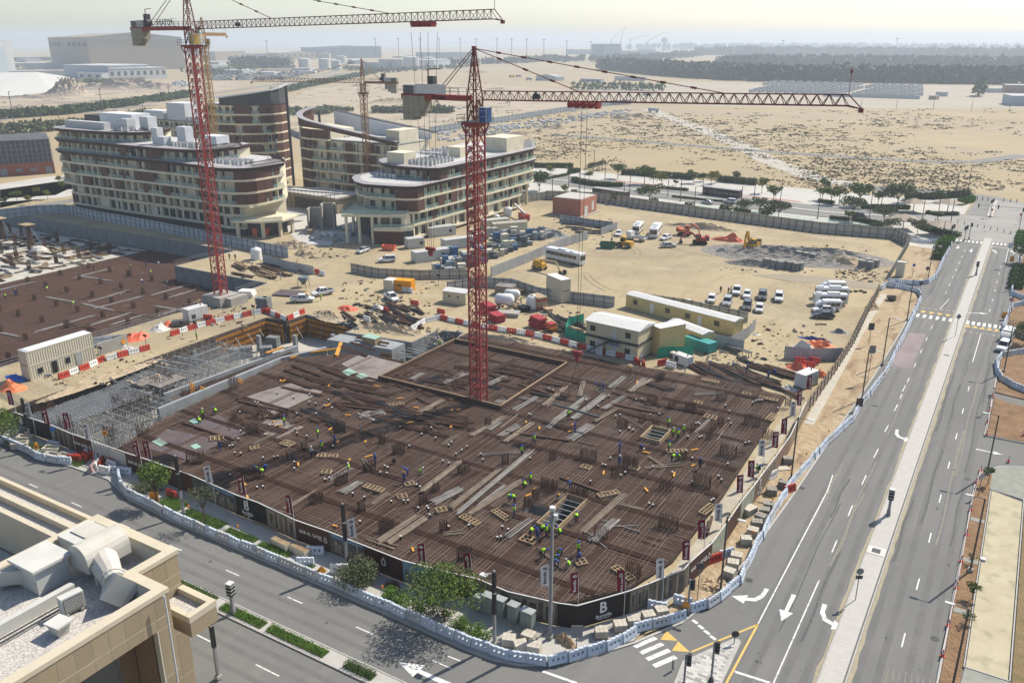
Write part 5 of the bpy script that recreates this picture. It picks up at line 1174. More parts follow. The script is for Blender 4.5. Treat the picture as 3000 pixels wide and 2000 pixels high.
dl=th('duct_run','long silver rectangular duct run at the left edge of the roof','duct',(-56.6,25.0,18.6));bX(-1.4,0,.2,4.4,1.2,1.1,rz=.75).bd('duct',ductm,dl);MB().tb_((-3.1,-1.9,.75),(-3.1,-1.9,1.75),.8,10).bd('elbow',ductm,dl)
ac=th('ac_condenser','single cream ac condenser on the gravel roof','air conditioner',(-50.7,26.2,18.62),R(90-8))
bX(0,0,0,1.5,.62,1.25).bd('casing',inw,ac);bX(0,-.33,.12,1.25,.05,1.0).bd('grille',dg,ac);bX(-.5,0,-.16,.2,.8,.16).box(.5,0,-.16,.2,.8,.16).bd('feet',conc,ac)
for i in rg(8):bX(0,-.365,.2+i*.115,1.22,.02,.03).bd('slat',pale,ac)
vh=th('vent_hood','white square vent hood standing on the gravel roof near the condenser','vent',(-49.3,24.4,18.42),.1);bX(0,0,0,.7,.7,.8,tx=1.5,ty=1.5).bd('neck',inw,vh);bX(0,0,.81,1.35,1.2,.14).bd('cap',inw,vh)
cp=th('roof_camera','grey post with a pair of cameras on the gravel roof','camera post',(-52.0,29.0,18.42));bX(0,0,0,.28,.28,1.5).bd('post',pale,cp);bX(.05,0,1.5,.5,.3,.25).bd('camera',dg,cp)
for i,(a,b_) in en((((-47.3,4,18.7),(-47.3,26,18.7)),((-51.4,6,18.62),(-51.4,27,18.62)),((-51.7,6,18.7),(-51.7,27,18.7)))):tag(MB().tb_(a,b_,.06,6).bd('roof_pipe',dg),['thin dark pipe along the near roof edge of the tan building','lower of two dark pipes crossing the gravel roof','upper of two dark pipes crossing the gravel roof'][i],'pipe')
bX(-52.6,15,18.42,.5,25,.8).bd('inner_kerb',inw,N)
cn=th('street_canopy','thin white canopy frame over the pavement by the tan building','canopy',(-44.2,32.4,6));
for a,b_ in(((0,-2,0),(0,4,0)),((-3,4,0),(0,4,0)),((-3,1,0),(0,1,0))):MB().bar(a,b_,.2,.3).bd('frame_beam',pale,cn)
# ================================================================ site: fences, cabins, vehicles, heaps
tin=M('tin_fence',(.47,.475,.465),.6,var=.12,scale=.6,de=6,orr=.06);tinb=M('tin_fence_blue',(.43,.47,.52),.6,var=.12,scale=.5,orr=.05)
boardm=M('board_fence',(.50,.47,.40),.75,var=.14,scale=.4,de=6,orr=.05)
cabm=M('cabin_cream',(.60,.53,.34),.65,k2=(.66,.59,.40),scale=.5);cabr=M('cabin_roof',(.66,.66,.64),.55,var=.08,scale=.6,de=6)
boxm=M('container_cream',(.56,.52,.395),.6,k2=(.62,.575,.45),scale=.7,de=6);doorm=M('door_grey',(.40,.40,.39),.6)
redplas=M('red_plastic',(.48,.055,.035),.5,var=.12,scale=1);bluew=M('barrier_plastic',(.50,.57,.66),.5,k2=(.57,.63,.71),scale=.8);
def corr(w_,h,dep=.06,n=8):
 mb=MB();vs=[];
 xs=[]
 for i in rg(n):x0=-w_/2+w_*i/n;xs+=[(x0,0),(x0+w_/n*.35,0),(x0+w_/n*.5,-dep),(x0+w_/n*.85,-dep)]
 xs.append((w_/2,0));m_=len(xs)
 vs=[(x,y,0) for x,y in xs]+[(x,y,h) for x,y in xs]
 mb.add(vs,[(i,i+1,i+1+m_,i+m_) for i in rg(m_-1)]);mb.box(0,.04,0,w_,.03,h-.02);return mb
def fence(pts,h,label,m_=tin,pw=2.4,flip=1,base=0.05,top=False,legs=False,world=False,lean=0):
 P_=[V3(p) for p in pts] if world else[G(*p).xy for p in pts]
 t=th('hoarding_fence',label,'fence',(P_[0].x,P_[0].y,base));o=P_[0];post=bX(0,0,0,.1,.1,h+.1).mesh('post',dg);me={}
 leg=MB().bar((0,0,h*.75),(0,1.3*flip,0),.08).box(0,1.1*flip,0,.5,.8,.3).mesh('brace',dg)
 for a,b_ in zip(P_,P_[1:]):
  d=b_-a;L=d.length;n=max(1,round(L/pw));w_=round(L/n,2);h_=mat2(d.y,d.x)
  if w_ not in me:me[w_]=corr(w_-.03,h,.05,6).mesh('panel',m_)
  for i in rg(n):
   p=a+d*(i+.5)/n-o;q=link('panel',me[w_],t,(p.x,p.y,0),h_)
   p=a+d*i/n-o;nn=V3((-d.y,d.x)).normalized()*(.12*flip);link('post',post,t,(p.x+nn.x,p.y+nn.y,0),h_)
   if legs:link('brace',leg,t,(p.x+nn.x,p.y+nn.y,0),h_)
  c=(a+b_)/2-o;nn=V3((-d.y,d.x)).normalized()*(.14*flip)
  for z in(h*.3,h*.8):bX(c.x+nn.x,c.y+nn.y,z,L,.06,.07,rz=h_).bd('rail',dg,t)
 return t
fence([(1600,585),(1740,590),(1960,622),(2160,650),(2400,682),(2620,700),(2662,722)],3.3,'long pale hoarding along the far side of the sandy yard',boardm,2.4,-1,legs=True)
fence([(2606,815),(2660,722)],2.2,'short pale hoarding at the right end of the yard by the road',boardm,2.4,-1)
fence([(1500,600),(1600,585)],3.0,'hoarding piece between the wedge block and the pink hut',boardm,2.4,-1)
fence([(0,640),(110,628),(195,625),(300,648),(400,665),(500,685),(600,705),(680,722),(745,735),(845,756)],3.0,'bluish hoarding between the left plot and the long block',tinb,2.4,-1)
fence([(1440,812),(1550,768),(1640,728),(1722,702)],2.6,'grey tin fence running diagonally behind the blue crates',tin,2.2,1)
fence([(1030,797),(1110,812),(1230,818),(1375,816)],2.3,'pale tin fence along the back of the cabin yard',boardm,2.2,-1)
fence([(1310,855),(1400,840),(1500,845),(1580,872),(1680,885),(1800,900)],2.4,'grey tin fence behind the water tanks and stacked cabin',tin,2.2,-1)
fence([(1860,885),(2000,905),(2190,945)],2.3,'grey tin fence behind the long yellow cabin',tin,2.2,-1);fence([(2140,1020),(2190,990),(2212,965)],2.3,'short tin fence panel row at the end of the yellow cabins',tin,2.0,1);fence([(2085,1010),(2140,1022),(2178,1030)],2.2,'folded tin fence by the work bench',tin,2.0,1)
fence([(2297,1050),(2380,1058),(2466,1055)],2.4,'tin fence in front of the orange tarpaulin heap',tin,2.0,1)
fence([(1640,650),(1720,662),(1795,672)],2.3,'bluish tin enclosure beside the pink hut',tinb,2.2,-1);fence([(1760,690),(1808,672)],2.3,'leaning tin panels at the enclosure corner',tin,2.0,1)
fence([(770,770),(845,790),(920,805)],2.2,'low tin fence beside the white water tank',tin,2.2,1)
fence([(2572,862),(2540,925),(2500,1010),(2442,1100),(2400,1160),(2357,1223)],2.5,'tan hoarding with faded print along the footpath beside the road',M('faded_print',(.42,.35,.26),.8,k2=(.33,.23,.17),scale=.12,orr=.12),2.4,1)
def bank(name,pts,h,m_,lab=None,cat='heap',seed=0,kind=None,res=26,rough=.35,peaks=1):
 """lumpy heap over a footprint given by its px centre and radii"""
 rr=random.Random(seed);(cx,cy),(rx,ry),rz=pts;g=G(cx,cy);mb=MB();n=res
 bumps=[(rr.uniform(-.6,.6),rr.uniform(-.6,.6),rr.uniform(.15,.45),rr.uniform(.2,1)) for _ in rg(7*peaks)]
 vs=[];ht={}
 for j in rg(n+1):
  for i in rg(n+1):
   u,v=-1+2*i/n,-1+2*j/n;r=math.hypot(u,v);e=max(0,1-r**2.2)
   z=sum(b_[3]*math.exp(-((u-b_[0])**2+(v-b_[1])**2)/b_[2]**2) for b_ in bumps)/1.6
   z=h*e*(.35+.65*min(1.3,z))*(1+rough*rr.uniform(-1,1));vs.append((u*rx,v*ry,z-.12))
 mb.add(vs,[(j*(n+1)+i,j*(n+1)+i+1,(j+1)*(n+1)+i+1,(j+1)*(n+1)+i) for j in rg(n) for i in rg(n) if math.hypot(-1+2*(i+.5)/n,-1+2*(j+.5)/n)<1.02])
 o=mb.bd(name,m_,loc=(g.x,g.y,.05),rz=rz)
 if lab:tag(o,lab,cat)
 else:stc(o)
 return o
rubble=M('grey_rubble',(.20,.185,.165),.95,k2=(.32,.30,.27),scale=.9,bump=.3,bs_=2.5,de=8);gravelg=M('grey_pile',(.32,.32,.31),.95,var=.14,scale=1.2,de=7)
sandh=M('pale_sand_heap',(.46,.37,.25),.95,var=.15,scale=.5,bump=.1,bs_=3,de=7)
bank('rubble_bank',((2330,750),(27,13),.2),1.9,rubble,'long grey rubble bank round the dug hollow in the yard','rubble',1,peaks=2,res=50);bank('rubble_heap',((2200,775),(8,3.2),.1),1.4,rubble,'low broken grey rubble heap in front of the yellow excavator','rubble',2,res=36)
bank('rubble_bank',((2480,770),(9,6),-.3),2.0,sandh,'brown earth bank at the right end of the rubble','earth bank',3);bank('gravel_heap',((2120,740),(2.6,2.2),0),1.3,gravelg,'small grey gravel cone left of the yellow excavator','gravel heap',4)
bank('earth_bank',((2050,668),(14,3),.0),2.0,sandh,'brown earth bank under the far hoarding behind the excavators','earth bank',5);bank('gravel_heap',((1600,690),(8,4),.2),2.4,gravelg,'grey gravel heap beside the blue crate yard','gravel heap',6)
bank('sand_heap',((860,722),(9,4),.1),2.4,sandh,'brown sand heap in the shade behind the red skip','sand heap',7);bank('sand_heap',((905,748),(5,3),.1),1.8,sandh,'pale sand heap by the entrance of the long block','sand heap',8)
bank('earth_berm',((1500,1000),(12,2.2),.0),1.0,sandh,None,seed=9);bank('earth_berm',((1140,965),(9,3),.1),1.5,sandh,None,seed=10,rough=.5);bank('earth_berm',((960,925),(6,2.5),-.3),1.2,sandh,None,seed=11);bank('earth_berm',((1700,1045),(9,1.6),0),.9,sandh,None,seed=12);bank('earth_berm',((300,1110),(1.6,12),0),.8,sandh,None,seed=13,rough=.5)
bank('earth_heap',((2560,905),(2.2,4),0),1.2,dirt,'orange earth heap on the verge beside the tyre pile','earth heap',14);bank('earth_heap',((2080,1715),(2.6,2.2),0),1.0,M('dug_sand',(.42,.31,.19),.95,k2=(.50,.385,.25),scale=1,de=7,bump=.06,bs_=5),'loose dug earth mound beside the curved barrier row','earth heap',15);bank('earth_heap',((1660,1885),(1.9,1.0),-.2),1.0,M('dug_sand'),'sandy dug mound behind the corner barriers','earth heap',16)
def ctr(L,W,H,m_,label,cat,loc,rz,doors=(),wins=(),corrug=True,roofm=None,gable=False,name='container',end=(),grp=None):
 t=th(name,label,cat,loc,rz,grp)
 sides=corr(L-.1,H-.2,.05,max(4,int(L/.45))) if corrug else bX(0,0,0,L-.1,.06,H-.2)
 sm_=sides.mesh('side_wall',m_);en=(corr(W-.12,H-.2,.05,max(3,int(W/.45))) if corrug else bX(0,0,0,W-.12,.06,H-.2)).mesh('end_wall',m_)
 link('side_wall',sm_,t,(0,-W/2+.06,.12));link('side_wall',sm_,t,(0,W/2-.06,.12),PI);link('end_wall',en,t,(L/2-.06,0,.12),PI/2);link('end_wall',en,t,(-L/2+.06,0,.12),-PI/2)
 fr=MB()
 for x in(-L/2,L/2):
  for y in(-W/2,W/2):fr.box(x-(.05 if x>0 else-.05),y-(.05 if y>0 else-.05),0,.12,.12,H)
 for y in(-W/2+.05,W/2-.05):fr.box(0,y,0,L-.2,.11,.16);fr.box(0,y,H-.14,L-.2,.11,.13)
 fr.bd('frame',m_,t)
 rm=roofm or m_
 if gable:
  mb=MB();n=int(L/1.0)
  mb.extr([(-W/2-.12,H-.03),(W/2+.12,H-.03),(W/2+.1,H+.06),(0,H+.45),(-W/2-.1,H+.06)],L+.2);mb.bd('roof',rm,t)
  rib=MB()
  for i in rg(n):rib.bar((-L/2+i*L/n+.3,-W/2,H+.1),(-L/2+i*L/n+.3,0,H+.47),.05,caps=False);rib.bar((-L/2+i*L/n+.3,W/2,H+.1),(-L/2+i*L/n+.3,0,H+.47),.05,caps=False)
  rib.bd('roof_ribs',rm,t)
 else:bX(0,0,H-.02,L-.02,W-.02,.06).bd('roof',rm,t)
 for x,z,w_,h,s in wins:
  fm=bX(0,0,0,w_,.08,h).bd('window',frm,t,loc=(x,s*(W/2+.01),z));bX(0,s*.05,.07,w_-.14,.04,h-.14).bd('pane',winm,fm)
 for x,w_,h,s,dm in doors:bX(x,s*(W/2+.02),.16,w_,.08,h).bd('door',dm,t)
 for y,z,w_,h,s in end:
  fm=bX(0,0,0,.08,w_,h).bd('window',frm,t,loc=(s*(L/2+.01),y,z));bX(s*.05,0,.07,.04,w_-.14,h-.14).bd('pane',winm,fm)
 return t
rzY=PI/2
ctr(12.2,2.45,2.6,boxm,'lower cream container office with door, window and open dark doorway at the left','container',(-141.8,79.5,.06),rzY+.28*0-.0,doors=((-1.6,.95,2.1,-1,black),(2.9,1.0,2.2,-1,doorm)),wins=((-4.2,.9,.9,1.0,-1),(.9,1.1,.9,1.1,-1)))
ctr(12.2,2.45,2.6,boxm,'upper cream container stacked on the container office at the left','container',(-141.8,79.5,2.68),rzY,roofm=cabr)
MBx=th('concrete_slab_panel','standing grey panel with an orange diamond sign beside the stacked containers','panel',(-142.2,90.3,.05),rzY);bX(0,0,0,6.2,.3,2.3).bd('panel',conc,MBx);bX(2.2,-.2,.9,.05,.9,.9).bd('sign',M('sign_orange',(.75,.30,.02),.6),MBx)
s_=KIDS[MBx.name][1];s_.data=(lambda m_:(m_.py_([(0,0,0),(.6,0,.6),(0,0,1.2),(-.6,0,.6)]),m_.py_([(0,.04,0),(-.6,.04,.6),(0,.04,1.2),(.6,.04,.6)]),m_.mesh('sign',M('sign_orange')))[-1])(MB());s_.location=(2.2,-.22,.6)
g=G(1177,855);ctr(6.2,2.45,2.6,M('orange_container',(.80,.33,.01),.5,var=.08),'bright orange yellow container beside the white cabin hut','container',(g.x-1,g.y+1,.05),R(16),roofm=M('orange_container'))
bX(0,-1.27,1.45,1.1,.05,.22).box(.4,-1.27,1.2,.8,.05,.16).bd('print',black,KIDS and bpy.data.objects[[o.name for o in COL.objects if o.get('label','').startswith('bright orange yellow')][0]])
g=G(1140,850);ctr(2.4,2.4,2.7,boxm,'small cream hut standing left of the orange container','hut',(g.x+.5,g.y,.05),R(10),corrug=False,roofm=cabr)
g=G(1330,890);ctr(5.6,3.2,2.7,cabm,'cream gable roofed hut left of the middle crane','cabin',(g.x,g.y+1.4,.05),R(8),wins=((-1.2,1.5,.5,.4,-1),(.9,1.5,.5,.4,-1)),corrug=False,roofm=cabr,gable=True,name='site_cabin')
for z,lab,dx in((.05,'lower cream container of the stack behind the water tanks',0),(2.72,'upper cream container of the stack behind the water tanks',0)):
 g=G(1630,880);ctr(6.1,2.45,2.6,boxm,lab,'container',(g.x,g.y+.8,z),R(-28),roofm=cabr,corrug=True)
cl=[((1260,675),8,'cream flat cabin at the back, nearest the wedge block corner',50),((1120+85,700),5,'small pale cabin at the left of the rear cabin row',50),((1270,745),9,'long pale flat cabin in front of the rear cabin row',50),((1340,715),9,'long pale cabin half behind the middle crane mast',50)]
for(p,L,lab,a) in(((1290,690),9,'cream flat roofed cabin in the rear row, nearest the wedge block',62),((1215,725),5,'small pale cabin at the left end of the rear cabin row',58),((1262,762),10,'long pale cabin in the front of the rear cabin row',62),((1345,725),10,'long pale cabin of the rear row, partly behind the crane mast',62)):
 g=G(*p);ctr(L,3,2.8,M('pale_cabin',(.55,.545,.49),.65,var=.08,scale=.5),lab,'cabin',(g.x,g.y,.05),R(a),wins=((L*.3,1,.9,.9,-1),),corrug=False,roofm=tin,name='site_cabin')
g=G(1490,680);ctr(11,3.4,3.0,cabm,'old cream gable cabin near the red boom truck','cabin',(g.x,g.y,.05),R(52),corrug=False,roofm=M('old_roof',(.40,.37,.31),.85,var=.2,scale=.4),gable=True,name='site_cabin')
g=G(1450,668);ctr(9,3,2.8,boxm,'cream cabin behind the middle mast beside the wedge block','cabin',(g.x,g.y,.05),R(58),corrug=False,roofm=tin,name='site_cabin')
off=th('site_office','two storey cream site office with outside stair and gable roof','site office',(-60.8,139.4,.05),R(-5))
W_,H_=6.4,2.75
for k in rg(2):
 z=k*(H_+.28)
 for(x,y,sx,sy) in((0,-3,11,.1),(0,3,11,.1),(-5.45,0,.1,5.9),(5.45,0,.1,5.9)):bX(x,y,z,sx,sy,H_).bd('wall_panel',cabm,off)
 bX(0,0,z-.14 if k else-.0,11.3,6.3,.14 if k==0 else .4).bd('floor_frame',dg,off)
 for x in(-4.0,3.4):fm=bX(0,0,0,1.1,.1,1.1).bd('window',frm,off,loc=(x,-3.06,z+1.0));bX(-.25,-.05,.08,.42,.05,.94).box(.25,-.05,.08,.42,.05,.94).bd('pane',winm,fm)
 bX(.6,-3.07,z+.05,.95,.08,2.1).bd('door',pale,off)
mb=MB();mb.extr([(-3.3,5.78),(3.3,5.78),(3.3,5.86),(0,6.5),(-3.3,5.86)],11.6);mb.bd('roof',cabr,off)
rib=MB()
for i in rg(24):rib.bar((-5.6+i*.48,-3.28,5.9),(-5.6+i*.48,0,6.52),.05,caps=False);rib.bar((-5.6+i*.48,3.28,5.9),(-5.6+i*.48,0,6.52),.05,caps=False)
rib.bd('roof_ribs',cabr,off)
mb=MB();mb.bar((-4.6,-4,.2),(-.2,-4,3.0),.08,.25);mb.bar((-4.6,-3.2,.2),(-.2,-3.2,3.0),.08,.25)
for i in rg(14):mb.box(-4.5+i*.33,-3.6,.2+i*.2,.3,.8,.04)
mb.box(.9,-3.6,2.95,2.4,1.1,.06)
for z in(.5,1.0):mb.bar((-4.6,-4.02,.2+z),(-.2,-4.02,3.0+z),.04);mb.bar((-.2,-4.1,3+z),(2.1,-4.1,3+z),.04)
mb.bd('stair',dg,off);bX(-2.0,-3.9,0,1.3,.06,2.8).bd('notice_board',white,off)
for i in rg(9):bX(-2.0,-3.95,.5+i*.25,.9,.02,.07).bd('notice_line',dg,off)
bX(.9,-3.9,2.4,2.2,1.3,.06).bd('porch_roof',tin,off)
ctr(6.0,2.6,5.4,M('cabin_yellow',(.64,.52,.25),.6,var=.06),'tall yellow cabin block against the two storey office end','cabin',(-52.9,143.6,.05),R(60),roofm=cabr,name='site_cabin')
ctr(9.5,3.0,2.8,M('cabin_yellow'),'short yellow gable cabin in front of the long yellow cabin','cabin',(-51.5,152.0,.05),R(-26),wins=((-2.5,1.2,.9,.9,-1),),corrug=False,roofm=cabr,gable=True,name='site_cabin')
ctr(27,3.2,2.9,M('cabin_yellow'),'long yellow cabin with white gable roof beside the parked cars','cabin',(-57.7,164.0,.05),R(-14.5),wins=((-11,1.1,1.2,1.1,-1),(-2.5,1.1,1.2,1.1,-1),(2.5,1.1,1.2,1.1,-1),(9.5,1.1,1.2,1.1,-1)),doors=((-6.5,1.0,2.1,-1,white),(5.5,1.0,2.1,-1,white)),corrug=False,roofm=cabr,gable=True,name='site_cabin')
pk=th('pink_hut','pink square substation hut with pale flat roof beside the far hoarding','hut',(-130.5,256.8,.05),0)
pinkm=M('pink_render',(.42,.17,.115),.8,var=.08,scale=.5)
q=[G(1640,620),G(1700,640),G(1762,608)];bX(0,0,0,10.5,12,5.6).bd('wall',pinkm,pk);bX(0,0,5.61,9.9,11.4,.25).bd('roof',pp,pk);bX(5.27,-2,.1,.08,2.2,3).bd('door',pale,pk);bX(5.27,3,1.0,.08,1.6,3).bd('louvre',pale,pk);stc(bX(-130.5,256.8,.05,12.5,14,.25).bd('hut_plinth',conc))
gm=M('green_net',(.02,.30,.20),.7,var=.2,scale=.8)
for pts,lab in(([(1655,985),(1665,958),(1710,945)],'left'),([(1655,985),(1700,1000),(1735,1008)],'middle'),([(1925,1050),(1955,1045),(2030,1045)],'right')):
 q=[G(*p) for p in pts];mb=MB();
 for a,b_ in zip(q,q[1:]):
  n=6
  for i in rg(n):
   u,v_=a+(b_-a)*i/n,a+(b_-a)*(i+1)/n;off_=V3((0,.12*(i%2),0));mb.py_([u+off_,v_+V3((0,.12*((i+1)%2),0)),v_+V3((0,.12*((i+1)%2),2.0)),u+off_+V3((0,0,2.0))])
 tag(mb.bd('green_screen',gm),'green netting screen by the site office, '+lab+' one of three','screen')
g=G(2060,1030);ct_=ctr(6,2.4,2.0,M('teal_box',(.06,.32,.30),.5,var=.1),'low teal generator with pipes on top beside the green screen','generator',(g.x-1,g.y+1,.05),R(-20),roofm=M('teal_box'))
def genset(px_,rz,lab,sx=3.4,sy=1.6,sz=1.9,m_=pale):
 t=th('generator',lab,'generator',(*G(*px_).xy,.05),rz);bX(0,0,.25,sx,sy,sz-.25).bd('casing',m_,t);bX(0,0,0,sx+.2,sy+.1,.24).bd('skid',dg,t);bX(-sx*.25,-sy/2-.02,.6,.9,.04,.9).bd('louvre',dg,t);MB().tb_((sx*.3,0,sz),(sx*.3,0,sz+.4),.1).bd('exhaust',dg,t)
genset((575,935),rzY-.1,'white generator beside the concrete crane base',4.6,2.2,2.7);genset((2000,1068),R(-20),'white generator in front of the teal box');genset((1975,1060),R(-20),'cream cabinet left of the white generator',1.4,1.0,1.8,boxm);genset((2360,1130),R(70),'white generator among the red barriers by the flags',4.0,2.0,2.6)
def tank(px_,r,h,lab,horiz=False,L=4):
 g=G(*px_);t=th('water_tank',lab,'tank',(g.x,g.y,.05),R(20) if horiz else 0)
 if horiz:
  mb=MB();pr=[(0.05,-L/2-.35),(r*.6,-L/2-.25),(r,-L/2+.2),(r,L/2-.2),(r*.6,L/2+.25),(.05,L/2+.35)]
  mb.lathe(pr,18);mb.v=[(z,y,x+r+.9) for x,y,z in mb.v];mb.bd('vessel',white,t,smooth=True)
  bX(-L*.3,0,0,.3,r*1.6,1.0).box(L*.3,0,0,.3,r*1.6,1.0).bd('saddle',conc,t)
 else:
  pr=[(r,0)];
  for k in rg(6):pr+=[(r,h*.8*k/6+.05),(r*1.02,h*.8*(k+.5)/6),(r,h*.8*(k+1)/6)]
  pr+=[(r*.7,h*.93),(r*.25,h*.96),(r*.25,h),(.05,h)]
  mb=MB();mb.lathe(pr,18);mb.bd('vessel',white,t,smooth=True)
tank((752,760),1.45,3.3,'white ribbed water tank beside the left pit corner');tank((1562,905),1.5,3.2,'white round water tank behind the timber stack');tank((1488,632),1.5,3.0,'white water tank by the wedge block back corner');tank((1455,650),1.0,2.4,'smaller white tank by the rear cream cabin')
tank((1478,905),1.25,0,'white horizontal water vessel in front of the plywood stack',True,3.6);tank((1500,885),1.0,0,'smaller white horizontal vessel behind the first one',True,3.0)
stc(bX(0,0,0,4.6,2.6,.9).bd('tank_plinth',conc,loc=(*G(1490,925).xy,.05),rz=R(20)))
def stack(px_,n,sx,sy,dz,m_,lab,cat='stack',rz=0,jit=.15,name='panel_stack',pm='panel'):
 g=G(*px_);t=th(name,lab,cat,(g.x,g.y,.06),rz)
 for k in rg(n):bX(ru(-jit,jit),ru(-jit,jit),k*dz*1.04,sx,sy,dz,rz=ru(-.03,.03)).bd(pm,m_[k%len(m_)] if isinstance(m_,list) else m_,t)
 return t
redst=M('red_steel',(.36,.04,.045),.55,var=.15,scale=1.2)
stack((1578,905),7,3.6,2.4,.42,[wood,redst,wood,wood],'tall stack of plywood with red edges behind the red steel panels',rz=R(-25));stack((1430,915),9,3.6,2.2,.2,redst,'red steel panel stack just right of the crane mast, rear one',rz=R(-30));stack((1455,940),8,3.4,2.2,.2,redst,'red steel panel stack just right of the crane mast, front one',rz=R(-28),jit=.25)
stack((1575,960),11,3.4,2.0,.2,redst,'red steel panel stack beside the dark pipes',rz=R(-26),jit=.25);stack((1615,970),7,1.8,1.6,.24,[redst,woodo],'small red and orange panel stack at the end of the row',rz=R(-26),jit=.2);stack((1535,910),5,2.4,1.8,.2,black,'dark panel stack in front of the plywood stack',rz=R(-26));stack((1600,910),4,3.6,1.4,.2,wood,'low pale plank stack at the foot of the plywood stack',rz=R(-28),jit=.3,pm='plank')
stack((1480,862),6,4.2,3.0,.35,[wood,plyg],'plywood stack under a grey sheet behind the white vessels',rz=R(10));stack((1520,855),4,4.2,1.6,.25,wood,'loose timber stack beside the grey tin fence',rz=R(-20),jit=.3,pm='plank');stack((2000+700/2.352*0+1692,850),5,3.6,2,.4,[rustr,wood],'brown timber crates stack behind the upper container',rz=R(-20));stack((775,908),6,2.8,2.0,.45,concd,'dark grey form stack behind the red and white barriers',rz=R(20));stack((725,885-15),5,3.2,2.4,.3,white,'white wrapped pallet beside the pit railing',rz=R(25));stack((530,955),5,3.4,1.6,.22,[dg,plyg],'dark panel stack at the end of the red tarpaulins',rz=R(50))
tag(stack((850,862),1,6.4,4.4,.35,ply,'flat dark form panel with yellow beams lying on the sand',rz=R(18)),'flat dark form panel with yellow beams lying on the sand','form panel')
g=G(850,862)
for i in rg(14):rep(tag(bX(0,0,0,.16,4.6,.25).bd('yellow_beam',woodo,loc=(g.x+(i-6.5)*.46*mcos(R(18)),g.y+(i-6.5)*.46*msin(R(18)),.06-.0),rz=R(18)),'','beam'),'yellow beam end under the flat dark form panel, {o} from the left','yellow beams under the form panel') if i in(0,13) else None
hp_=th('concrete_hopper','grey cone shaped concrete skip on legs by the haul road','hopper',(*G(890,840).xy,.05),.3);MB().tb_((0,0,.5),(0,0,1.9),.25,14,r2=1.15).tb_((0,0,1.9),(0,0,2.4),1.15,14).bd('cone',M('hopper_steel',(.16,.20,.22),.5),hp_)
for x,y in((-1,-1),(1,-1),(1,1),(-1,1)):MB().bar((x,y,0),(x*.9,y*.9,2.2),.1).bd('leg',dg,hp_)
tarpr=M('red_tarp',(.68,.10,.05),.5,k2=(.78,.22,.12),scale=.8,de=6,bump=.08,bs_=4);tarpw=M('white_tarp',(.62,.60,.55),.5,var=.15,scale=1,bump=.08,bs_=4);tarpb=M('blue_tarp',(.03,.07,.26),.5,var=.3,scale=1);tarpo=M('orange_tarp',(.80,.17,.04),.5,k2=(.85,.30,.15),scale=.9,bump=.08,bs_=4)
for i,(px_,r,m_,h,lab) in en((((400,990),(2.4,3.2),tarpr,1.5,'red tarpaulin heap beside the haul road, largest of the row'),((470,965),(2.2,2.4),tarpw,1.4,'white crumpled sheeting between the red tarpaulins'),((500,955),(1.8,2.6),tarpr,1.1,'flat red tarpaulin at the far end of the row'),((372,1020),(2.4,1.2),tarpw,.7,'white sheeting at the near end of the red tarpaulins'),((35,1140),(2.8,2.0),tarpo,1.6,'orange tarpaulin over timber at the left edge'),((45,1108),(3.4,1.2),M('blue_sheet',(.02,.12,.5),.5),.8,'bright blue sheet at the left edge behind the orange tarpaulin'),((790,736),(2.6,2.0),tarpo,1.5,'orange tarpaulin heap right of the white water tank'),((1020,905),(3.0,2.0),tarpr,1.1,'red tarpaulin over the rebar yard left of the white pickup'),((1105,905),(2.2,1.8),tarpw,1.3,'pale sheet over a heap near the white pickup'),((2400,1015),(3.6,2.0),tarpo,1.7,'orange tarpaulin heap inside the tin corner by the footpath'),((2350,1020),(2.6,1.8),tarpw,1.2,'white sheeting left of the orange tarpaulin in the tin corner'),((2385,995),(4.2,.9),tarpb,.9,'dark blue sheet along the back of the orange tarpaulin'),((2460,975),(2.4,1.2),M('grey_sheet',(.16,.18,.20),.5),.8,'dark grey sheet beside the tan hoarding'),((2340,1075+5),(2.6,1.6),tarpr,1.3,'red sheeting and barriers heap below the tin corner'),((2400,1100),(2.2,1.4),tarpo,1.0,'orange net heap right of the red sheeting'),((2130,705),(5.5,1.8),tarpr,2.0,'red and white tarpaulin heap behind the yellow excavator'),((2310,1140),(1.8,1.6),tarpw,.9,'white bag heap beside the rebar yard'),((2215,980),(1.6,.8),tarpw,.5,'white sheet scrap on the sand near the yellow cabins'),((180,1060),(1.6,1.2),tarpw,.7,'white bags beside the container office steps'),((250,1045),(1.2,.9),tarpw,.8,'pale sacks by the grey container door'))):
 bank('tarpaulin',(px_,r,0 if i%2 else rzY*0+.4),h,m_,lab,'tarpaulin',100+i,res=14,rough=.28)
def yard(n,x0,x1,y0,y1,mats,ang,L0,L1,lab,grp,name='rebar_bundle'):
 for i in rg(n):
  g=G(ru(x0,x1),ru(y0,y1));L=ru(L0,L1);mb=MB()
  for k in rg(rnd.randint(4,8)):mb.bar((-L/2+ru(-.4,.4),(k-3)*.16,ru(.04,.5)),(L/2+ru(-.4,.4),(k-3)*.16+ru(-.2,.2),ru(.04,.5)),ru(.1,.2))
  rep(tag(mb.bd(name,rnd.choice(mats),loc=(g.x,g.y,.05),rz=ang+ru(-.25,.25)),'','bar bundle'),lab+', {o} from the left',grp)
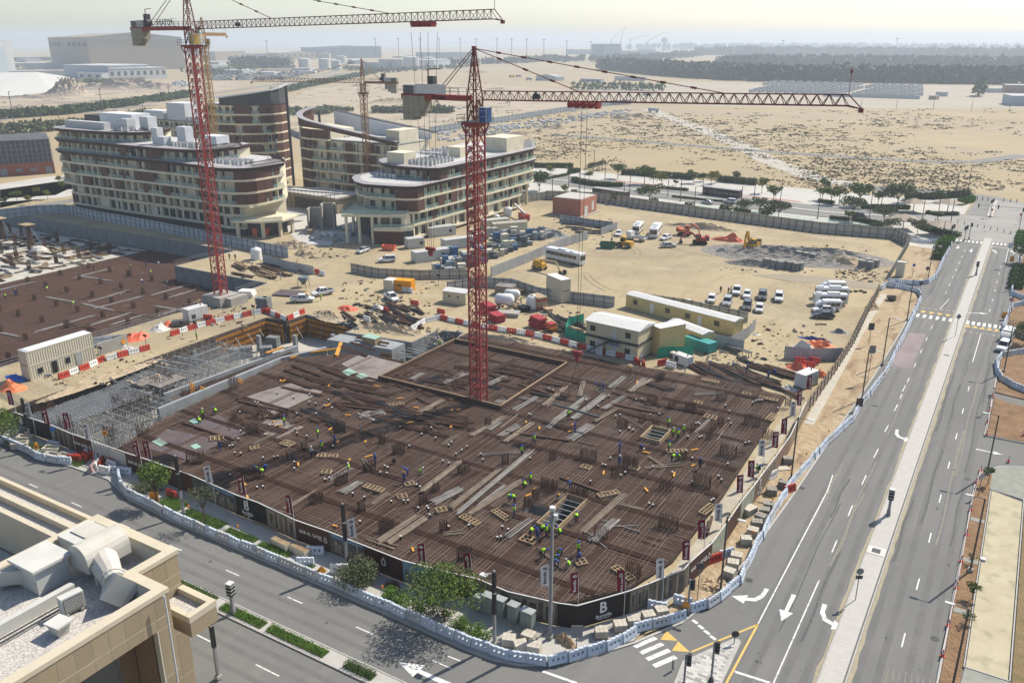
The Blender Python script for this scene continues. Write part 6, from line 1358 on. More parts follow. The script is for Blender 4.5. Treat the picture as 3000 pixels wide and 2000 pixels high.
yard(30,2060,2300,1075,1140,[rd_,rustr,rd_,black],R(-24),6,11,'long rusty bar stack in the rebar yard right of the generators','bar stacks in the right rebar yard');yard(22,1020,1230,900,955,[rd_,rustr,black],R(-20),4,9,'rusty bar stack in the yard above the basement corner','bar stacks above the basement corner');yard(14,1560,1720,925,975,[rd_,black,dg],R(-28),4,8,'dark pipe stack behind the red steel panels','pipe stacks behind the red panels','pipe_stack');yard(20,700,880,770,812,[rd_,rustr,wood],R(-10),4,8,'rusty bar stack on the plateau behind the tall red crane','bar stacks behind the tall crane');yard(8,1480,1650,890,920,[wood,plyg],R(-25),3,6,'loose plank by the timber stacks','planks by the timber stacks','plank')
yard(9,270,350,985,1015,[galv],R(62),6,8,'silver tube bundle behind the standing grey panel','silver tubes behind the panel','tube_bundle');yard(10,1660,1790,655,690,[rd_,dg],R(10),3,7,'bar scrap in the tin enclosure near the pink hut','bar scrap near the pink hut')
crm=[M('blue_crate',(.07,.14,.26),.6,var=.3,scale=1.5),M('grey_crate',(.28,.31,.32),.7,var=.2,scale=1.2),M('dark_crate',(.10,.12,.13),.7,var=.3,scale=1.5),M('pale_crate',(.46,.44,.38),.8,var=.15,scale=1.2),concd,boxm]
for i in rg(430):
 px_=(ru(1260,1640),ru(690,805));
 if px_[1]>700+(1600-px_[0])*.39 or(px_[0]<1380 and px_[1]<745) or(px_[0]<1300 and px_[1]<790):continue
 g=G(*px_);mb=MB();s=ru(1.1,2.1)
 for k in rg(rnd.choice((1,1,2))):mb.box(ru(-.1,.1),0,k*(s*.8+.03),s,s*ru(.7,1),s*.8,rz=ru(-.1,.1))
 rep(tag(mb.bd('pallet_load',rnd.choice(crm),loc=(g.x,g.y,.05),rz=R(50)+ru(-.3,.3)),'','pallet'),'fittings pallet in the crate yard behind the mast, {o} from the left','pallets in the crate yard')
for i in rg(26):
 g=G(ru(900,1010),ru(672,712));s=ru(.8,1.5);rep(tag(bX(0,0,0,s,s,s*ru(.5,1)).bd('pallet_load',rnd.choice([crm[3],crm[1],wood,white]),loc=(g.x,g.y,.1),rz=ru(0,1)),'','pallet'),'pallet of boxes on the court before the wedge block, {o} from the left','pallets on the court')
for px_,m_,s,lab in(((768,690),tarpr,(5,3,2.4),'red steel skip beside the entrance of the long block'),((1140,733),tarpr,(3.8,2,1.4),'red skip in front of the wedge block wall'),((1780,727),M('green_skip',(.04,.13,.08),.5),(4.4,2.4,1.7),'dark green skip by the wheel loader')):
 t=th('skip',lab,'skip',(*G(*px_).xy,.05),R(20));sx,sy,h=s;mb=MB();mb.pz([(-sx*.42,-sy/2),(sx*.42,-sy/2),(sx*.42,sy/2),(-sx*.42,sy/2)],0,.2);mb.bd('floor',m_,t)
 for a,b_ in(((-sx*.42,-sy/2),(sx*.42,-sy/2)),((sx*.42,-sy/2),(sx*.42,sy/2)),((sx*.42,sy/2),(-sx*.42,sy/2)),((-sx*.42,sy/2),(-sx*.42,-sy/2))):
  mb=MB();mb.add([(*a,.2),(*b_,.2),(b_[0]*1.18,b_[1]*1.02,h),(a[0]*1.18,a[1]*1.02,h),(a[0]*.94,a[1]*.94,.2),(b_[0]*.94,b_[1]*.94,.2),(b_[0]*1.1,b_[1]*.94,h),(a[0]*1.1,a[1]*.94,h)],[(0,1,2,3),(5,4,7,6),(3,2,6,7)]);mb.bd('side',m_,t)
for px_,L in(((2245,780),3),((2290,785),3),((2320,788),2),((2340,758),3),((2525,785),2),((2540,780),2)):
 g=G(*px_)
 for k in rg(L):
  t=rep(th('block_stack','','block stack',(g.x+k*1.9,g.y-k*.45,.05),R(-15)),'square stack of grey hollow blocks on the yard, {o} from the left','block stacks');bX(0,0,0,1.6,1.6,2.0).bd('blocks',concd,t)
  for j in rg(3):bX(0,0,2.0,1.5,.42,.04).bd('top_course',conc,t,loc=(0,-.52+j*.52,0))
sd=MB();SZ=[(1250,1500,960,1010),(1000,1260,905,975),(700,880,760,815),(2060,2200,1020,1080),(2100,2560,720,800),(1600,1800,640,720),(130,500,1020,1130),(1450,1750,870,930),(1650,1900,960,1060),(2200,2420,950,1090),(880,1030,690,760),(2440,2600,790,830),(560,720,880,960),(1000,1300,820,900)]
for i in rg(2000):
 z_=SZ[i%len(SZ)];g=G(ru(*z_[:2]),ru(*z_[2:]));s=rnd.choice((.08,.12,.16,.22,.35));sd.box(g.x,g.y,.04,s*2*ru(.5,2),s*1.3,s,rz=ru(0,3),mi=rnd.choice((0,0,1,2,3)),tx=.7,ty=.7)
tag(sd.bd('loose_rubble',[sandh,concd,wood,rd_],kind='stuff'),'loose stones, offcuts and rubbish strewn over the sandy site','rubble')
# ---- vehicles
tyre=M('tyre',(.018,.018,.018),.85);rimm=M('rim',(.35,.35,.36),.35,metal=.6);carw=M('car_white',(.72,.72,.71),.25,var=.03,spec=.6);carg=M('car_grey',(.09,.095,.10),.25,var=.1,spec=.6);cars_=M('car_silver',(.42,.43,.43),.28,var=.05,spec=.6,metal=.2);card=M('car_dark',(.035,.03,.028),.22,var=.1,spec=.6)
glass=M('car_glass',(.012,.016,.02),.08,spec=.9);lampm=M('lamp_clear',(.65,.66,.66),.15,spec=.8);tail=M('lamp_red',(.35,.015,.015),.25);vyel=M('machine_yellow',(.62,.34,.03),.5,var=.1,scale=1);vora=M('machine_orange',(.55,.16,.07),.5,var=.15,scale=1)
def loft(st):
 mb=MB();vs=[]
 for x,w_,zb,zt in st:
  c=min(.14,w_*.2);vs+=[(x,-w_+c,zb),(x,w_-c,zb),(x,w_,zb+c),(x,w_,zt-c*1.2),(x,w_-c*1.1,zt),(x,-w_+c*1.1,zt),(x,-w_,zt-c*1.2),(x,-w_,zb+c)]
 n=len(st);fs=[(i*8+j,i*8+(j+1)%8,(i+1)*8+(j+1)%8,(i+1)*8+j) for i in rg(n-1) for j in rg(8)]
 fs+=[tuple(rg(7,-1,-1)),tuple(rg((n-1)*8,n*8))]
 return mb.add(vs,fs)
def frust(b_,t_,zb,zt):
 """glasshouse: bottom (x0,x1,hw), top (x0,x1,hw)"""
 mb=MB();vs=[(b_[0],-b_[2],zb),(b_[1],-b_[2],zb),(b_[1],b_[2],zb),(b_[0],b_[2],zb),(t_[0],-t_[2],zt),(t_[1],-t_[2],zt),(t_[1],t_[2],zt),(t_[0],t_[2],zt)]
 return mb.add(vs,[(0,1,5,4),(1,2,6,5),(2,3,7,6),(3,0,4,7),(4,5,6,7)])
def wheels(t,xs,y,r,w_=.24):
 tm=MB().tb_((0,-w_/2,0),(0,w_/2,0),r,14).mesh('tyre',tyre);rm=MB().tb_((0,-w_/2-.01,0),(0,w_/2+.01,0),r*.62,10).mesh('rim',rimm)
 for x in xs:
  for s in(-1,1):o=link('wheel',tm,t,(x,s*y,r));link('rim',rm,o)
VM={}
def car(kind,paint_,label,px_,rz,cat='car',name='parked_car',grp=None):
 g=G(*px_);t=th(name,label,cat,(g.x,g.y,.06),rz,grp);k=(kind,paint_.name)
 def part(nm,mk_,m_):
  if(k,nm) not in VM:VM[(k,nm)]=mk_().mesh(nm,m_)
  return link(nm,VM[(k,nm)],t)
 if kind=='sedan':S=[(-2.32,.72,.4,.88),(-2.2,.86,.26,1.0),(-1.3,.9,.2,1.0),(.9,.9,.2,.97),(1.6,.88,.2,.9),(2.2,.82,.24,.74),(2.34,.66,.34,.6)];GB,GT,zt=(-2.0,1.1,.8),(-1.25,.2,.6),1.43;ax,r=(-1.38,1.4),.32
 elif kind=='suv':S=[(-2.35,.8,.45,1.05),(-2.3,.92,.34,1.15),(-1.3,.96,.28,1.15),(1.0,.96,.28,1.12),(1.75,.94,.28,1.05),(2.3,.88,.34,.9),(2.42,.72,.42,.75)];GB,GT,zt=(-2.28,1.15,.86),(-2.0,.45,.68),1.78;ax,r=(-1.4,1.45),.38
 elif kind=='hatch':S=[(-1.95,.7,.4,.95),(-1.9,.84,.28,1.0),(-1.0,.86,.22,1.0),(.9,.86,.22,.97),(1.4,.84,.22,.9),(1.85,.78,.28,.78),(1.95,.62,.36,.66)];GB,GT,zt=(-1.88,1.0,.78),(-1.6,.3,.62),1.5;ax,r=(-1.2,1.2),.31
 else:S=[(-2.65,.84,.5,1.08),(-2.6,.92,.42,1.12),(-.9,.92,.36,1.12),(-.8,.93,.34,1.12),(1.2,.93,.34,1.1),(2.0,.92,.34,1.02),(2.55,.86,.4,.88),(2.65,.7,.5,.75)];GB,GT,zt=(-.95,1.35,.84),(-.8,.6,.68),1.78;ax,r=(-1.6,1.7),.38
 body=part('body',lambda:loft(S),paint_);zb=S[2][3]-.05
 part('windows',lambda:frust(GB,GT,zb,zt),glass)
 part('roof',lambda:bX((GT[0]+GT[1])/2,0,zt-.02,GT[1]-GT[0]+.1,GT[2]*2+.06,.07).bar((GB[1],-GB[2]+.02,zb),(GT[1],-GT[2],zt),.08).bar((GB[1],GB[2]-.02,zb),(GT[1],GT[2],zt),.08).bar((GB[0],-GB[2]+.02,zb),(GT[0],-GT[2],zt),.12).bar((GB[0],GB[2]-.02,zb),(GT[0],GT[2],zt),.12).bar(((GB[0]+GB[1])/2-.1,-GB[2],zb),((GT[0]+GT[1])/2,-GT[2],zt),.08).bar(((GB[0]+GB[1])/2-.1,GB[2],zb),((GT[0]+GT[1])/2,GT[2],zt),.08),paint_)
 xf,xr=S[-1][0],S[0][0]
 for s in(-1,1):
  link('headlight',VM.setdefault((kind,'hl'),bX(0,0,0,.16,.42,.14).mesh('headlight',lampm)),t,(xf-.08,s*.56,S[-1][3]-.02));link('tail_light',VM.setdefault((kind,'tl'),bX(0,0,0,.08,.3,.2).mesh('tail_light',tail)),t,(xr+.0,s*.58,S[0][3]-.22))
  link('mirror',VM.setdefault(('m',paint_.name),bX(0,0,0,.18,.22,.14).mesh('mirror',paint_)),t,(GB[1]-.35,s*(S[3][1]+.08),zb+.06))
 part('grille',lambda:bX(xf-.02,0,S[-1][2]+.05,.06,.9,.14),black)
 if kind=='pickup':part('load_bed',lambda:bX(-1.75,0,1.10,1.55,1.5,.035),black);part('bed_rim',lambda:bX(-1.75,-.82,1.12,1.7,.1,.08).box(-1.75,.82,1.12,1.7,.1,.08).box(-2.58,0,1.12,.08,1.74,.08),paint_)
 wheels(t,ax,S[2][1]-.1,r)
 return t
def bus(L,W,H,paint_,label,px_,rz,cat='bus',name='bus',van=False,grp=None):
 g=G(*px_);t=th(name,label,cat,(g.x,g.y,.06),rz,grp);nose=.9 if van else .12
 S=[(-L/2,W/2-.1,.55,H-.25),(-L/2+.15,W/2,.4,H-.05),(0,W/2,.35,H),(L/2-nose-.6,W/2,.35,H-.05),(L/2-nose*.55,W/2-.04,.35,H-.5 if van else H-.1),(L/2-.02,W/2-.1,.4,H*.62 if van else H-.4),(L/2,W/2-.2,.5,H*.5 if van else H-.6)]
 loft(S).bd('body',paint_,t)
 n=max(3,int((L-1.8)/1.35));zw,hw_=H*.50,H*.28;x0=-L/2+.5;wl=(L-1.5-nose)/n
 wm=bX(0,0,0,wl-.1,.05,hw_).mesh('window',glass)
 for i in rg(n):
  for s in(-1,1):link('window',wm,t,(x0+(i+.5)*wl,s*(W/2+.01),zw))
 mb=MB()
 if van:mb.add([(L/2-.62,-W/2+.2,H*.60),(L/2-.62,W/2-.2,H*.60),(L/2-nose-.45,W/2-.22,H-.12),(L/2-nose-.45,-W/2+.22,H-.12),(L/2-.7,-W/2+.2,H*.58),(L/2-.7,W/2-.2,H*.58)],[(0,1,2,3)])
 else:mb.box(L/2+.0,0,zw-.2,.06,W-.45,hw_+.35)
 if van:mb.v=[(x+.08,y,z+.06) for x,y,z in mb.v]
 mb.bd('windscreen',glass,t);bX(-L/2-.01,0,zw,.06,W-.6,hw_).bd('rear_window',glass,t)
 for s in(-1,1):bX(L/2+.01,s*(W/2-.4),.65,.06,.35,.2).bd('headlight',lampm,t);bX(-L/2-.01,s*(W/2-.3),.8,.06,.2,.4).bd('tail_light',tail,t)
 if not van:bX(-.6,0,H-.02,2.6,W*.6,.28).box(2.6,0,H-.02,1.2,W*.5,.2).bd('roof_unit',paint_,t);bX(0,-W/2-.01,.5,L*.9,.03,.12).box(0,W/2+.01,.5,L*.9,.03,.12).bd('trim',dg,t)
 wheels(t,(-L*.27,L*.31),W/2-.16,.5 if L>8 else .36,.3);return t
bus(12,2.5,3.3,carw,'large white coach with dark windows parked beside the yellow boom lift',(1655,768),R(-15+3));bus(10,2.5,3.1,carw,'white bus facing the camera beside the grey heap, right one',(1920,690),R(-76));bus(8,2.3,2.7,carw,'white minibus standing left of the second bus',(1868,680),R(-76))
for px_,L,H,lab,v in(((2440,852),5.4,2.3,'white van at the back of the parked van row',True),((2435,873),7.2,2.6,'white minibus second from the back of the van row',False),((2430,893),7.2,2.65,'long white minibus third in the van row',False),((2425,908),5.4,2.3,'white high roof van at the front of the van row',True)):bus(L,2.0,H,carw,lab,px_,R(-153),'van','van',v,'vans parked in a row')
vx=R(-120)
for k,p_,lab,px_,a in(('sedan',carw,'white sedan next to the dark sedan at the van row',(2412,915),-152),('sedan',card,'dark brown sedan in front of the van row',(2410,932),-154),('pickup',carw,'white double cab pickup beside two people in the car park',(2158,860),-78),('sedan',carw,'white sedan in the back row of parked cars, right of the pickup',(2188,870),-78),('suv',carg,'dark grey suv in the back row of parked cars',(2233,875),-76),('suv',carw,'white suv at the right end of the back row of parked cars',(2281,880),-77),('hatch',carw,'white hatchback at the left of the parked cars',(2084,884),-78),('suv',cars_,'silver suv in the front row of parked cars',(2130,893),-79),('suv',carg,'grey suv in the front row of parked cars',(2188,905),-77),('hatch',carw,'white car at the right end of the front row of parked cars',(2224,912),-78),('sedan',carw,'white car roof behind the yellow cabin, left one',(2015,900),-60),('sedan',carw,'white car behind the yellow cabin, second one',(2053,910),-78),('sedan',carw,'white car behind the yellow cabin, third one',(2095,920),-80),('sedan',carw,'white car behind the yellow cabin, last one',(2130,929),-110),('pickup',carw,'white pickup with empty bed beside the dark form stack',(887,885),38),('pickup',carw,'white pickup facing left on the haul road',(945,865),-112),('pickup',carw,'white pickup behind the red tarpaulin by the hut',(1148,880),-30),('suv',carw,'white off road car on the sand before the wedge block',(1134,768),-135),('sedan',cars_,'silver sedan in the shade before the wedge block',(1063,740),-85),('sedan',carw,'white car near the tin enclosure',(1812,690),-72),('sedan',carw,'white car beside the second bus',(1950,702),-100),('sedan',cars_,'silver car alone right of the green skip',(1958,725),45),('sedan',cars_,'silver car on the far boulevard',(2072,598),165),('suv',carw,'white suv on the far boulevard',(2138,596),172),('suv',card,'black suv on the far boulevard near the junction',(2520,640),-8)):
 car(k,p_,lab,px_,R(a),'pickup' if k=='pickup' else 'car','pickup_truck' if k=='pickup' else 'parked_car','vehicles parked on and around the site')
car('suv',carw,'white off road vehicle by the curved barriers at the right edge',(2938,1025),R(-100));bus(5.2,2.0,2.2,carw,'white van just ahead of the white off road vehicle',(2950,995),R(-100),'van','van',True)
def excav(px_,rz,m_,lab,boom=(3.0,3.6,5.2,.8),scale=1.0):
 g=G(*px_);t=th('excavator',lab,'excavator',(g.x,g.y,.06),rz);s=scale
 for y in(-1.1,1.1):
  mb=MB();pr=[(-1.9,.35),(-1.6,0),(1.6,0),(1.9,.35),(1.9,.6),(1.6,.9),(-1.6,.9),(-1.9,.6)]
  mb.extr([(a*s,b_*s) for a,b_ in pr],.6*s,o=(0,y*s,0),rz=PI/2);mb.bd('track',tyre,t)
 bX(0,0,.9*s,2.2*s,2.2*s,.2*s).bd('turntable',dg,t);bX(-.7*s,0,1.1*s,3.0*s,2.5*s,.9*s).bd('upper_body',m_,t);bX(-1.9*s,0,1.15*s,.8*s,2.5*s,1.3*s).bd('counterweight',dg if m_ is vyel else m_,t)
 bX(.55*s,.75*s,1.15*s,1.5*s,1.0*s,1.75*s,tx=.8).bd('cab',m_,t);bX(.6*s,.75*s,1.9*s,1.54*s,1.04*s,.75*s,tx=.85).bd('cab_glass',glass,t)
 a,b_,c,d=boom;mb=MB();mb.bar((.6*s,-.2*s,1.6*s),(a*s,-.2*s,(b_+1)*s),.5*s);mb.bar((a*s,-.2*s,(b_+1)*s),(c*s,-.2*s,b_*s),.42*s);mb.bd('boom',m_,t)
 MB().bar((c*s,-.2*s,b_*s),((c+d)*s,-.2*s,.9*s),.34*s).bd('stick',m_,t);bX((c+d-.3)*s,-.2*s,.05,1.0*s,1.1*s,.9*s,tx=.6).bd('bucket',dg,t);MB().bar((1.4*s,-.2*s,1.6*s),(a*.8*s,-.2*s,(b_*.8+1)*s),.16*s).bd('cylinder',rimm,t)
 return t
excav((2200,735),R(-100),vyel,'yellow excavator with raised boom beside the grey rubble',(2.0,3.6,2.8,.3),1.25);excav((2005,690),R(5),vora,'orange excavator with a cream cab behind the red one',(2.6,2.6,4.2,.4),1.0);excav((2050,715),R(-155),M('machine_red',(.42,.07,.06),.5,var=.15),'red excavator with its arm stretched to the left',(2.6,2.2,4.6,.8),1.05)
def loader(px_,rz,lab):
 g=G(*px_);t=th('wheel_loader',lab,'loader',(g.x,g.y,.06),rz);bX(-1.2,0,.7,2.4,1.8,1.2).bd('engine_box',vyel,t);bX(.4,0,.7,1.6,1.5,2.4,tx=.8,ty=.85).bd('cab',vyel,t);bX(.4,0,1.8,1.5,1.56,.9,tx=.9).bd('cab_glass',glass,t)
 for y in(-.6,.6):MB().bar((.6,y,1.6),(2.6,y,.8),.2).bd('lift_arm',vyel,t)
 mb=MB();mb.extr([(2.5,.1),(3.3,.1),(3.0,.2),(2.7,.5),(2.7,1.1),(2.5,1.1)],2.3,rz=0);mb.v=[(y,x,z) for x,y,z in mb.v];mb.bd('bucket',dg,t);wheels(t,(-1.2,1.3),.95,.7,.45)
loader((1830,725),R(175),'yellow backhoe loader beside the green skip')
tl=th('boom_lift','yellow boom lift with its arm laid out to the right','boom lift',(*G(1580,790).xy,.06),R(-12));bX(0,0,.6,3.0,2.0,1.1).bd('chassis',vyel,tl);bX(-.2,0,1.71,2.6,1.8,.9,tx=.7).bd('turret',vyel,tl);wheels(tl,(-1.1,1.1),1.0,.55,.4);MB().bar((-1.5,0,2.5),(5.5,0,2.9),.4).bd('boom',wood,tl);MB().bar((5.5,0,2.9),(7.2,0,.5),.3).bd('jib_arm',wood,tl);bX(7.7,0,.1,1.2,1.8,.1).box(7.7,-.85,.2,1.2,.08,.9).box(7.7,.85,.2,1.2,.08,.9).bd('basket',dg,tl)
tk=th('boom_truck','red truck with a long white boom by the rear cabins','boom truck',(*G(1535,645).xy,.06),R(140));bX(0,0,.5,5,2.3,1.6).bd('chassis',M('machine_red'),tk);MB().bar((-1.5,0,2.2),(9,0,3.6),.6).bd('boom',pale,tk);wheels(tk,(-1.6,1.6),1.0,.5,.35)
dt=th('flatbed_truck','white flatbed truck parked in front of the white minibus','truck',(*G(1865,705).xy,.06),R(170));bX(2.2,0,.5,1.7,2.1,2.0,tx=.85).bd('cab',carw,dt);bX(2.9,0,1.5,.35,1.9,.8).bd('windscreen',glass,dt);bX(-.9,0,.8,4.4,2.2,.16).box(-.9,-1.05,.97,4.4,.1,.45).box(-.9,1.05,.97,4.4,.1,.45).bd('flatbed',pale,dt);wheels(dt,(-1.8,2.0),.9,.42,.3)
tym=MB();tym.tb_((0,0,0),(0,0,.28),.48,14);TYM=tym.mesh('tyre',tyre)
for i in rg(14):
 g=G(2610+ru(-9,9),878+ru(-6,8));rep(tag(link('old_tyre',TYM,loc=(g.x,g.y,.26+.28*(i%3)),rz=i),'','tyre'),'black tyre in the pile on the verge, {o} from the left','tyres on the verge')
for p in((2490,856),(2507,855),(2522,854),(2533,858),(1040,895),(1050,893),(1058,897)):rep(tag(link('old_tyre',TYM,loc=(*G(*p).xy,.06)),'','tyre'),'black tyre lying on the sand of the yard, {o} from the left','tyres on the sand')
def railing(pts,lab,h=1.1,z=.12):
 P_=[V3(p) for p in pts];t=th('railing',lab,'railing',(P_[0].x,P_[0].y,z));o=P_[0];po=MB();ra=MB()
 for a,b_ in zip(P_,P_[1:]):
  n=max(1,round((b_-a).length/2))
  for i in rg(n+1):p=a+(b_-a)*i/n-o;po.bar((p.x,p.y,0),(p.x,p.y,h),.06)
  for zz in(h*.5,h):ra.bar((*(a-o),zz),(*(b_-o),zz),.06)
 po.bd('posts',dg,t);ra.bd('rails',galv,t)
railing([(-151.6,70),(-151.6,118)],'pipe railing along the left pit edge by the containers');railing([(-152.6,129),(-153.4,139.3)],'pipe railing between the tall crane base and the pit corner');railing([(-186.4,139),(-186.4,158)],'pipe railing at the left edge of the sandy plateau')
tb=th('work_bench','long steel work bench by the rebar yard','bench',(*G(2160,1035).xy,.05),R(-20));bX(0,0,.9,6,1.0,.1).bd('bench_top',dg,tb)
for x in(-2.8,0,2.8):bX(x,-.4,0,.1,.1,.9).box(x,.4,0,.1,.1,.9).bd('leg',dg,tb)
for p in((300,1062),(430,1025),(535,985),(575,985),(745,935),(780,908),(1285,840)):
 g=G(*p);t=rep(th('site_light','','site light',(g.x,g.y,.05)),'small black flood light on a thin stand by the haul road, {o} from the left','site flood lights');MB().bar((0,0,0),(0,0,2.6),.07).bd('stand',dg,t);bX(0,0,2.6,.9,.15,.45).bd('lamp_head',black,t)
# ================================================================ barriers, printed hoarding, flags, street furniture
def barrier_mesh(nm,m_):
 mb=MB();L=1.94
 mb.extr([(-.28,.06),(-.24,0),(.24,0),(.28,.06),(.21,.42),(-.21,.42)],L)
 mb.extr([(-.165,.74),(.165,.74),(.12,1.0),(-.12,1.0)],L)
 for x,w_ in((-.79,.36),(-.26,.24),(.26,.24),(.79,.36)):
  mb.box(x,0,.42,w_,.40,.32,ty=.8)
 for x in(-.8,-.27,.27,.8):mb.box(x,0,1.0,.26,.22,.05,tx=.8)
 return mb.mesh(nm,m_)
BRB,BRR,BRW=barrier_mesh('water_barrier',bluew),barrier_mesh('water_barrier',redplas),barrier_mesh('water_barrier',white)
BRK=barrier_mesh('water_barrier',M('pink_plastic',(.45,.30,.31),.6))
BSET=[BRB,BRB,barrier_mesh('water_barrier',M('barrier_dusty',(.44,.48,.53),.6,k2=(.52,.53,.53),scale=1.5)),barrier_mesh('water_barrier',M('barrier_pale',(.56,.63,.72),.5,var=.06))]
def brs(pts,lab,grp,ms=(BRB,),z=.21,step=2.0,ax='x',world=False):
 P_=[V3(p) for p in pts] if world else[G(*p,z).xy for p in pts]
 for i,(x,y,h) in en(along(P_,step,-step/2)):
  rep(tag(link('water_barrier',rnd.choice(BSET) if ms[0] is BRB else ms[i%len(ms)],loc=(x+ru(-.05,.05),y+ru(-.07,.07),z+ru(0,.015)),rz=h+ru(-.09,.09)),'','barrier'),lab,grp,ax)
RW='red and white water barriers';PB='pale blue water barriers'
brs([(0,1290),(60,1315),(120,1345),(165,1356),(205,1358)],'pale blue water barrier on the near kerb left of the driveway, {o} from the left',PB)
brs([(349,1392),(355,1425),(374,1447),(459,1492),(510,1517),(595,1555),(1000,1725),(1170,1798),(1383,1891),(1480,1929)],'pale blue water barrier along the near street kerb, {o} from the left',PB)
brs([(1480,1929),(1612,1946),(1680,1931),(1791,1895),(1833,1874),(1880,1844),(1940,1830),(1988,1815)],'pale blue water barrier round the street corner, {o} from the left',PB)
brs([(2019,1793),(2070,1778),(2113,1755),(2166,1704),(2187,1661),(2208,1615),(2232,1572),(2255,1525),(2264,1508),(2315,1423),(2366,1364),(2421,1300),(2497,1232),(2514,1198),(2591,1100),(2638,1004),(2667,944),(2697,876)],'pale blue water barrier along the wide street verge, {o} from the front',PB,ax='y')
brs([(2697,872),(2690,858),(2638,845),(2595,838),(2580,850)],'pale blue water barrier round the verge end by the site gate, {o} from the left',PB)
brs([(2600,827),(2629,830),(2680,834),(2718,830),(2740,813),(2761,766),(2787,719)],'pale blue water barrier beyond the site gate, {o} from the left',PB);brs([(2650,702),(2702,711),(2750,713)],'pale blue water barrier at the far end of the sand patch, {o} from the left',PB)
brs([(3040,905),(3000,893),(2968,900),(2954,915),(2946,937),(2938,965)],'pale blue water barrier round the far right planting bed, {o} from the front',PB,ax='y');brs([(2940,968),(2988,990),(3030,1005)],'pale blue water barrier in the short row behind the white off road vehicle, {o} from the left',PB)
brs([(3030,1030),(2988,1036),(2931,1046),(2918,1065),(2920,1090),(2934,1114),(2968,1134),(3030,1160)],'pale blue water barrier round the right edge island, {o} from the front',PB,ax='y');brs([(2961,862),(3000,878),(3040,890)],'pale blue water barrier at the right edge below the junction, {o} from the left',PB);brs([(2995,741),(2975,810),(2962,858)],'pale blue water barrier along the right kerb below the junction, {o} from the front',PB,ax='y')
for pts,lab in(([(172,1112),(268,1075),(296,1060),(450,1020)],'by the stacked container offices'),([(500,985),(560,965),(620,950),(700,930),(780,915)],'along the haul road above the scaffold'),([(780,915),(838,940)],'at the short basement corner step'),([(842,940),(900,912)],'above the orange formwork corner'),([(1205,970),(1245,945),(1290,935)],'bending round the sandy bank'),([(1290,935),(1400,960),(1560,985),(1700,1020),(1850,1055),(1880,1075)],'along the bank behind the crane tray')):
 brs(pts,'red or white water barrier '+lab+', {o} from the left',RW,(BRR,BRW) if 'sandy' not in lab else(BRW,),z=.06,step=2.05)
for i,(px_,a,m_,lab) in en((((220,1350),20,BRR,'red barrier parked on the driveway, left one'),((240,1347),20,BRR,'red barrier parked on the driveway, second one'),((262,1342),20,BRR,'red barrier parked on the driveway, third one'),((275,1375),-55,BRK,'pink barrier lying near the hoarding on the driveway'),((287,1368),-50,BRW,'white barrier between pink and red ones on the driveway'),((298,1362),-50,BRR,'red barrier right of the white one on the driveway'),((325,1358),-10,BRR,'dark red barrier along the hoarding at the driveway'),((308,1385),8,BRW,'white barrier lying in front on the driveway'),((340,1385),25,BRB,'pale blue barrier across the driveway, front one'),((330,1368),0,BRB,'pale blue barrier across the driveway, rear one'),((368,1388),22,BRB,'pale blue barrier at the right end of the driveway'),((285,1340),-40,BRB,'pale blue barrier leaning at the hoarding, right'),((255,1335),-20,BRB,'pale blue barrier at the hoarding, left'),((505,1455),-5,BRR,'dark red barrier behind the round shrub'),((160,1310),15,BRB,'pale blue barrier behind the left planters'),((895,1655),30,BRB,'pale blue barrier across the pavement, lower one'),((925,1622),30,BRB,'pale blue barrier across the pavement, upper one'),((995,1675),35,BRW,'white barrier standing beside the big shrub'),((1925,1785),12,BRB,'pale blue barrier in front of the printed facade hoarding'),((2000,1770),5,BRB,'pale blue barrier behind the corner warning sign'),((2127,1630),55,BRB,'pale blue barrier standing beside the corner lamp post'),((2092,1645),60,BRR,'dark red barrier near the corner lamp post'),((2312,1440),60,BRR,'dark red barrier inside the verge row'),((2262,1400),70,BRW,'white barrier tipped up beside the hoarding'),((1180,852),-5,BRW,'white barrier in front of the orange container, left'),((1200,855),-5,BRW,'white barrier in front of the orange container, right'),((1215,893),5,BRR,'red barrier on the sand before the gable hut, left'),((1292,918),-5,BRR,'red barrier on the sand before the gable hut, right'),((1132,914),-20,BRR,'red barrier in the bar yard near the pickup'),((1075,940),-5,BRW,'white barrier on the bank above the basement'),((930,800),-10,BRR,'red barrier at the end of the low tin fence'),((945,805),-10,BRW,'white barrier at the end of the low tin fence'),((610,935),20,BRR,'red barrier beside the white generator'),((2345,1062),10,BRR,'red barrier in the pile by the tin corner, left'),((2360,1050),20,BRR,'red barrier in the pile by the tin corner, top'),((2385,1062),-10,BRR,'red barrier in the pile by the tin corner, right'),((2370,1075),0,BRR,'red barrier in the pile by the tin corner, front'),((1940,1068),60,BRR,'red barrier at the end of the green screen'),((1965,1075),-10,BRW,'white barrier at the end of the green screen'),((1885,1072),-60,BRR,'red barrier turned at the end of the bank row'))):
 g=G(*px_,.22);tag(link('water_barrier',m_,loc=g,rz=R(a)),lab,'barrier','loose water barriers')
for i,px_ in en(((556,1512),(700,1572),(1122,1752),(2205,1590),(2261,1490),(2315,1410),(2360,1355),(2425,1288),(2590,1118))):
 g=G(*px_);tag(bX(0,0,0,.16,.16,.12).lathe([(.1,.12),(.11,.3),(.04,.36)],8).bd('warning_lamp',M('amber',(.8,.25,.02),.4),loc=(*g.xy,1.27)),'x','warning lamp');rep(COL.objects[-1],'small amber warning lamp on top of a pale blue barrier, {o} from the left','amber barrier lamps')
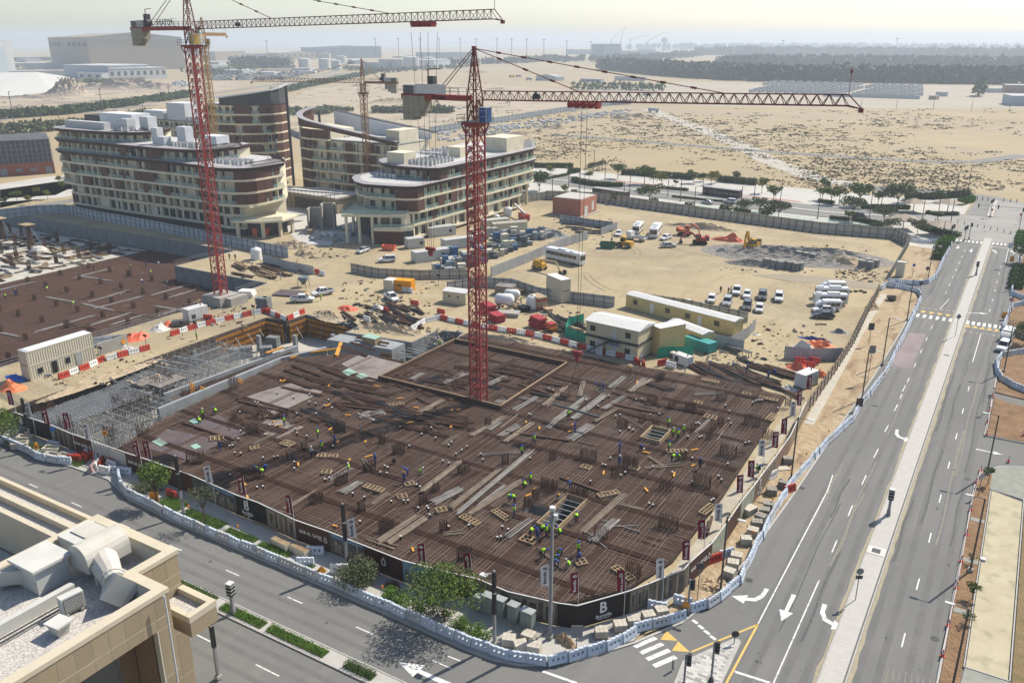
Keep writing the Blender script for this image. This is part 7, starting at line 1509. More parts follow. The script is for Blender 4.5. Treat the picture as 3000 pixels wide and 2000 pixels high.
# ---- printed hoarding
hb=M('hoard_black',(.022,.018,.016),.6,var=.1);hbr=M('hoard_brown',(.085,.04,.028),.6,var=.1);hm=M('hoard_maroon',(.055,.018,.018),.6);hst=M('hoard_stone',(.20,.165,.125),.7,k2=(.07,.055,.045),scale=.9,de=8)
hsky=M('hoard_sky',(.14,.24,.34),.6,var=.2,scale=.4);hbld=M('hoard_city',(.26,.22,.17),.7,k2=(.06,.06,.055),scale=2.2,de=3);hst2=M('hoard_print_stone',(.30,.255,.195),.7,var=.2,scale=2);hgrn=M('hoard_green',(.22,.25,.17),.7,k2=(.40,.39,.33),scale=1.2,de=6);hdk=M('hoard_dark_scene',(.05,.055,.06),.7,k2=(.13,.14,.14),scale=.8,de=6);htan=M('hoard_tan',(.17,.125,.085),.7,var=.15)
letter=M('letter_white',(.72,.70,.67),.6)
HH=2.65
HOARD=th('printed_hoarding','tall printed hoarding curving round the front and right side of the slab','hoarding',(-60,60.5,.2));HO=V3((-60,60.5))
segs=[((51,1254),(90,1270),'B'),((90,1270),(154,1292),'B2'),((154,1292),(216,1319),'stone'),((216,1319),(277,1341),'QASR'),((277,1341),(326,1359),'tin'),((326,1359),(375,1377),'tin'),((375,1377),(450,1402),'QASR'),((450,1402),(570,1447),'brown'),((570,1447),(612,1466),'dark'),((612,1466),(697,1505),'city'),((697,1505),(761,1528),'B'),((761,1528),(785,1540),'black'),((785,1540),(872,1582),'arch'),((872,1582),(969,1617),'QASR'),((969,1617),(1072,1659),'city'),((1072,1659),(1183,1704),'emblem'),((1183,1704),(1310,1738),'city2'),((1310,1738),(1400,1759),'brown'),((1400,1759),(1489,1798),'stone'),((1489,1798),(1633,1832),'arch'),((1633,1832),(1690,1840),'black'),((1690,1840),(1842,1795),'B'),((1842,1795),(1901,1772),'arch'),((1901,1772),(2000,1730),'stone'),((2000,1730),(2013,1712),'stone'),((2013,1712),(2081,1650),'QASR'),((2081,1650),(2127,1585),'green'),((2127,1585),(2166,1525),'brown'),((2166,1525),(2205,1475),'green'),((2205,1475),(2240,1425),'Bt'),((2240,1425),(2270,1385),'archt'),((2270,1385),(2310,1325),'brownt'),((2310,1325),(2357,1223),'tan')]
mts=dict(B=hb,B2=hb,black=hb,stone=hst,QASR=hbr,tin=tin,brown=hbr,dark=hdk,city=hdk,arch=hst,emblem=hm,city2=hsky,green=hgrn,Bt=htan,archt=M('hoard_tan2',(.26,.205,.14),.7,var=.2),brownt=M('hoard_tan3',(.24,.15,.11),.7,var=.15),tan=M('hoard_tan2'))
def art(t,c,h,L,kind):
 """flat print on one banner: local x along the banner, on its street side"""
 Q=lambda x,z,y=-.09:(c.x+x*mcos(h)-y*msin(h),c.y+x*msin(h)+y*mcos(h),z)
 def rect(x,z,w_,hh,m_,nm='print'):bX(0,0,0,w_,.012,hh).bd(nm,m_,t,loc=Q(x,z,-.065),rz=h)
 if kind in('B','Bt'):
  tx('B',1.75,letter,t,Q(-.1,1.65),h,ext=.01,sx=.9);tx('Burtville',.55,letter,t,Q(0,.7),h,ext=.008);tx('DEVELOPMENTS',.19,letter,t,Q(0,.38),h,ext=.006,sx=1.05)
 elif kind=='QASR':
  s=min(1.0,L/5.5);tx('BAB AL QASR',.62*s,letter,t,Q(-.35*s,1.5),h,ext=.008);tx('RESORT',.2*s,letter,t,Q(1.3*s,1.2),h,ext=.006);emb(t,Q(2.1*s,1.4,-.075),h,.8*s)
 elif kind=='emblem':emb(t,Q(0,1.6,-.075),h,1.0)
 elif kind in('arch','archt'):
  for x in[(-.5+(i+.5)/3)*L for i in rg(3)]:
   rect(x,.5,L/3*.7,2.1,hst2);rect(x,.6,L/3*.42,1.5,hdk);rect(x,.85,L/3*.2,.9,hst2)
  rect(0,2.4,L*.96,.14,hst2);rect(0,.25,L*.96,.12,hst2)
 elif kind in('city','city2'):
  k=int(L/.55)
  for i in rg(k):
   hh=ru(.7,1.5);x=(-.5+(i+.5)/k)*L*.94;rect(x,.35,.38,hh,hst2 if i%3 else hbld)
   for j in rg(2):rect(x,.55+j*.4,.16,.22,hdk)
  if kind=='city':rect(0,2.2,L*.9,.5,hsky)
 elif kind=='stone':
  for i in rg(int(L/1.3)):rect((-.5+(i+.5)/int(L/1.3))*L*.9,.3,.3,2.4,hst2);rect((-.5+(i+.5)/int(L/1.3))*L*.9+.5,.7,.4,1.2,hdk)
def emb(t,q,h,s):
 mb=MB();mb.py_([(-.28*s,0,-.45*s),(.28*s,0,-.45*s),(.34*s,0,.1*s),(0,0,.62*s),(-.34*s,0,.1*s)]);mb.bd('emblem',letter,t,loc=q,rz=h)
 mb=MB();mb.py_([(-.14*s,-.012,-.3*s),(.14*s,-.012,-.3*s),(.17*s,-.012,.05*s),(0,-.012,.34*s),(-.17*s,-.012,.05*s)]);mb.bd('emblem_core',hm,t,loc=q,rz=h)
for a_,b_,kd in segs:
 a,b=G(*a_,.2).xy,G(*b_,.2).xy;d=b-a;L=d.length;h=mat2(d.y,d.x);c=(a+b)/2-HO
 if kd=='tin':link('panel',corr(L-.05,HH-.3,.05,8).mesh('panel',tin),HOARD,(c.x,c.y,0),h)
 else:bX(0,0,0,L+.01,.1,HH).bd('panel',mts[kd],HOARD,loc=(c.x,c.y,0),rz=h)
 bX(0,0,HH+.005,L-.03,.12,.07).bd('top_rail',pale,HOARD,loc=(c.x,c.y,0),rz=h)
 nn=V3((-d.y,d.x)).normalized();q=a-HO+nn*.2;bX(q.x,q.y,0,.12,.12,HH+.05).bd('post',dg,HOARD)
 art(HOARD,c,h,L,kd)
stc(rbn('gutter_strip',M('pale_verge',(.42,.38,.30),.95,var=.15,scale=.8,de=7),[G(*p).xy for p in((1990,1690),(2060,1600),(2110,1510),(2180,1420),(2250,1330),(2310,1230))],1.0,.9,.22))
# ---- feather flags on the hoarding
wht=M('flag_white',(.70,.70,.70),.8,var=.05);mar=M('flag_maroon',(.20,.012,.03),.8,var=.1)
def flag(px_,m_,word,i):
 g=G(*px_,3.1);h=AZ+ru(-.35,.35);t=rep(th('feather_flag','','flag',(g.x,g.y,ru(-.1,.5)),h),('white' if m_ is wht else 'maroon')+' feather flag reading '+word+' on the hoarding, {o} from the left','feather flags on the hoarding')
 MB().tb_((0,0,0),(0,0,3.6),.045,6,r2=.03).tb_((0,0,3.6),(-.12,0,6.0),.03,6,r2=.015).bd('pole',pale,t)
 mb=MB();vs=[];n=8;ph=ru(0,6)
 for k in rg(n+1):
  z=3.5+2.5*k/n;x0=-.02-.1*k/n
  for j in rg(4):x=x0-.78*j/3;vs.append((x,.07*msin(ph+j*1.3+k*.5)*j/3,z+(.12*j/3 if k<n else-.05*j)))
 mb.add(vs,[(k*4+j,k*4+j+1,k*4+4+j+1,k*4+4+j) for k in rg(n) for j in rg(3)]);mb.bd('flag_cloth',m_,t,smooth=True)
 lc=letter if m_ is mar else M('letter_maroon',(.10,.01,.02),.7)
 if 'Burt' in word:
  for s in(-1,):tx('Burtville',.42,lc,t,(-.45,-.12,4.5),0,rot=(PI/2,-PI/2,0),ext=.004);tx('B',.55,lc,t,(-.45,-.12,5.6),0,rot=(PI/2,-PI/2,0),ext=.004)
 else:tx('BAB AL QASR',.26,lc,t,(-.36,-.12,4.3),0,rot=(PI/2,-PI/2,0),ext=.004);emb(t,(-.48,-.12,5.4),0,.5)
for i,(px_,c_) in en((((45,1195),1),((97,1231),0),((149,1250),2),((213,1271),1),((268,1295),0),((413,1348),2),((446,1352),1),((625,1422),0),((723,1465),2),((861,1520),1),((1045,1587),0),((1249,1662),2),((1383,1698),1),((1608,1735),0),((1694,1759),2),((1831,1742),1),((1944,1704),0),((2019,1653),2),((2063,1600),1),((2113,1546),0),((2174,1461),2),((2207,1415),1),((2237,1355),0),((2278,1321),2),((2303,1283),1),((2328,1232),0),((2346,1198),2),((2376,1147),1))):
 flag(px_,wht if c_==0 else mar,'BAB AL QASR' if c_==1 else 'Burtville',i)
# ---- lamp posts
postm=M('post_bronze',(.10,.085,.075),.5,var=.1);postg=M('post_grey',(.24,.245,.25),.5,var=.1)
def lamp(px_,H_,lab,arm=1.3,m_=postm,ah=0,wd=.2,grp='street lamps',ax=None,z=.24):
 g=G(*px_,z);t=th('street_lamp',lab,'street lamp',(g.x,g.y,z),ah,grp)
 bX(0,0,0,.5,.5,.35).bd('foot',conc,t);bX(0,0,.35,wd,wd,H_-.35,tx=.8,ty=.8).bd('pole',m_,t)
 if arm:MB().bar((0,0,H_-.08),(arm,0,H_),.07).bd('arm',m_,t);bX(arm+.25,0,H_-.08,.8,.3,.1).bd('lamp_head',pale,t)
 return t
LV=[((2317,1404),9),((2525,1170),8.6),((2585,1068),8.8),((2657,938),8.8),((2718,821),8.6),((2753,749),9.5),((2111,1730),9)]
for p,H_ in LV:rep(lamp(p,H_,'',1.2,ah=0),'bronze street lamp on the sandy verge of the wide street, {o} from the front','street lamps on the verge','y')
for p,H_ in(((2891,1388),8.6),((2842,1672),9),((2786,2030),9),((2941,1088),8.8),((2985,838),9)):rep(lamp(p,H_,'',1.2,ah=PI),'bronze street lamp along the right kerb of the wide street, {o} from the front','street lamps on the right kerb','y')
mast=lamp((1612,1868),14.2,'tall grey mast with a camera on top at the street corner',0,postg,wd=.3);MB().tb_((0,0,14.2),(0,0,14.5),.3,10).tb_((.35,0,13.3),(.35,0,13.8),.22,10).bd('camera_dome',pale,mast)
def slamp(px_,H_,lab,head=True):
 t=lamp(px_,H_,lab,0,postg,wd=.26);bX(0,-.0,H_*.42,.32,.32,H_*.56).bd('solar_strip',black,t);bX(0,0,H_*.7,.33,.33,.08).bd('collar',pale,t)
 if head:MB().bar((0,0,H_-.3),(-.9,-.2,H_-.55),.07).box(-1.0,-.25,H_-.75,.7,.5,.14).bd('lamp_head',pale,t)
slamp((1449,1886),8.3,'solar street lamp with a black strip behind the corner barriers');slamp((538,1507),8.1,'solar street lamp between the two young trees on the near verge',False);slamp((94,1316),8,'solar street lamp at the left end of the printed hoarding',False);slamp((1017,1660),8,'solar street lamp beside the big round shrub',False);slamp((640,1985),8.2,'solar street lamp in the near median beside the tan building');
for p in((1618,581),(1666,549),(1696,566),(1827,600),(1844,581),(1772,537),(1956,576),(2034,614),(2058,571),(2170,614),(2209,583),(2286,590),(1740,491),(1993,590),(2395,640),(2580,615),(2700,652),(2745,650),(2545,650)):
 rep(lamp(p,8 if p[0]<2500 else 9.5,'',.7,dg,ah=rnd.choice((0,3.1)),wd=.22,z=.1),'dark slim lamp post in the paved park beyond the hoarding, {o} from the left','lamp posts in the paved park')
for p,H_ in(((2785,655),16),((2830,590),12)):lamp(p,H_,'tall thin lamp post at the far junction, '+('left' if p[0]<2800 else 'right')+' one',1.5,dg,wd=.24)
# ---- speed camera posts
def camera_post(px_,lab,z=.26):
 g=G(*px_,z);t=th('camera_post',lab,'camera post',(g.x,g.y,z),R(8));bX(0,0,0,.5,.5,.7,tx=.8,ty=.8).bd('foot',postg,t);bX(0,0,.7,.3,.3,1.5).bd('pole',postg,t);bX(0,0,2.2,.62,.62,1.3).bd('camera_head',black,t);bX(0,0,3.5,.66,.66,.12).bd('lid',pale,t)
 for z_ in(2.45,2.85,3.25):bX(0,0,z_,.66,.66,.07).bd('band',pale,t)
camera_post((2602,1508),'grey boxed camera post on the paved median, nearer one');camera_post((2859,806),'grey boxed camera post on the paved median, farther one');camera_post((684,1795),'grey boxed camera post in the grass median of the near street')
# ---- signs
def sign(px_,H_,lab,shape,m_,rz=None,z=.24,back=False,plate2=None):
 g=G(*px_,z);t=th('road_sign',lab,'road sign',(g.x,g.y,z),AZ if rz is None else rz);MB().tb_((0,0,0),(0,0,H_),.05,8).bd('post',postg,t)
 if shape=='round':mb=MB();mb.tb_((0,-.06,H_-.1),(0,-.09,H_-.1),.38,18);mb.bd('plate',m_,t)
 elif shape=='diamond':MB().add([(0,-.07,H_-.7),(.55,-.07,H_-.1),(0,-.07,H_+.5),(-.55,-.07,H_-.1),(0,-.1,H_-.7),(.55,-.1,H_-.1),(0,-.1,H_+.5),(-.55,-.1,H_-.1)],[(0,1,2,3),(7,6,5,4),(0,4,5,1),(1,5,6,2),(2,6,7,3),(3,7,4,0)]).bd('plate',m_,t)
 elif shape=='tri':MB().add([(-.5,-.07,H_-.5),(.5,-.07,H_-.5),(0,-.07,H_+.35),(-.5,-.1,H_-.5),(.5,-.1,H_-.5),(0,-.1,H_+.35)],[(0,1,2),(5,4,3),(0,3,4,1),(1,4,5,2),(2,5,3,0)]).bd('plate',m_,t)
 elif shape=='rect':bX(0,-.08,H_-1.2,1.1,.04,1.4).bd('plate',m_,t)
 if plate2:bX(0,-.08,H_-1.0,.7,.04,.42).bd('lower_plate',plate2,t)
 return t
bluesg=M('sign_blue',(.03,.16,.45),.5);orsg=M('sign_orange');redsg=M('sign_red',(.5,.03,.03),.5)
sign((2506,1756),3.6,'round sign back with small plate on the edge of the paved median','round',postg,z=.26,plate2=dg);sign((2798,985),4.2,'grey diamond sign back on the median by the zebra crossing','diamond',postg,z=.26)
for p,lab in(((2890,1172+35),'no parking sign on the upper right verge'),((2866,1450),'no parking sign on the soil bed beside the cones')):
 t=sign(p,2.8,lab,'round',white,AZ);MB().tb_((0,-.085,2.7),(0,-.095,2.7),.34,18).bd('ring',dg,t);MB().tb_((0,-.096,2.7),(0,-.1,2.7),.27,18).bd('disc',white,t);tx('P',.45,black,t,(0,-.105,2.7),0);MB().bar((-.2,-.112,2.5),(.2,-.112,2.9),.05).bd('slash',dg,t)
sign((165,1310),3.0,'round blue arrow sign behind the left planters','round',bluesg);sign((437,1425),2.6,'round blue arrow sign half behind the young tree','round',bluesg);sign((2672,812),3.2,'small round blue sign on the fenced sand patch','round',bluesg);sign((2043,1755),4.2,'dark round sign back by the dug earth at the corner','round',dg);sign((2710,830),3.8,'diamond sign back by the site gate lamp post','diamond',dg);sign((2691,875),3.8,'diamond sign on the verge end by the gate','diamond',dg)
t=sign((2006,1800),1.5,'orange warning triangle standing by the corner barriers','tri',orsg);bX(0,0,1.9,.2,.2,.25).bd('lamp',orsg,t)
sign((111,1330),1.3,'round orange sixty sign on a lamp behind the left barriers','round',orsg);tx('60',.36,black,COL.objects[-1].parent or COL.objects[-1],(0,-.12,1.2),0) if False else None
t60=[o for o in COL.objects if o.get('label','').startswith('round orange sixty')][0];tx('60',.4,black,t60,(0,-.1,1.2),0);bX(0,0,1.5,.2,.2,.3).bd('lamp',orsg,t60)
tt=sign((318,1330),3.4,'round orange twenty sign behind the tin panels of the hoarding','round',orsg);tx('20',.4,black,tt,(0,-.1,3.3),0)
sign((455,1472),1.4,'orange board sign behind the near barriers by the young tree','rect',orsg);sign((945,1690),1.0,'orange arrow sign on the ground by the sand and blocks','diamond',orsg);sign((1688,1912),3.0,'thin grey sign post by the dug mound','rect',postg,z=.24)
sign((2542,1115),6.2,'grey framed sign board on a bronze post in the verge','rect',postg);sign((2948,780),6.0,'large pale direction board at the right kerb','rect',M('sign_pale',(.50,.55,.58),.5));sign((2545,1010),4.2,'dark solar panel plate on a post beside the footpath','rect',dg);sign((2955,915),3.0,'red bordered warning diamond at the right planting bed','diamond',M('sign_pink',(.35,.2,.22),.5));sign((2940,935),1.4,'orange plate on the right barrier bend','rect',orsg);sign((2962,770),1.6,'orange plate at the upper right barrier row','rect',orsg);sign((2515,1200),1.8,'black and orange hazard board on the verge barriers','rect',M('hazard',(.12,.07,.03),.6));sign((2902,640),3.0,'red no entry sign on the far median nose','round',redsg);sign((2985,655),3.0,'red round sign at the far right edge','round',redsg);sign((2270,590),3.0,'blue round sign with red plate in the far park','round',bluesg,plate2=redsg);sign((60,1487),2.8,'small sign back on the near left pavement','rect',postg)
# ---- traffic signals
def signal(px_,H_,lab,rz=0,arms=(),z=.24,n=1):
 g=G(*px_,z);t=th('traffic_signal',lab,'traffic light',(g.x,g.y,z),rz);MB().tb_((0,0,0),(0,0,H_),.1,10).bd('pole',postg,t);MB().lathe([(.28,0),(.2,.3),(.12,.5)],10).bd('foot',dg,t)
 def head(x,y,zz):
  h=bX(x,y,zz,.38,.34,1.15).bd('signal_head',black,t)
  for k in rg(3):MB().tb_((x+.05,y-.17,zz+.2+k*.37),(x+.05,y-.24,zz+.2+k*.37),.13,10).bd('lens',dg,h)
 head(.3,0,H_-1.2)
 if n>1:head(-.3,0,H_-1.6)
 for L in arms:MB().bar((0,0,H_-.2),(-L,0,H_-.1),.12).bd('mast_arm',postg,t);head(-L,0,H_-.9);head(-L*.55,0,H_-.9)
signal((2083,1995),4.4,'traffic light on the paved island at the corner',R(20));signal((2825,705),4.6,'traffic light on the median nose at the far crossing, left one',.1,n=2);signal((2838,700),4.8,'traffic light on the median nose at the far crossing, right one',.1);signal((2787,700),4.4,'traffic light at the left kerb of the far crossing',.1,n=2);signal((2985,675),7.0,'traffic light with a long arm at the far right corner',.1,arms=(12,));signal((2900,635),6.0,'tall traffic light on the far median nose',.1,n=2);signal((2014,1800),4.2,'traffic light post by the corner barriers',R(40));signal((2003,2010),3.6,'traffic light half cut at the lower edge of the island',R(20))
# ---- traffic island with laid pavers
ISL=[(-21.6,60.6),(-20.2,63.6),(-19.8,64.6),(-17.2,69.7),(-16.5,70.3),(-16.0,69.6),(-16.9,60.4),(-18,56),(-22,57)]
i0=[G(*p,.25).xy for p in(Z6(0,1020),Z6(345,868),Z6(388,870),Z6(402,890),Z6(270,1176),Z6(200,1320),Z6(-120,1320))]
isl=MB().pz([tuple(p) for p in i0],.0,.235).bd('traffic_island',kerbm);stc(isl)
pm_=[M('paver_light',(.56,.545,.51),.9,var=.06,scale=2),M('paver_mid',(.47,.46,.43),.9,var=.06,scale=2),M('paver_dark',(.31,.30,.285),.9,var=.08,scale=2)]
PVM=[bX(0,0,0,.585,.285,.03).mesh('paver',m_) for m_ in pm_]
from mathutils.geometry import intersect_point_tri_2d
poly_i=[tuple(p) for p in i0]
def inside(x,y,py_):
 r=False;n=len(py_)
 for i in rg(n):
  a,b=py_[i],py_[(i+1)%n]
  if(a[1]>y)!=(b[1]>y) and x<(b[0]-a[0])*(y-a[1])/(b[1]-a[1])+a[0]:r=not r
 return r
cnt=0;xs=[p[0] for p in poly_i];ys=[p[1] for p in poly_i];y=min(ys);row=0;rest=MB()
while y<max(ys):
 x=min(xs)+(row%2)*.3
 while x<max(xs):
  if all(inside(x+dx,y+dy,poly_i) for dx,dy in((-.45,-.25),(.45,-.25),(.45,.25),(-.45,.25))) and PX((x,y,.24))[1]<2060:
   if cnt<299:link('paver',rnd.choices(PVM,(5,2,2))[0],isl,(x,y,.236))
   cnt+=1
  x+=.6
 y+=.3;row+=1
g=G(*ZC(510,775),.26);bol=tag(MB().tb_((0,0,0),(0,0,1.0),.1,12).lathe([(.11,1.0),(.08,1.04)],12).bd('bollard',postg,loc=(g.x,g.y,.26)),'single grey bollard on the paved traffic island','bollard')
sign(Z6(355,900),1.2,'round sign back at the tip of the paved traffic island','round',dg,z=.26)
for i in rg(30):
 p=(2740+i*4.2,648+i*1.0) if i<10 else(2806+(i-10)*9.6,653+(i-10)*2.0);g=G(*p,.14)
 if i%2==0:rep(tag(MB().tb_((0,0,0),(0,0,1.0),.1,8).bd('bollard',dg,loc=(g.x,g.y,.14)),'','bollard'),'dark bollard in the row across the far crossing, {o} from the left','bollards at the far crossing')
for p in((2862,586),(2878,587),(2894,588),(2940,590),(2960,592),(2978,594)):g=G(*p,.14);rep(tag(MB().tb_((0,0,0),(0,0,1.3),.16,8).bd('bollard',postg,loc=(g.x,g.y,.14)),'','bollard'),'thick grey bollard closing the far road end, {o} from the left','bollards at the road end')
# ---- cones
cm_=MB();cm_.box(0,0,0,.42,.42,.05,mi=0);cm_.lathe([(.16,.05),(.115,.3)],10,mi=0);cm_.lathe([(.115,.3),(.08,.5)],10,mi=1);cm_.lathe([(.08,.5),(.03,.78)],10,mi=0);CONE=cm_.mesh('traffic_cone',[M('cone_red',(.62,.05,.03),.5),white])
for p in(Z5(2135,145),Z5(2115,242),Z5(2100,320),Z5(2095,408),Z5(2345,415),Z5(2245,590),Z5(2055,652),Z5(2020,738),Z5(1985,925),Z5(1957,1095),Z6(1957,150),Z6(1920,338),Z6(1888,520),Z6(1830,780),Z6(1790,990),(2908,1160),(1130,850),(1148,893),(893,788),(888,795),(1070,880),(1925,1003),(1560,992)):
 g=G(*p,.26);rep(tag(link('traffic_cone',CONE,loc=(g.x,g.y,.26 if p[0]>2700 else .06),rz=ru(0,1)),'','cone'),'red and white traffic cone, {o} from the front','traffic cones','y')
for o in list(REG):pass
tape=MB();cps=[G(*p,.6) for p in(Z5(2135,130),Z5(2095,400))];tape.bar(cps[0],cps[1],.05);cps=[G(*p,.6) for p in(Z5(2055,640),Z5(1985,910),Z6(1957,140),Z6(1890,510),Z6(1790,975))]
for a,b in zip(cps,cps[1:]):tape.bar(a,b,.05)
tag(tape.bd('barrier_tape',M('tape',(.6,.45,.42),.6)),'red and white tape strung between the cones on the right kerb','tape')
# ---- pallets of pavers, planters, cabinets, covers
blk=M('paver_block',(.50,.465,.39),.9,var=.1,scale=1.5,orr=.06);blkd=M('paver_block_dark',(.30,.275,.235),.9,var=.15,scale=1.5,orr=.08)
pal=MB();pal.box(0,0,0,1.15,1.0,.12,mi=0);PBT={}
def pallet(px_,rz,m_,lab):
 g=G(*px_,.24);t=rep(th('paver_pallet','','paver pallet',(g.x,g.y,.23),rz),lab,'pallets of paving blocks')
 bX(0,0,0,1.3,1.1,.12).bd('pallet',wood,t);k=m_.name
 if k not in PBT:PBT[k]=bX(0,0,0,.40,.52,.24).mesh('block',m_)
 for zz in rg(3):
  for i in rg(3):
   for j in rg(2):link('block',PBT[k],t,(-.42+i*.42,-.27+j*.54,.13+zz*.25))
 return t
Z15=lambda x,y:zp(x,y,1000,1500,2.352)
for p,a in((Z15(1155,905),.1),(Z15(1235,945),.5),(Z15(1290,880),-.2),(Z15(1330,955),0),(Z15(1790,850),.3),(Z15(1920,808),.4),(Z15(2010,772),.4),(Z15(2115,742),.5),(Z15(2205,708),.5)):pallet(p,a+AZ*.5,blk,'pale paver pallet behind the corner barriers, {o} from the left')
for p in(Z5(590,915),Z5(560,955),Z5(535,998),Z5(510,1040),Z5(480,1095),Z5(435,1155),Z5(610,815),Z5(692,765),Z6(368,330),Z6(345,380),Z6(318,440),Z5(720,600)):pallet(p,ru(-.2,.5),blkd if p[1]<1560 else blk,'dusty paver pallet inside the verge barriers, {o} from the front')
for(tpl,ax) in list(REG):
 if tpl.startswith('dusty paver pallet') and ax=='x':REG[(tpl,'y')]=REG.pop((tpl,ax))
def planter(px_,rz,lab,s=1.0,m_=blk):
 g=G(*px_,.22);t=th('concrete_planter',lab,'planter',(g.x,g.y,.215),rz);h=.55*s;a,b=1.0*s,.7*s
 for(x,y,sx,sy) in((0,-b/2,a*1.4,.14),(0,b/2,a*1.4,.14),(-a*.63,0,.14,b-.15),(a*.63,0,.14,b-.15)):bX(x,y,0,sx,sy,h).bd('side',m_,t)
 bX(0,0,.02,a*1.2,b-.15,h*.6).bd('infill',m_,t)
for i,(p,a,s) in en((((20,1262),.3,1.5),((45,1270),.4,1.5),((75,1292),.5,1.6),((60,1310),.7,1.5),((155,1325),.5,1.7),((122,1336),.3,1.3),((155,1342),.2,1.4),((190,1344),.2,1.4),((10,1285),.2,1.2))):planter(p,a,ordw(i+1)+' stone planter from the left among the low shrubs behind the left barriers',s)
bench=M('stone_bench',(.52,.48,.40),.85,var=.06)
for p,lab in(((825,1600),'left'),((880,1620),'right')):g=G(*p,.22);t=th('stone_bench','pale stone bench with timber slats on the near pavement, '+lab+' one','bench',(g.x,g.y,.215),R(-5));bX(0,0,0,2.6,1.0,.8).bd('block',bench,t);[bX(0,-.35+k*.23,.81,2.5,.16,.05).bd('slat',wood,t) for k in rg(4)]
cabm2=M('cabinet_green',(.23,.26,.24),.5,var=.06)
stc(bX(0,0,0,9.5,2.0,.3).bd('cabinet_plinth',conc,loc=(*G(1480,1808).xy,.22),rz=mat2(G(1550,1840).y-G(1410,1770).y,G(1550,1840).x-G(1410,1770).x)))
for i,p in en((Z15(957,660),Z15(1017,680),Z15(1098,705),Z15(1188,745),Z15(1285,790))):
 g=G(*p,.5);t=rep(th('utility_cabinet','','cabinet',(g.x,g.y,.525),R(-2)),'grey green utility cabinet on the concrete plinth by the hoarding, {o} from the left','utility cabinets');h=(1.45,1.9,1.9,1.9,1.9)[i];w_=(.9,1.15,1.1,1.05,1.3)[i]
 bX(0,0,0,w_,.8,h).bd('case',cabm2,t);bX(0,0,h,w_+.12,.92,.08).bd('cap',M('cabinet_cap',(.33,.36,.35),.5),t);bX(-w_*.24,-.41,.1,w_*.44,.03,h-.25).bd('door',cabm2,t);bX(w_*.24,-.41,.1,w_*.44,.03,h-.25).bd('door',cabm2,t)
wc=th('meter_cabinet','tall cream cabinet standing at the fence corner of the sand patch','cabinet',(*G(2635,812).xy,.25),R(-5));bX(0,0,0,1.9,1.2,3.6).bd('case',boxm,wc);bX(0,0,3.61,2.0,1.3,.1).bd('cap',pale,wc);bX(0,-.61,.2,1.6,.03,3.1).bd('door',boxm,wc)
cov=th('median_cover','white concrete slab with a dark grate set in the median','cover',(*G(2567,1613,.27).xy,.27),R(0));bX(0,0,0,1.9,1.7,.03).bd('slab',M('white_slab',(.62,.60,.56),.8),cov);bX(0,0,.031,.9,.9,.02).bd('grate',dg,cov)
tag(bX(0,0,0,.9,.5,.02).bd('drain_grate',dg,loc=(*G(2773,1040,.27).xy,.27)),'dark drain grate in the median near the zebra crossing','drain');tag(bX(0,0,0,1.0,.6,.01).bd('drain_grate',dg,loc=(*G(124,1381,.106).xy,.106),rz=.1),'dark drain grate in the near street by the driveway','drain')
for i,(p,rz) in en(((Z5(690,640),.7),(Z5(700,590),.5),(Z5(460,950),1.2))):tag(bX(0,0,0,1.7,1.1,.12 if i<2 else .9).bd('concrete_slab',blk,loc=(*G(*p,.25).xy,.245),rz=rz),['pale loose slab lying beside the footpath hoarding','pale slab leaning on the dirt above the loose slab','long dark concrete block beside the hoarding print'][i],'slab')
for i,p in en(((640-0,0),)):pass
cabr2=[((2270,1010),'grey box')]
def shl(px_,L,lab,rz):
 g=G(*px_,.1);t=th('bus_shelter',lab,'bus shelter',(g.x,g.y,.08),rz);bm=M('shelter_brown',(.07,.035,.035),.5);bX(0,0,2.8,L,3.0,.18).bd('roof',lilac,t);bX(0,1.4,0,L,.1,2.8).bd('back_wall',bm,t)
 for i in rg(int(L/2)+1):bX(-L/2+.1+i*(L-.2)/int(L/2),-1.35,0,.14,.14,2.8).bd('post',bm,t)
 for i in rg(int(L/2)):bX(-L/2+(i+.5)*L/int(L/2),-1.3,.5,L/int(L/2)-.3,.05,2.0).bd('pane',glass,t)
 bX(-L/2+.06,0,0,.08,2.6,2.79).box(L/2-.06,0,0,.08,2.6,2.79).bd('end_wall',bm,t)
shl((1788,578),15,'dark red bus shelter behind the pink hut',R(-12));shl((2115,574),15,'dark glazed bus shelter on the far pale plaza',R(-10))
canv=M('canvas',(.36,.30,.235),.85,var=.08)
for i,(p,r) in en((((2645,670),5.2),((2675,620),5.0),((2750,688),5.2),((2775,622),4.8))):
 g=G(*p,.1);t=th('sunshade',ordw(i+1)+' tan square sunshade from the left near the far junction','sunshade',(g.x,g.y,.06),.4+i*.2);MB().tb_((0,0,0),(0,0,3.6),.14,8).bd('post',dg,t);mb=MB();mb.add([(-r,-r,3.3),(r,-r,3.3),(r,r,3.3),(-r,r,3.3),(0,0,4.7)],[(0,1,4),(1,2,4),(2,3,4),(3,0,4)]);mb.v=[(x*.75,y*.75,z) for x,y,z in mb.v];mb.bd('canopy',canv,t)
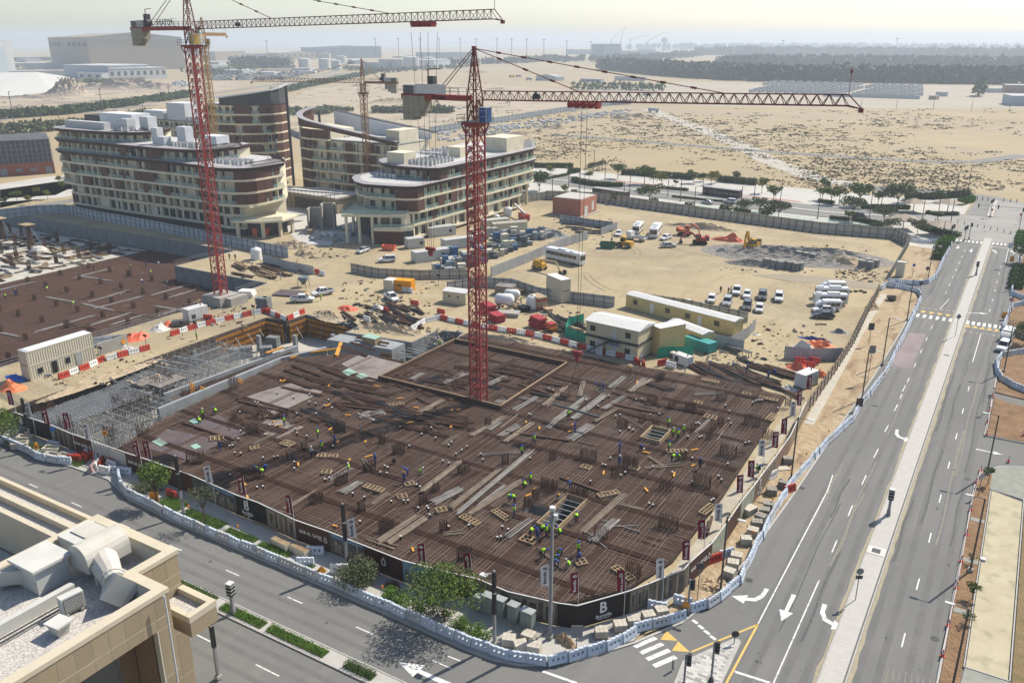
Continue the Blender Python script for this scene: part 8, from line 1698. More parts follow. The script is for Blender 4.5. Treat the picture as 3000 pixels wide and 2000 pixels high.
# ================================================================ trees, shrubs, hedges
def leafm(name,c1,c2,sc=.9):
 m_=M(name,c1,.75,k2=c2,scale=sc,de=3,orr=.12);m_.node_tree.nodes['Principled BSDF'].inputs['Subsurface Weight'].default_value=0
 return m_
LG=leafm('leaf_mid',(.06,.10,.016),(.14,.21,.036));LD=leafm('leaf_dark',(.045,.085,.018),(.09,.15,.03));LY=leafm('leaf_yellow',(.14,.155,.022),(.23,.24,.04));LO=leafm('leaf_olive',(.08,.10,.042),(.15,.17,.08));LB=leafm('leaf_bright',(.08,.17,.014),(.15,.27,.035),1.6);bark=M('bark',(.10,.075,.05),.9,var=.3,scale=4)
def leaves(mb,c,r,n,s,sq=1.0,shell=.45):
 for _ in rg(n):
  while True:
   x,y,z=ru(-1,1),ru(-1,1),ru(-1,1);q=x*x+y*y+z*z
   if q<1 and(q>shell or rnd.random()<.35):break
  p=V3((c[0]+x*r,c[1]+y*r,c[2]+z*r*sq));a=V3((rnd.gauss(0,1),rnd.gauss(0,1),rnd.gauss(0,.7))).normalized()*s*ru(.6,1.3);b=a.cross(V3((rnd.gauss(0,1),rnd.gauss(0,1),rnd.gauss(0,1)))).normalized()*s*.6
  mb.v+=[tuple(p-a),tuple(p+b),tuple(p+a),tuple(p-b)];k=len(mb.v)-4;mb.f.append((k,k+1,k+2,k+3));mb.m.append(0)
def tm_(h,cr,n,s,lm,flat=.75,trunk=.45,clumps=9,spread=1.0,bare=0):
 tr=MB();th=h*trunk;tr.tb_((0,0,0),(.05,.04,th),.11*h/5,7,r2=.07*h/5);cw=MB()
 for i in rg(clumps):
  a=i*2.4+ru(-.4,.4);rr=cr*spread*math.sqrt((i+.5)/clumps)*.72;z=th+(h-th)*(.38+.42*rnd.random())*(1-.35*(rr/cr)**2);c=(rr*mcos(a),rr*msin(a),z)
  tr.tb_((.05,.04,th*.9),(c[0]*.85,c[1]*.85,c[2]-.1),.045*h/5,5,r2=.015)
  for _ in rg(bare):b=V3((rnd.gauss(0,.4),rnd.gauss(0,.4),ru(.1,.8)));tr.tb_(c,(c[0]+b.x,c[1]+b.y,c[2]+b.z),.02,3,r2=.006)
  leaves(cw,c,cr*ru(.32,.5),n//clumps,s,flat)
 return tr.mesh('trunk',bark),cw.mesh('crown',lm)
def tree(px_,ms,lab,cat='tree',sc=1.0,rz=None,z=.2,name='tree',grp=None,world=None):
 g=V3(world) if world else G(*px_,z);t=th(name,lab,cat,g,ru(0,6) if rz is None else rz,grp);t.scale=(sc,sc,sc)
 if ms[0]:link('trunk',ms[0],t)
 link('crown',ms[1],t);return t
tree((462,1478),tm_(6.4,2.1,2600,.13,LG,.95,.30,14),'full green young tree in front of the hoarding beside a lamp post',name='young_tree');tree((602,1535),tm_(5.6,2.1,420,.11,LO,.8,.45,14,bare=5),'thin half bare young tree on the near verge',name='young_tree')
tree((1302,1820),tm_(5.6,4.3,4200,.13,LG,.32,.55,22),'flat crowned green tree behind the barriers casting shade on the street',name='acacia_tree');tree((0,1318),tm_(6.2,3.4,3600,.14,LG,.8,.25,16),'round green tree cut by the left edge of the photo')
def bush(px_,sx,sy,sz,n,s,lm,lab,cat='shrub',rz=0,name='shrub',base=.2,clump=14):
 g=G(*px_,base);t=th(name,lab,cat,(g.x,g.y,base),rz);mb=MB();st=MB()
 for i in rg(clump):
  x,y=ru(-.72,.72)*sx,ru(-.72,.72)*sy;r=min(sx,sy,sz)*ru(.38,.6);z=max(r*.7,sz*ru(.35,.8)*(1-.4*((x/sx)**2+(y/sy)**2)));leaves(mb,(x,y,z),r,n//clump,s,.9,.4);st.tb_((x*.3,y*.3,0),(x,y,z),.03,4)
 mb.bd('foliage',lm,t);st.bd('stems',bark,t);return t
bush((1062,1712),2.7,2.1,3.1,4200,.12,LO,'large round olive shrub behind the near barriers',clump=20);bush((425,1440),2.3,1.6,1.7,1800,.1,LO,'round olive shrub at the foot of the full young tree');bush((1165,1765),2.4,1.4,1.3,2200,.09,LB,'bright green low shrub between the large shrub and the flat tree');bush((1260,1800),2.6,1.6,1.1,1900,.09,LG,'green shrub under the flat crowned tree');bush((1385,1855),3.0,1.0,1.0,2600,.08,LB,'bright clipped hedge beside the corner lamp','hedge',R(-3),'hedge',clump=26)
bush((1150,1720),1.3,.8,.7,600,.08,M('leaf_brown',(.14,.07,.035),.9,var=.3),'small dry brown shrub behind the bright green one');None;None;None;None;None
bush((110,1322),2.6,1.2,1.1,1400,.1,LG,'green shrub between the planters behind the left barriers');bush((35,1300),2.4,1.0,.9,1000,.1,LO,'olive shrub at the far left behind the barriers');bush((1255,1765),.9,.7,.6,300,.08,LG,'tiny green shrub in front of the cabinets')
def gbed(x0,x1,y0,y1,h,n,lm,lab,z=.22):
 t=th('median_bed',lab,'planting bed',((x0+x1)/2,(y0+y1)/2,z));mb=MB();cx,cy=(x0+x1)/2,(y0+y1)/2
 for _ in rg(n):
  p=V3((ru(x0,x1)-cx,ru(y0,y1)-cy,ru(.02,h)));a=V3((rnd.gauss(0,.6),rnd.gauss(0,.6),1)).normalized()*.1;b=V3((rnd.gauss(0,1),rnd.gauss(0,1),.2)).normalized()*.05;mb.add([p-b,p+b,p+a],[(0,1,2)])
 mb.bd('foliage',lm,t);bX(0,0,0,x1-x0,y1-y0,.05).bd('soil',grass,t)
gbed(-63.6,-57.6,47.15,48.2,.35,2600,LB,'bright green median bed at the camera post');gbed(-56.9,-49.4,47.15,48.2,.35,3000,LB,'bright green median bed right of the paved gap');gbed(-46.9,-43.5,47.2,48.1,.6,1600,LD,'dark clipped median hedge at the lower edge');gbed(-71.5,-65,48.0,48.45,.4,900,LD,'dark narrow hedge in the median behind the tan ledge');gbed(-96,-80,48.0,48.4,.4,1500,LD,'dark narrow hedge along the far left median');gbed(-112,-98,47.3,48.3,.3,2400,LO,'olive planting strip at the left end of the median')
gbed(-87,-83.2,57.2,59.6,.5,2200,LB,'leafy green bed at the foot of the full young tree',.22);gbed(-82.4,-75.6,57.0,59.0,.3,3600,LB,'bright lawn strip round the thin half bare tree',.22);gbed(-74.6,-69.8,56.9,58.5,.28,2400,LB,'bright lawn strip left of the stone benches',.22);gbed(-69,-64.2,56.8,58.3,.3,2400,LB,'bright lawn strip in front of the stone benches',.22);gbed(-63,-60.4,56.9,58,.3,900,LB,'small green bed before the crossing barriers',.22);gbed(-108,-104.5,58.4,59.8,.5,900,LG,'green bed among the left planters',.22)
TM=[tm_(6,3.0,700,.32,LG,.75,.35,10),tm_(5.2,2.2,520,.28,LY,.8,.4,9),tm_(4.6,2.3,600,.28,LD,.9,.2,9),tm_(6.5,4.2,900,.32,LO,.5,.4,12),(None,None),tm_(3.2,1.6,360,.24,LD,1.1,.08,7)]
LT=['green tree in the paved park beyond the hoarding, {o} from the left','yellow green tree in the paved park beyond the hoarding, {o} from the left','dark dense tree in the paved park beyond the hoarding, {o} from the left','wide olive tree in the paved park beyond the hoarding, {o} from the left','','small dark round tree beside the far hoarding, {o} from the left']
ZP=lambda x,y:zp(x,y,1500,430,2.94);ZJ=lambda x,y:zp(x,y,2400,480,3.733);
for p,k,s in((ZP(235,380),2,1.9),(ZP(455,418),1,.8),(ZP(330,258),1,1),(ZP(665,290),1,.8),(ZP(700,230),3,.8),(ZP(775,200),3,.7),(ZP(910,275),0,1.2),(ZP(1140,320),0,1.4),(ZP(1180,505),3,1.25),(ZP(1285,350),1,1.2),(ZP(1215,325),1,.9),(ZP(1560,315),2,1.3),(ZP(1640,300),2,.9),(ZP(1715,330),1,1.1),(ZP(1755,315),1,1),(ZP(1930,290),2,.9),(ZP(2150,400),1,1.2),(ZP(2250,470),0,1.1),(ZP(2000,580),3,.8),(ZP(2130,560),3,.8),(ZP(2290,640),3,1.1),(ZP(900,490),5,1.6),(ZP(1225,530),5,1.4),(ZP(1525,560),5,1.3),(ZP(1840,600),5,1.6),(ZP(2180,640),5,1.9),(ZP(1410,330),2,.5),(ZP(540,418),5,.9),(ZP(100,400),5,1.4),(ZJ(60,290),2,1.1),(ZJ(130,440),0,1.1),(ZJ(215,440),1,1.3),(ZJ(440,460),0,1.5),(ZJ(355,600),3,1.2),(ZJ(640,450),0,.9),(ZJ(550,330),2,.9),(ZJ(810,350),2,1.1),(ZJ(850,500),3,1.5),(ZJ(960,420),0,1.1),(ZJ(700,660),3,1.0),(ZJ(600,740),2,.7),(ZJ(780,770),3,.8),(ZJ(1070,780),3,.8),(ZJ(1320,420),2,1.0),(ZJ(320,640),0,.7),(ZJ(1610,400),5,1.5),(ZJ(30,400),0,.9)):
 o=tree(p,TM[k],'',sc=s,z=.08,name='park_tree');rep(o,LT[k],'trees in the paved park')
hm_=MB()
for i in rg(700):
 p=V3((ru(-3,3),ru(-.7,.7),ru(.05,1.1)));a=V3((rnd.gauss(0,1),rnd.gauss(0,1),rnd.gauss(0,1))).normalized()*.3;b=a.cross(V3((rnd.gauss(0,1),rnd.gauss(0,1),1))).normalized()*.18;hm_.add([p-a,p+b,p+a,p-b],[(0,1,2,3)])
HM1=hm_.mesh('hedge',LD);HM2=hm_.mesh('hedge',LB);HM3=hm_.mesh('hedge',LO)
def hedge(pts,lab,hm__=HM1,sc=1.0,sz=1.0):
 P_=[G(*p,.08).xy for p in pts];t=th('hedge',lab,'hedge',(*P_[0],.08))
 for x,y,h in along(P_,5.2,-2.6):o=link('foliage',hm__,t,(x-P_[0].x,y-P_[0].y,0),h);o.scale=(1,sc,sz)
hedge([ZP(530,295),ZP(560,310),ZP(700,335),ZP(910,345)],'dark rounded hedge in front of the pale plaza',sz=1.6,sc=1.6);hedge([ZP(150,170),ZP(250,180),ZP(560,180)],'dark hedge along the desert side of the plaza, left part',sz=1.8,sc=1.5);hedge([ZP(500,230),ZP(590,215)],'dark short hedge at the bend of the plaza road',sz=1.6,sc=2);hedge([ZP(310,280),ZP(500,240)],'low hedge line left of the plaza road',sz=.8);hedge([ZP(950,240),ZP(1060,245),ZP(1300,265),ZP(1500,280)],'olive hedge between plaza and desert, left part',HM3,sz=2.2,sc=1.6);hedge([ZP(1780,300),ZP(2000,320),ZP(2120,330)],'olive hedge between plaza and desert, middle part',HM3,sz=2.2,sc=1.6);hedge([ZP(840,485),ZP(1080,505)],'dark clipped hedge right of the pink hut',sz=1.3);hedge([ZP(400,445),ZP(500,430)],'dark clipped hedge left of the pink hut',sz=1.2);hedge([ZP(1290,360),ZP(1460,375)],'low olive hedge on the plaza',HM3,sz=.9);hedge([ZP(1390,435),ZP(1700,465),ZP(1900,480),ZP(2300,500)],'low flower hedge along the boulevard median',HM3,sz=.6);hedge([ZP(1920,555),ZP(2060,575)],'dark clipped hedge behind the far hoarding',sz=1.1)
hedge([ZJ(380,620),ZJ(560,655),ZJ(720,690)],'dark clipped hedge on the far pavement',sz=1.2);hedge([ZJ(470,490),ZJ(700,490),ZJ(900,495)],'dark hedge along the far boulevard',sz=1.3);hedge([ZJ(130,600),ZJ(330,620)],'low hedge beside the green path',sz=.9);hedge([ZJ(1180,545),ZJ(1300,565),ZJ(1540,560)],'dark hedge rounding the far corner',sz=1.0,sc=1.4);hedge([ZJ(1100,690),ZJ(1260,750),ZJ(1460,790)],'dark hedge under the sunshades',sz=1.3,sc=1.8);hedge([ZJ(1340,920),ZJ(1400,860),ZJ(1440,840)],'bright green hedge at the road end of the sand patch',HM2,sc=2.2,sz=1.6);hedge([ZJ(1290,1050),ZJ(1330,970),ZJ(1370,930)],'dark green shrubs on the sand patch by the road',sc=1.8,sz=1.6);hedge([ZJ(950,380),ZJ(1250,385),ZJ(1570,360)],'olive hedge in front of the desert by the junction',HM3,sz=2.0,sc=1.5);hedge([ZJ(1540,450),ZJ(1640,420)],'bright hedge beside the far road end',HM2,sz=1.8,sc=1.6);hedge([ZJ(0,420),ZJ(140,440)],'dark hedge at the plaza edge',sz=1.1);hedge([ZJ(250,675),ZJ(380,680)],'small bright lawn strip hedge',HM2,sz=.5);hedge([(2994,690),(2990,720)],'green bed at the right edge by the junction',HM2,sc=2,sz=1.5);hedge([(2985,790),(2975,840)],'dark shrubs at the right edge below the junction',sc=2,sz=1.6)
tree((2985,770),TM[0],'green tree at the right edge below the junction',sc=.9,name='park_tree');tree((3000,1010),tm_(5.0,3.2,1800,.16,LD,.9,.25,12),'dark tree at the right edge behind the curved barriers');tree((2893,1420),tm_(2.6,.85,260,.13,LD,.8,.6,6),'young tree in the soil bed at the side road corner',name='young_tree');tree((2848,1755),tm_(2.2,.8,300,.12,LD,1.0,.3,6),'young dark tree in the soil bed beside the cones',name='young_tree');tree((2830,1826),tm_(1.6,.8,200,.1,LO,.8,.2,6),'small thin shrub in the soil bed near the lower edge',name='young_tree');tree((2845,1650),tm_(1.5,.6,120,.1,LO,.8,.3,5),'tiny shrub at the foot of the near right lamp',name='young_tree')
for y in(86,96.5,106.5):stc(bX(1.5,y,.22,1.5,.9,.06).bd('bed_crossing',M('grey_gravel')))
for i in rg(3):rep(tag(bX(0,0,0,.5,.5,.25).bd('lamp_plinth',white,loc=(*G(2880-i*12,1640+i*100,.25).xy,.25)),'','lamp base'),'white square lamp base in the soil bed, {o} from the left','lamp bases') if i==0 else None
for i,p in en(((30,470),(60,460),(100,455),(130,450),(20,440),(85,600),(50,590),(110,575),(15,600),(185,560),(175,540),(140,585))):
 o=tree(p,TM[(0,2,3,2,0,1,0,1,2,0,1,1)[i]],'',sc=1.6 if i<5 else .7,z=.05,name='roadside_tree');rep(o,'tree beside the road left of the long block, {o} from the left','trees left of the long block')
st_('pavement',pp,[tuple(G(*p).xy) for p in((0,540),(120,520),(240,510),(240,560),(140,580),(0,610))],(),.05)
# ================================================================ people
skin=M('skin',(.20,.11,.07),.6);boot=M('boot',(.03,.025,.02),.8)
suits=dict(blue=M('suit_blue',(.035,.065,.20),.85,var=.12),navy=M('suit_navy',(.02,.025,.045),.85,var=.15),grey=M('suit_grey',(.30,.29,.27),.85,var=.1),khaki=M('suit_khaki',(.20,.15,.07),.85,var=.1),black=M('robe_black',(.012,.012,.013),.85),pale=M('suit_pale',(.45,.52,.60),.85))
vests=dict(lime=M('vest_lime',(.42,.80,.03),.6,var=.05),white=M('vest_white',(.62,.68,.72),.7));helm=dict(blue=M('helmet_blue',(.03,.12,.60),.35),yellow=M('helmet_yellow',(.75,.38,.02),.35),white=M('helmet_white',(.75,.75,.73),.35))
def joints(pose):
 J=dict(pel=(0,0,.95),sp=(0,0,1.15),ch=(0,0,1.36),nk=(0,.01,1.50),hb=(0,.02,1.58),hd=(0,.03,1.70))
 for s,k in((-1,'l'),(1,'r')):
  J.update({'hip'+k:(s*.1,0,.90),'kn'+k:(s*.11,.03,.50),'an'+k:(s*.11,-.01,.09),'to'+k:(s*.12,.16,.04),'sh'+k:(s*.19,0,1.42),'el'+k:(s*.27,-.03,1.14),'wr'+k:(s*.27,.08,.90),'ha'+k:(s*.26,.12,.80)})
 def mv(keys,f_):
  for q in keys:J[q]=f_(V3(J[q]))
 up=['sp','ch','nk','hb','hd','shl','ell','wrl','hal','shr','elr','wrr','har']
 def rotx(c,a):return lambda v:tuple(V3(c)+Matrix.Rotation(a,3,'X')@(v-V3(c)))
 if pose=='walk':
  mv(['knl','anl','tol'],rotx((0,0,.9),R(-24)));mv(['anl','tol'],rotx(J['knl'],R(18)));mv(['knr','anr','tor'],rotx((0,0,.9),R(20)));mv(['elr','wrr','har'],rotx((0,0,1.42),R(-22)));mv(['ell','wrl','hal'],rotx((0,0,1.42),R(25)))
  dz=min(J['anl'][2],J['anr'][2])-.09;J={k:(v[0],v[1],v[2]-dz) for k,v in J.items()}
 if pose=='arms':mv(['ell','wrl','hal'],rotx((0,0,1.42),R(55)));mv(['wrl','hal'],rotx(J['ell'],R(50)));mv(['elr','wrr','har'],rotx((0,0,1.42),R(75)));mv(['wrr','har'],rotx(J['elr'],R(40)))
 if pose=='bend':mv(up,rotx((0,0,.95),R(-72)));mv(['ell','wrl','hal','elr','wrr','har'],rotx(J['shl'],R(62)));mv(['hd','hb'],rotx(J['nk'],R(25)))
 if pose=='crouch':
  sh=lambda v:(v[0],v[1]-.05,v[2]-.52);mv(up+['pel','hipl','hipr'],sh);
  for k in 'lr':x=J['kn'+k][0]*1.5;J['kn'+k]=(x,.34,.50);J['an'+k]=(x*.9,.06,.09);J['to'+k]=(x*.9,.22,.04)
  mv(up,rotx(J['pel'],R(-38)));mv(['ell','wrl','hal','elr','wrr','har'],rotx(J['shl'],R(50)))
 return J
RAD=dict(pel=.155,sp=.145,ch=.165,nk=.07,hb=.075,hd=.105,hip=.10,kn=.07,an=.05,to=.045,sh=.075,el=.052,wr=.038,ha=.042)
EDG=[('pel','sp'),('sp','ch'),('ch','nk'),('nk','hb'),('hb','hd')]+[(a+k if a not in('pel','ch') else a,b+k) for k in 'lr' for a,b in(('pel','hip'),('hip','kn'),('kn','an'),('an','to'),('ch','sh'),('sh','el'),('el','wr'),('wr','ha'))]
def body_mesh(pose):
 J=joints(pose);ks=list(J);me=bpy.data.meshes.new('person');me.from_pydata([J[k] for k in ks],[(ks.index(a),ks.index(b)) for a,b in EDG],[])
 o=bpy.data.objects.new('person_skin',me);COL.objects.link(o);o.modifiers.new('skin','SKIN');sb=o.modifiers.new('sub','SUBSURF');sb.levels=1;sb.render_levels=1
 for i,k in en(ks):
  d=me.skin_vertices[0].data[i];r=RAD[k if k in RAD else k[:-1]];d.radius=(r,r*.8 if k in('pel','sp','ch') else r);d.use_root=(k=='pel')
 dg=bpy.context.evaluated_depsgraph_get();m2=bpy.data.meshes.new_from_object(o.evaluated_get(dg));bpy.data.objects.remove(o)
 m2.materials.clear()
 for m_ in(suits['blue'],skin,boot):m2.materials.append(m_)
 hd,hl,hr,tl,tr_=(V3(J[k]) for k in('hd','hal','har','tol','tor'))
 for p in m2.polygons:
  c=p.center;p.use_smooth=True
  if(c-hd).length<.15 or min((c-hl).length,(c-hr).length)<.075:p.material_index=1
  elif min((c-tl).length,(c-tr_).length)<.12:p.material_index=2
 pel,ch,nk,hd=V3(J['sp']),V3(J['ch']),V3(J['nk']),V3(J['hd']);ax=(nk-V3(J['pel'])).normalized()
 v=MB();v.tb_(V3(J['pel'])+ax*.06,ch-ax*.02,.205,12,r2=.215);v.tb_(ch-ax*.02,nk-ax*.03,.215,12,r2=.14);ct=(pel+ch)/2
 v.v=[tuple(ct+V3((1.08*(q[0]-ct.x),(q[1]-ct.y)*.92,q[2]-ct.z))) for q in v.v]
 hx=(hd-V3(J['hb'])).normalized();h=MB();h.tb_(hd+hx*.0,hd+hx*.02,.165,12,r2=.16);h.tb_(hd+hx*.02,hd+hx*.09,.135,12,r2=.12);h.tb_(hd+hx*.09,hd+hx*.14,.12,12,r2=.05)
 return m2,v,h
PB_={p:body_mesh(p) for p in('stand','walk','arms','bend','crouch')};PC={}
def person(px_,pose,suit,vest,hel,lab,grp,z=DZ+.22,rz=None):
 g=G(*px_,z);m_,v,h=PB_[pose]
 if(pose,suit) not in PC:m2=m_.copy();m2.materials[0]=suits[suit];PC[(pose,suit)]=m2
 o=link('person',PC[(pose,suit)],loc=(g.x,g.y,z),rz=ru(0,6.28) if rz is None else rz);tag(o,'','person');rep(o,lab,grp)
 if vest:
  if(pose,vest) not in PC:PC[(pose,vest)]=v.mesh('vest',vests[vest],True)
  link('vest',PC[(pose,vest)],o)
 if hel:
  if(pose,'h'+hel) not in PC:PC[(pose,'h'+hel)]=h.mesh('helmet',helm[hel],True)
  link('helmet',PC[(pose,'h'+hel)],o)
 return o
PN=dict(stand='standing',walk='walking',arms='reaching',bend='bending',crouch='crouching')
for p,pose,s,v,h in((Z3(135,395),'stand','grey',None,'yellow'),(Z3(1328,475),'walk','navy','lime','blue'),(Z3(1243,557),'arms','navy','lime','blue'),(Z3(235,615),'stand','blue',None,'blue'),(Z3(355,608),'crouch','navy',None,None),(Z3(52,680),'stand','grey','lime','white'),(Z3(435,745),'arms','blue',None,'yellow'),(Z3(460,692),'bend','blue',None,'blue'),(Z3(540,680),'crouch','grey','lime','white'),(Z3(1610,400),'arms','blue',None,'blue'),(Z3(1800,115),'walk','blue',None,'blue'),(Z3(1783,100),'bend','navy',None,'blue'),(Z3(1565,303),'stand','navy','lime','white'),(Z3(1915,540),'arms','blue',None,'blue'),(Z3(1915,627),'stand','blue',None,'white'),(Z3(2060,515),'crouch','navy',None,'blue'),(Z3(2252,360),'arms','navy','lime','blue'),(Z3(2285,432),'stand','navy','lime','white'),(Z3(2318,440),'walk','navy','lime','blue'),(Z3(2255,528),'stand','navy','lime','blue'),(Z3(2275,598),'bend','navy','lime','blue'),(Z3(2332,580),'crouch','navy','lime','blue'),(Z3(1303,752),'stand','navy','lime','blue'),(Z3(1268,772),'crouch','navy','lime','blue'),(Z3(1578,783),'bend','blue',None,'yellow'),(Z3(1155,868),'bend','navy','lime','blue'),(Z3(1195,885),'bend','navy','lime','blue'),(Z3(1190,975),'stand','blue','lime','blue'),(Z3(1495,855),'crouch','grey',None,'yellow'),(Z3(1618,1020),'bend','navy','lime','blue'),(Z3(1300,1118),'bend','navy','lime','blue'),(Z3(1350,1138),'stand','blue',None,'blue'),(Z3(1375,1090),'bend','navy','lime','blue'),(Z3(1412,1115),'arms','navy','lime','blue'),(Z3(1443,1095),'stand','navy','lime','blue'),(Z3(1510,1100),'crouch','navy','lime','blue'),(Z15(1378,312),'bend','navy','lime','blue'),(Z15(1503,292),'crouch','navy','lime','blue'),(Z15(1632,295),'arms','navy','lime','blue'),(Z15(1630,325),'crouch','blue',None,'blue'),(Z15(1478,335),'crouch','navy','lime','blue'),(Z15(1495,385),'bend','blue',None,'blue'),(Z15(1572,385),'crouch','grey','lime','white'),(Z5(118,645),'stand','navy',None,'blue'),(Z5(5,412),'stand','navy','lime','white'),(ZL(1960,232),'arms','navy','lime','blue'),(ZL(2190,318),'stand','navy','lime','blue'),(ZL(2220,408),'arms','navy','lime','blue'),(ZL(2148,448),'stand','navy','white','white'),(ZL(2310,352),'bend','blue',None,'yellow'),(ZL(1400,180),'stand','navy','lime','white'),(ZL(1378,212),'crouch','navy','lime','white'),(ZL(1490,145),'crouch','navy','lime','blue'),(ZL(1518,402),'stand','blue',None,'yellow'),(ZL(1775,545),'crouch','navy','lime','blue'),(ZL(1822,578),'bend','navy','lime','blue'),(ZL(1832,535),'crouch','blue',None,'blue'),((1847,1102),'stand','khaki',None,'yellow'),((2079,1085),'stand','blue',None,'blue'),((2187,1093),'stand','blue',None,'blue'),((2249,1117),'walk','blue',None,'blue'),((2272,1097),'crouch','blue',None,'blue'),((2006,1093),'arms','pale',None,'yellow')):
 who={'blue':'blue overalls','navy':'navy overalls','grey':'grey clothes','khaki':'khaki clothes','pale':'pale clothes'}[s]
 person(p,pose,s,v,h,'worker '+('in '+{'lime':'lime','white':'white'}[v]+' vest ' if v else 'in '+who+' ')+('and '+h+' helmet ' if h else '')+PN[pose]+' on the slab, {o} from the left','workers on the slab')
for p,pose,s,v,h in(((17,878),'stand','navy','lime',None),((48,866),'walk','blue',None,'yellow'),((384,789),'stand','blue','lime',None),((429,783),'walk','blue',None,'yellow'),((443,808),'stand','khaki','lime','white'),((491,844),'stand','blue',None,'white'),((138,850),'crouch','grey','lime',None),((419,831),'bend','blue','white',None),((213,899),'bend','grey','lime','yellow'),((470,940),'stand','grey',None,'yellow'),((355,871),'bend','grey',None,None),((466,780),'bend','grey','white',None),((275,793),'stand','navy',None,None)):
 person(p,pose,s,v,h,'worker '+('in a '+v+' vest ' if v else 'in '+{'blue':'blue','grey':'grey','navy':'navy'}[s]+' clothes ')+PN[pose]+' on the left plot mat, {o} from the left','workers on the left plot',z=-3.78)
for p,pose,s,v,h,lab,z in(((692,884),'stand','navy','lime',None,'worker in a lime vest standing at the tall crane base',.06),((577,996),'stand','navy','lime',None,'worker in a lime vest behind the red and white barriers',.06),((941,881),'stand','navy','lime',None,'worker in a lime vest beside the white pickup facing left',.06),((1108,885),'stand','khaki',None,'yellow','worker in khaki beside the white pickup by the hut',.06),((1527,889),'walk','navy','lime',None,'worker in a lime vest among the timber stacks',.06),((2111,858),'stand','black',None,None,'person in black walking alone left of the parked pickup',.06),((2133,862),'arms','black',None,None,'person in black pointing beside the parked pickup',.06),((2141,858),'stand','black',None,None,'person in black nearest the bonnet of the parked pickup',.06),((1878,1060),'stand','pale',None,None,'person in pale blue shirt at the site office corner',.06),((1213,1053),'bend','blue',None,'blue','worker in blue bending beside the crane tray corner',-3.2),((1289,1019),'stand','navy','lime',None,'worker in a lime vest among the silver tubes',.1),((673,760),'stand','navy',None,'white','worker in navy on the sandy plateau behind the crane',.06),((878,800),'stand','khaki',None,None,'worker in khaki at the low tin fence',.06),((1497,905),'stand','blue',None,None,'worker in blue beside the white water vessels',.06),((1960,1003),'stand','navy','lime',None,'worker in a lime vest beside the yellow cabin wall',.06),((2160,968),'stand','navy','lime',None,'worker in a lime vest in the shade of the long cabin end',.06),((2216,1379),'crouch','navy','lime','blue','worker in a lime vest sitting in the gutter strip by the flags',.24),((2226,1381),'crouch','navy',None,'blue','worker in navy sitting in the gutter strip by the flags',.24),((822,820),'stand','grey',None,'white','worker in pale clothes at the plateau corner',.06),((1792,712),'stand','navy',None,None,'person in dark clothes near the green skip',.06),((690,762),'stand','navy',None,'white','second worker in navy on the sandy plateau behind the crane',.06),((128,1228),'bend','navy','lime',None,'worker in a lime vest behind the left end of the hoarding',-.5)):
 person(p,pose,s,v,h,lab,'people around the site',z=z)
# ================================================================ far ground: airport sheds, woods, desert scrub, haze
from mathutils import noise as NZ
fw=M('far_white',(.52,.53,.53),.8,var=.08,scale=.05);ft=M('far_tan',(.40,.335,.24),.85,var=.06,scale=.03);fg=M('far_grey',(.26,.29,.31),.8,var=.1,scale=.05);fb=M('far_blue',(.36,.43,.47),.8,var=.06,scale=.05);fd=M('far_dark',(.07,.085,.09),.8);fr_=M('far_roof',(.45,.455,.45),.8,var=.06,scale=.05)
def zat(p,py):
 lo,hi=-20,400
 for _ in rg(45):
  m_=(lo+hi)/2
  if PX((p.x,p.y,m_))[1]>py:lo=m_
  else:hi=m_
 return lo
LASTS=[]
def shed(l,r,top,depth,m_,lab,gable=0,name='far_building',cat='building',wins=0,roofm=None,winh=.35,band=None):
 a,b=G(*l),G(*r);d=b-a;L=d.length;h=zat((a+b)/2,top);rz=mat2(d.y,d.x);c=(a+b)/2;n=V3((-d.y,d.x,0)).normalized();c=c+n*depth/2
 t=th(name,lab,cat,(c.x,c.y,0),rz);LASTS.append(t);bX(0,0,0,L,depth,h).bd('wall',m_,t)
 if gable:
  mb=MB();mb.add([(-L/2,-depth/2,h+.02),(L/2,-depth/2,h+.02),(L/2,depth/2,h+.02),(-L/2,depth/2,h+.02),(0,-depth/2,h+gable),(0,depth/2,h+gable)],[(0,1,4),(1,2,5,4),(2,3,5),(3,0,4,5)]);mb.bd('roof',roofm or fr_,t)
 else:bX(0,0,h+.02,L+depth*.02,depth*1.02,h*.05).bd('roof',roofm or fr_,t)
 for i in rg(wins):bX(-L/2+(i+.5)*L/wins,-depth/2-.05,h*(.9-winh)/1.3,L/wins*.42,.3,h*winh).bd('window',fd,t)
 if band:bX(0,-depth/2-.06,h*.62,L*.97,.3,h*.14).bd('window_band',fd,t)
 return t
def scaled(p,k):
 """same sight line, nearer by k, lifted so that its foot hides behind what stands before it"""
 g=G(*p);return V3((g.x*k,g.y*k,0))
a,b,c=scaled((150,172),.7),scaled((265,182),.7),scaled((540,178),.7);hz=62
t=th('hangar','large tan hangar with a shallow roof behind the white airport sheds','hangar',(b.x,b.y,0));P4=[(a-b).xy,V3((0,0)),(c-b).xy,(a+c-b-b).xy]
MB().pz([tuple(p) for p in P4],0,hz).bd('wall',ft,t);mb=MB();m1,m2=(P4[1]+P4[2])/2,(P4[0]+P4[3])/2
mb.add([(*p,hz+.1) for p in P4]+[(*m1,hz+9),(*m2,hz+9)],[(1,2,4),(3,0,5),(0,1,4,5),(2,3,5,4)]);mb.bd('roof',M('far_tan_roof',(.33,.29,.23),.85),t)
dd=(P4[1]-P4[0]);nn=V3((dd.y,-dd.x)).normalized()
for f_ in(.07,.18,.3,.58,.7,.82,.94):q=P4[0]+dd*f_+nn*1.5;bX(q.x,q.y,44,dd.length*.045,3,8,rz=mat2(dd.y,dd.x)).bd('window',fd,t)
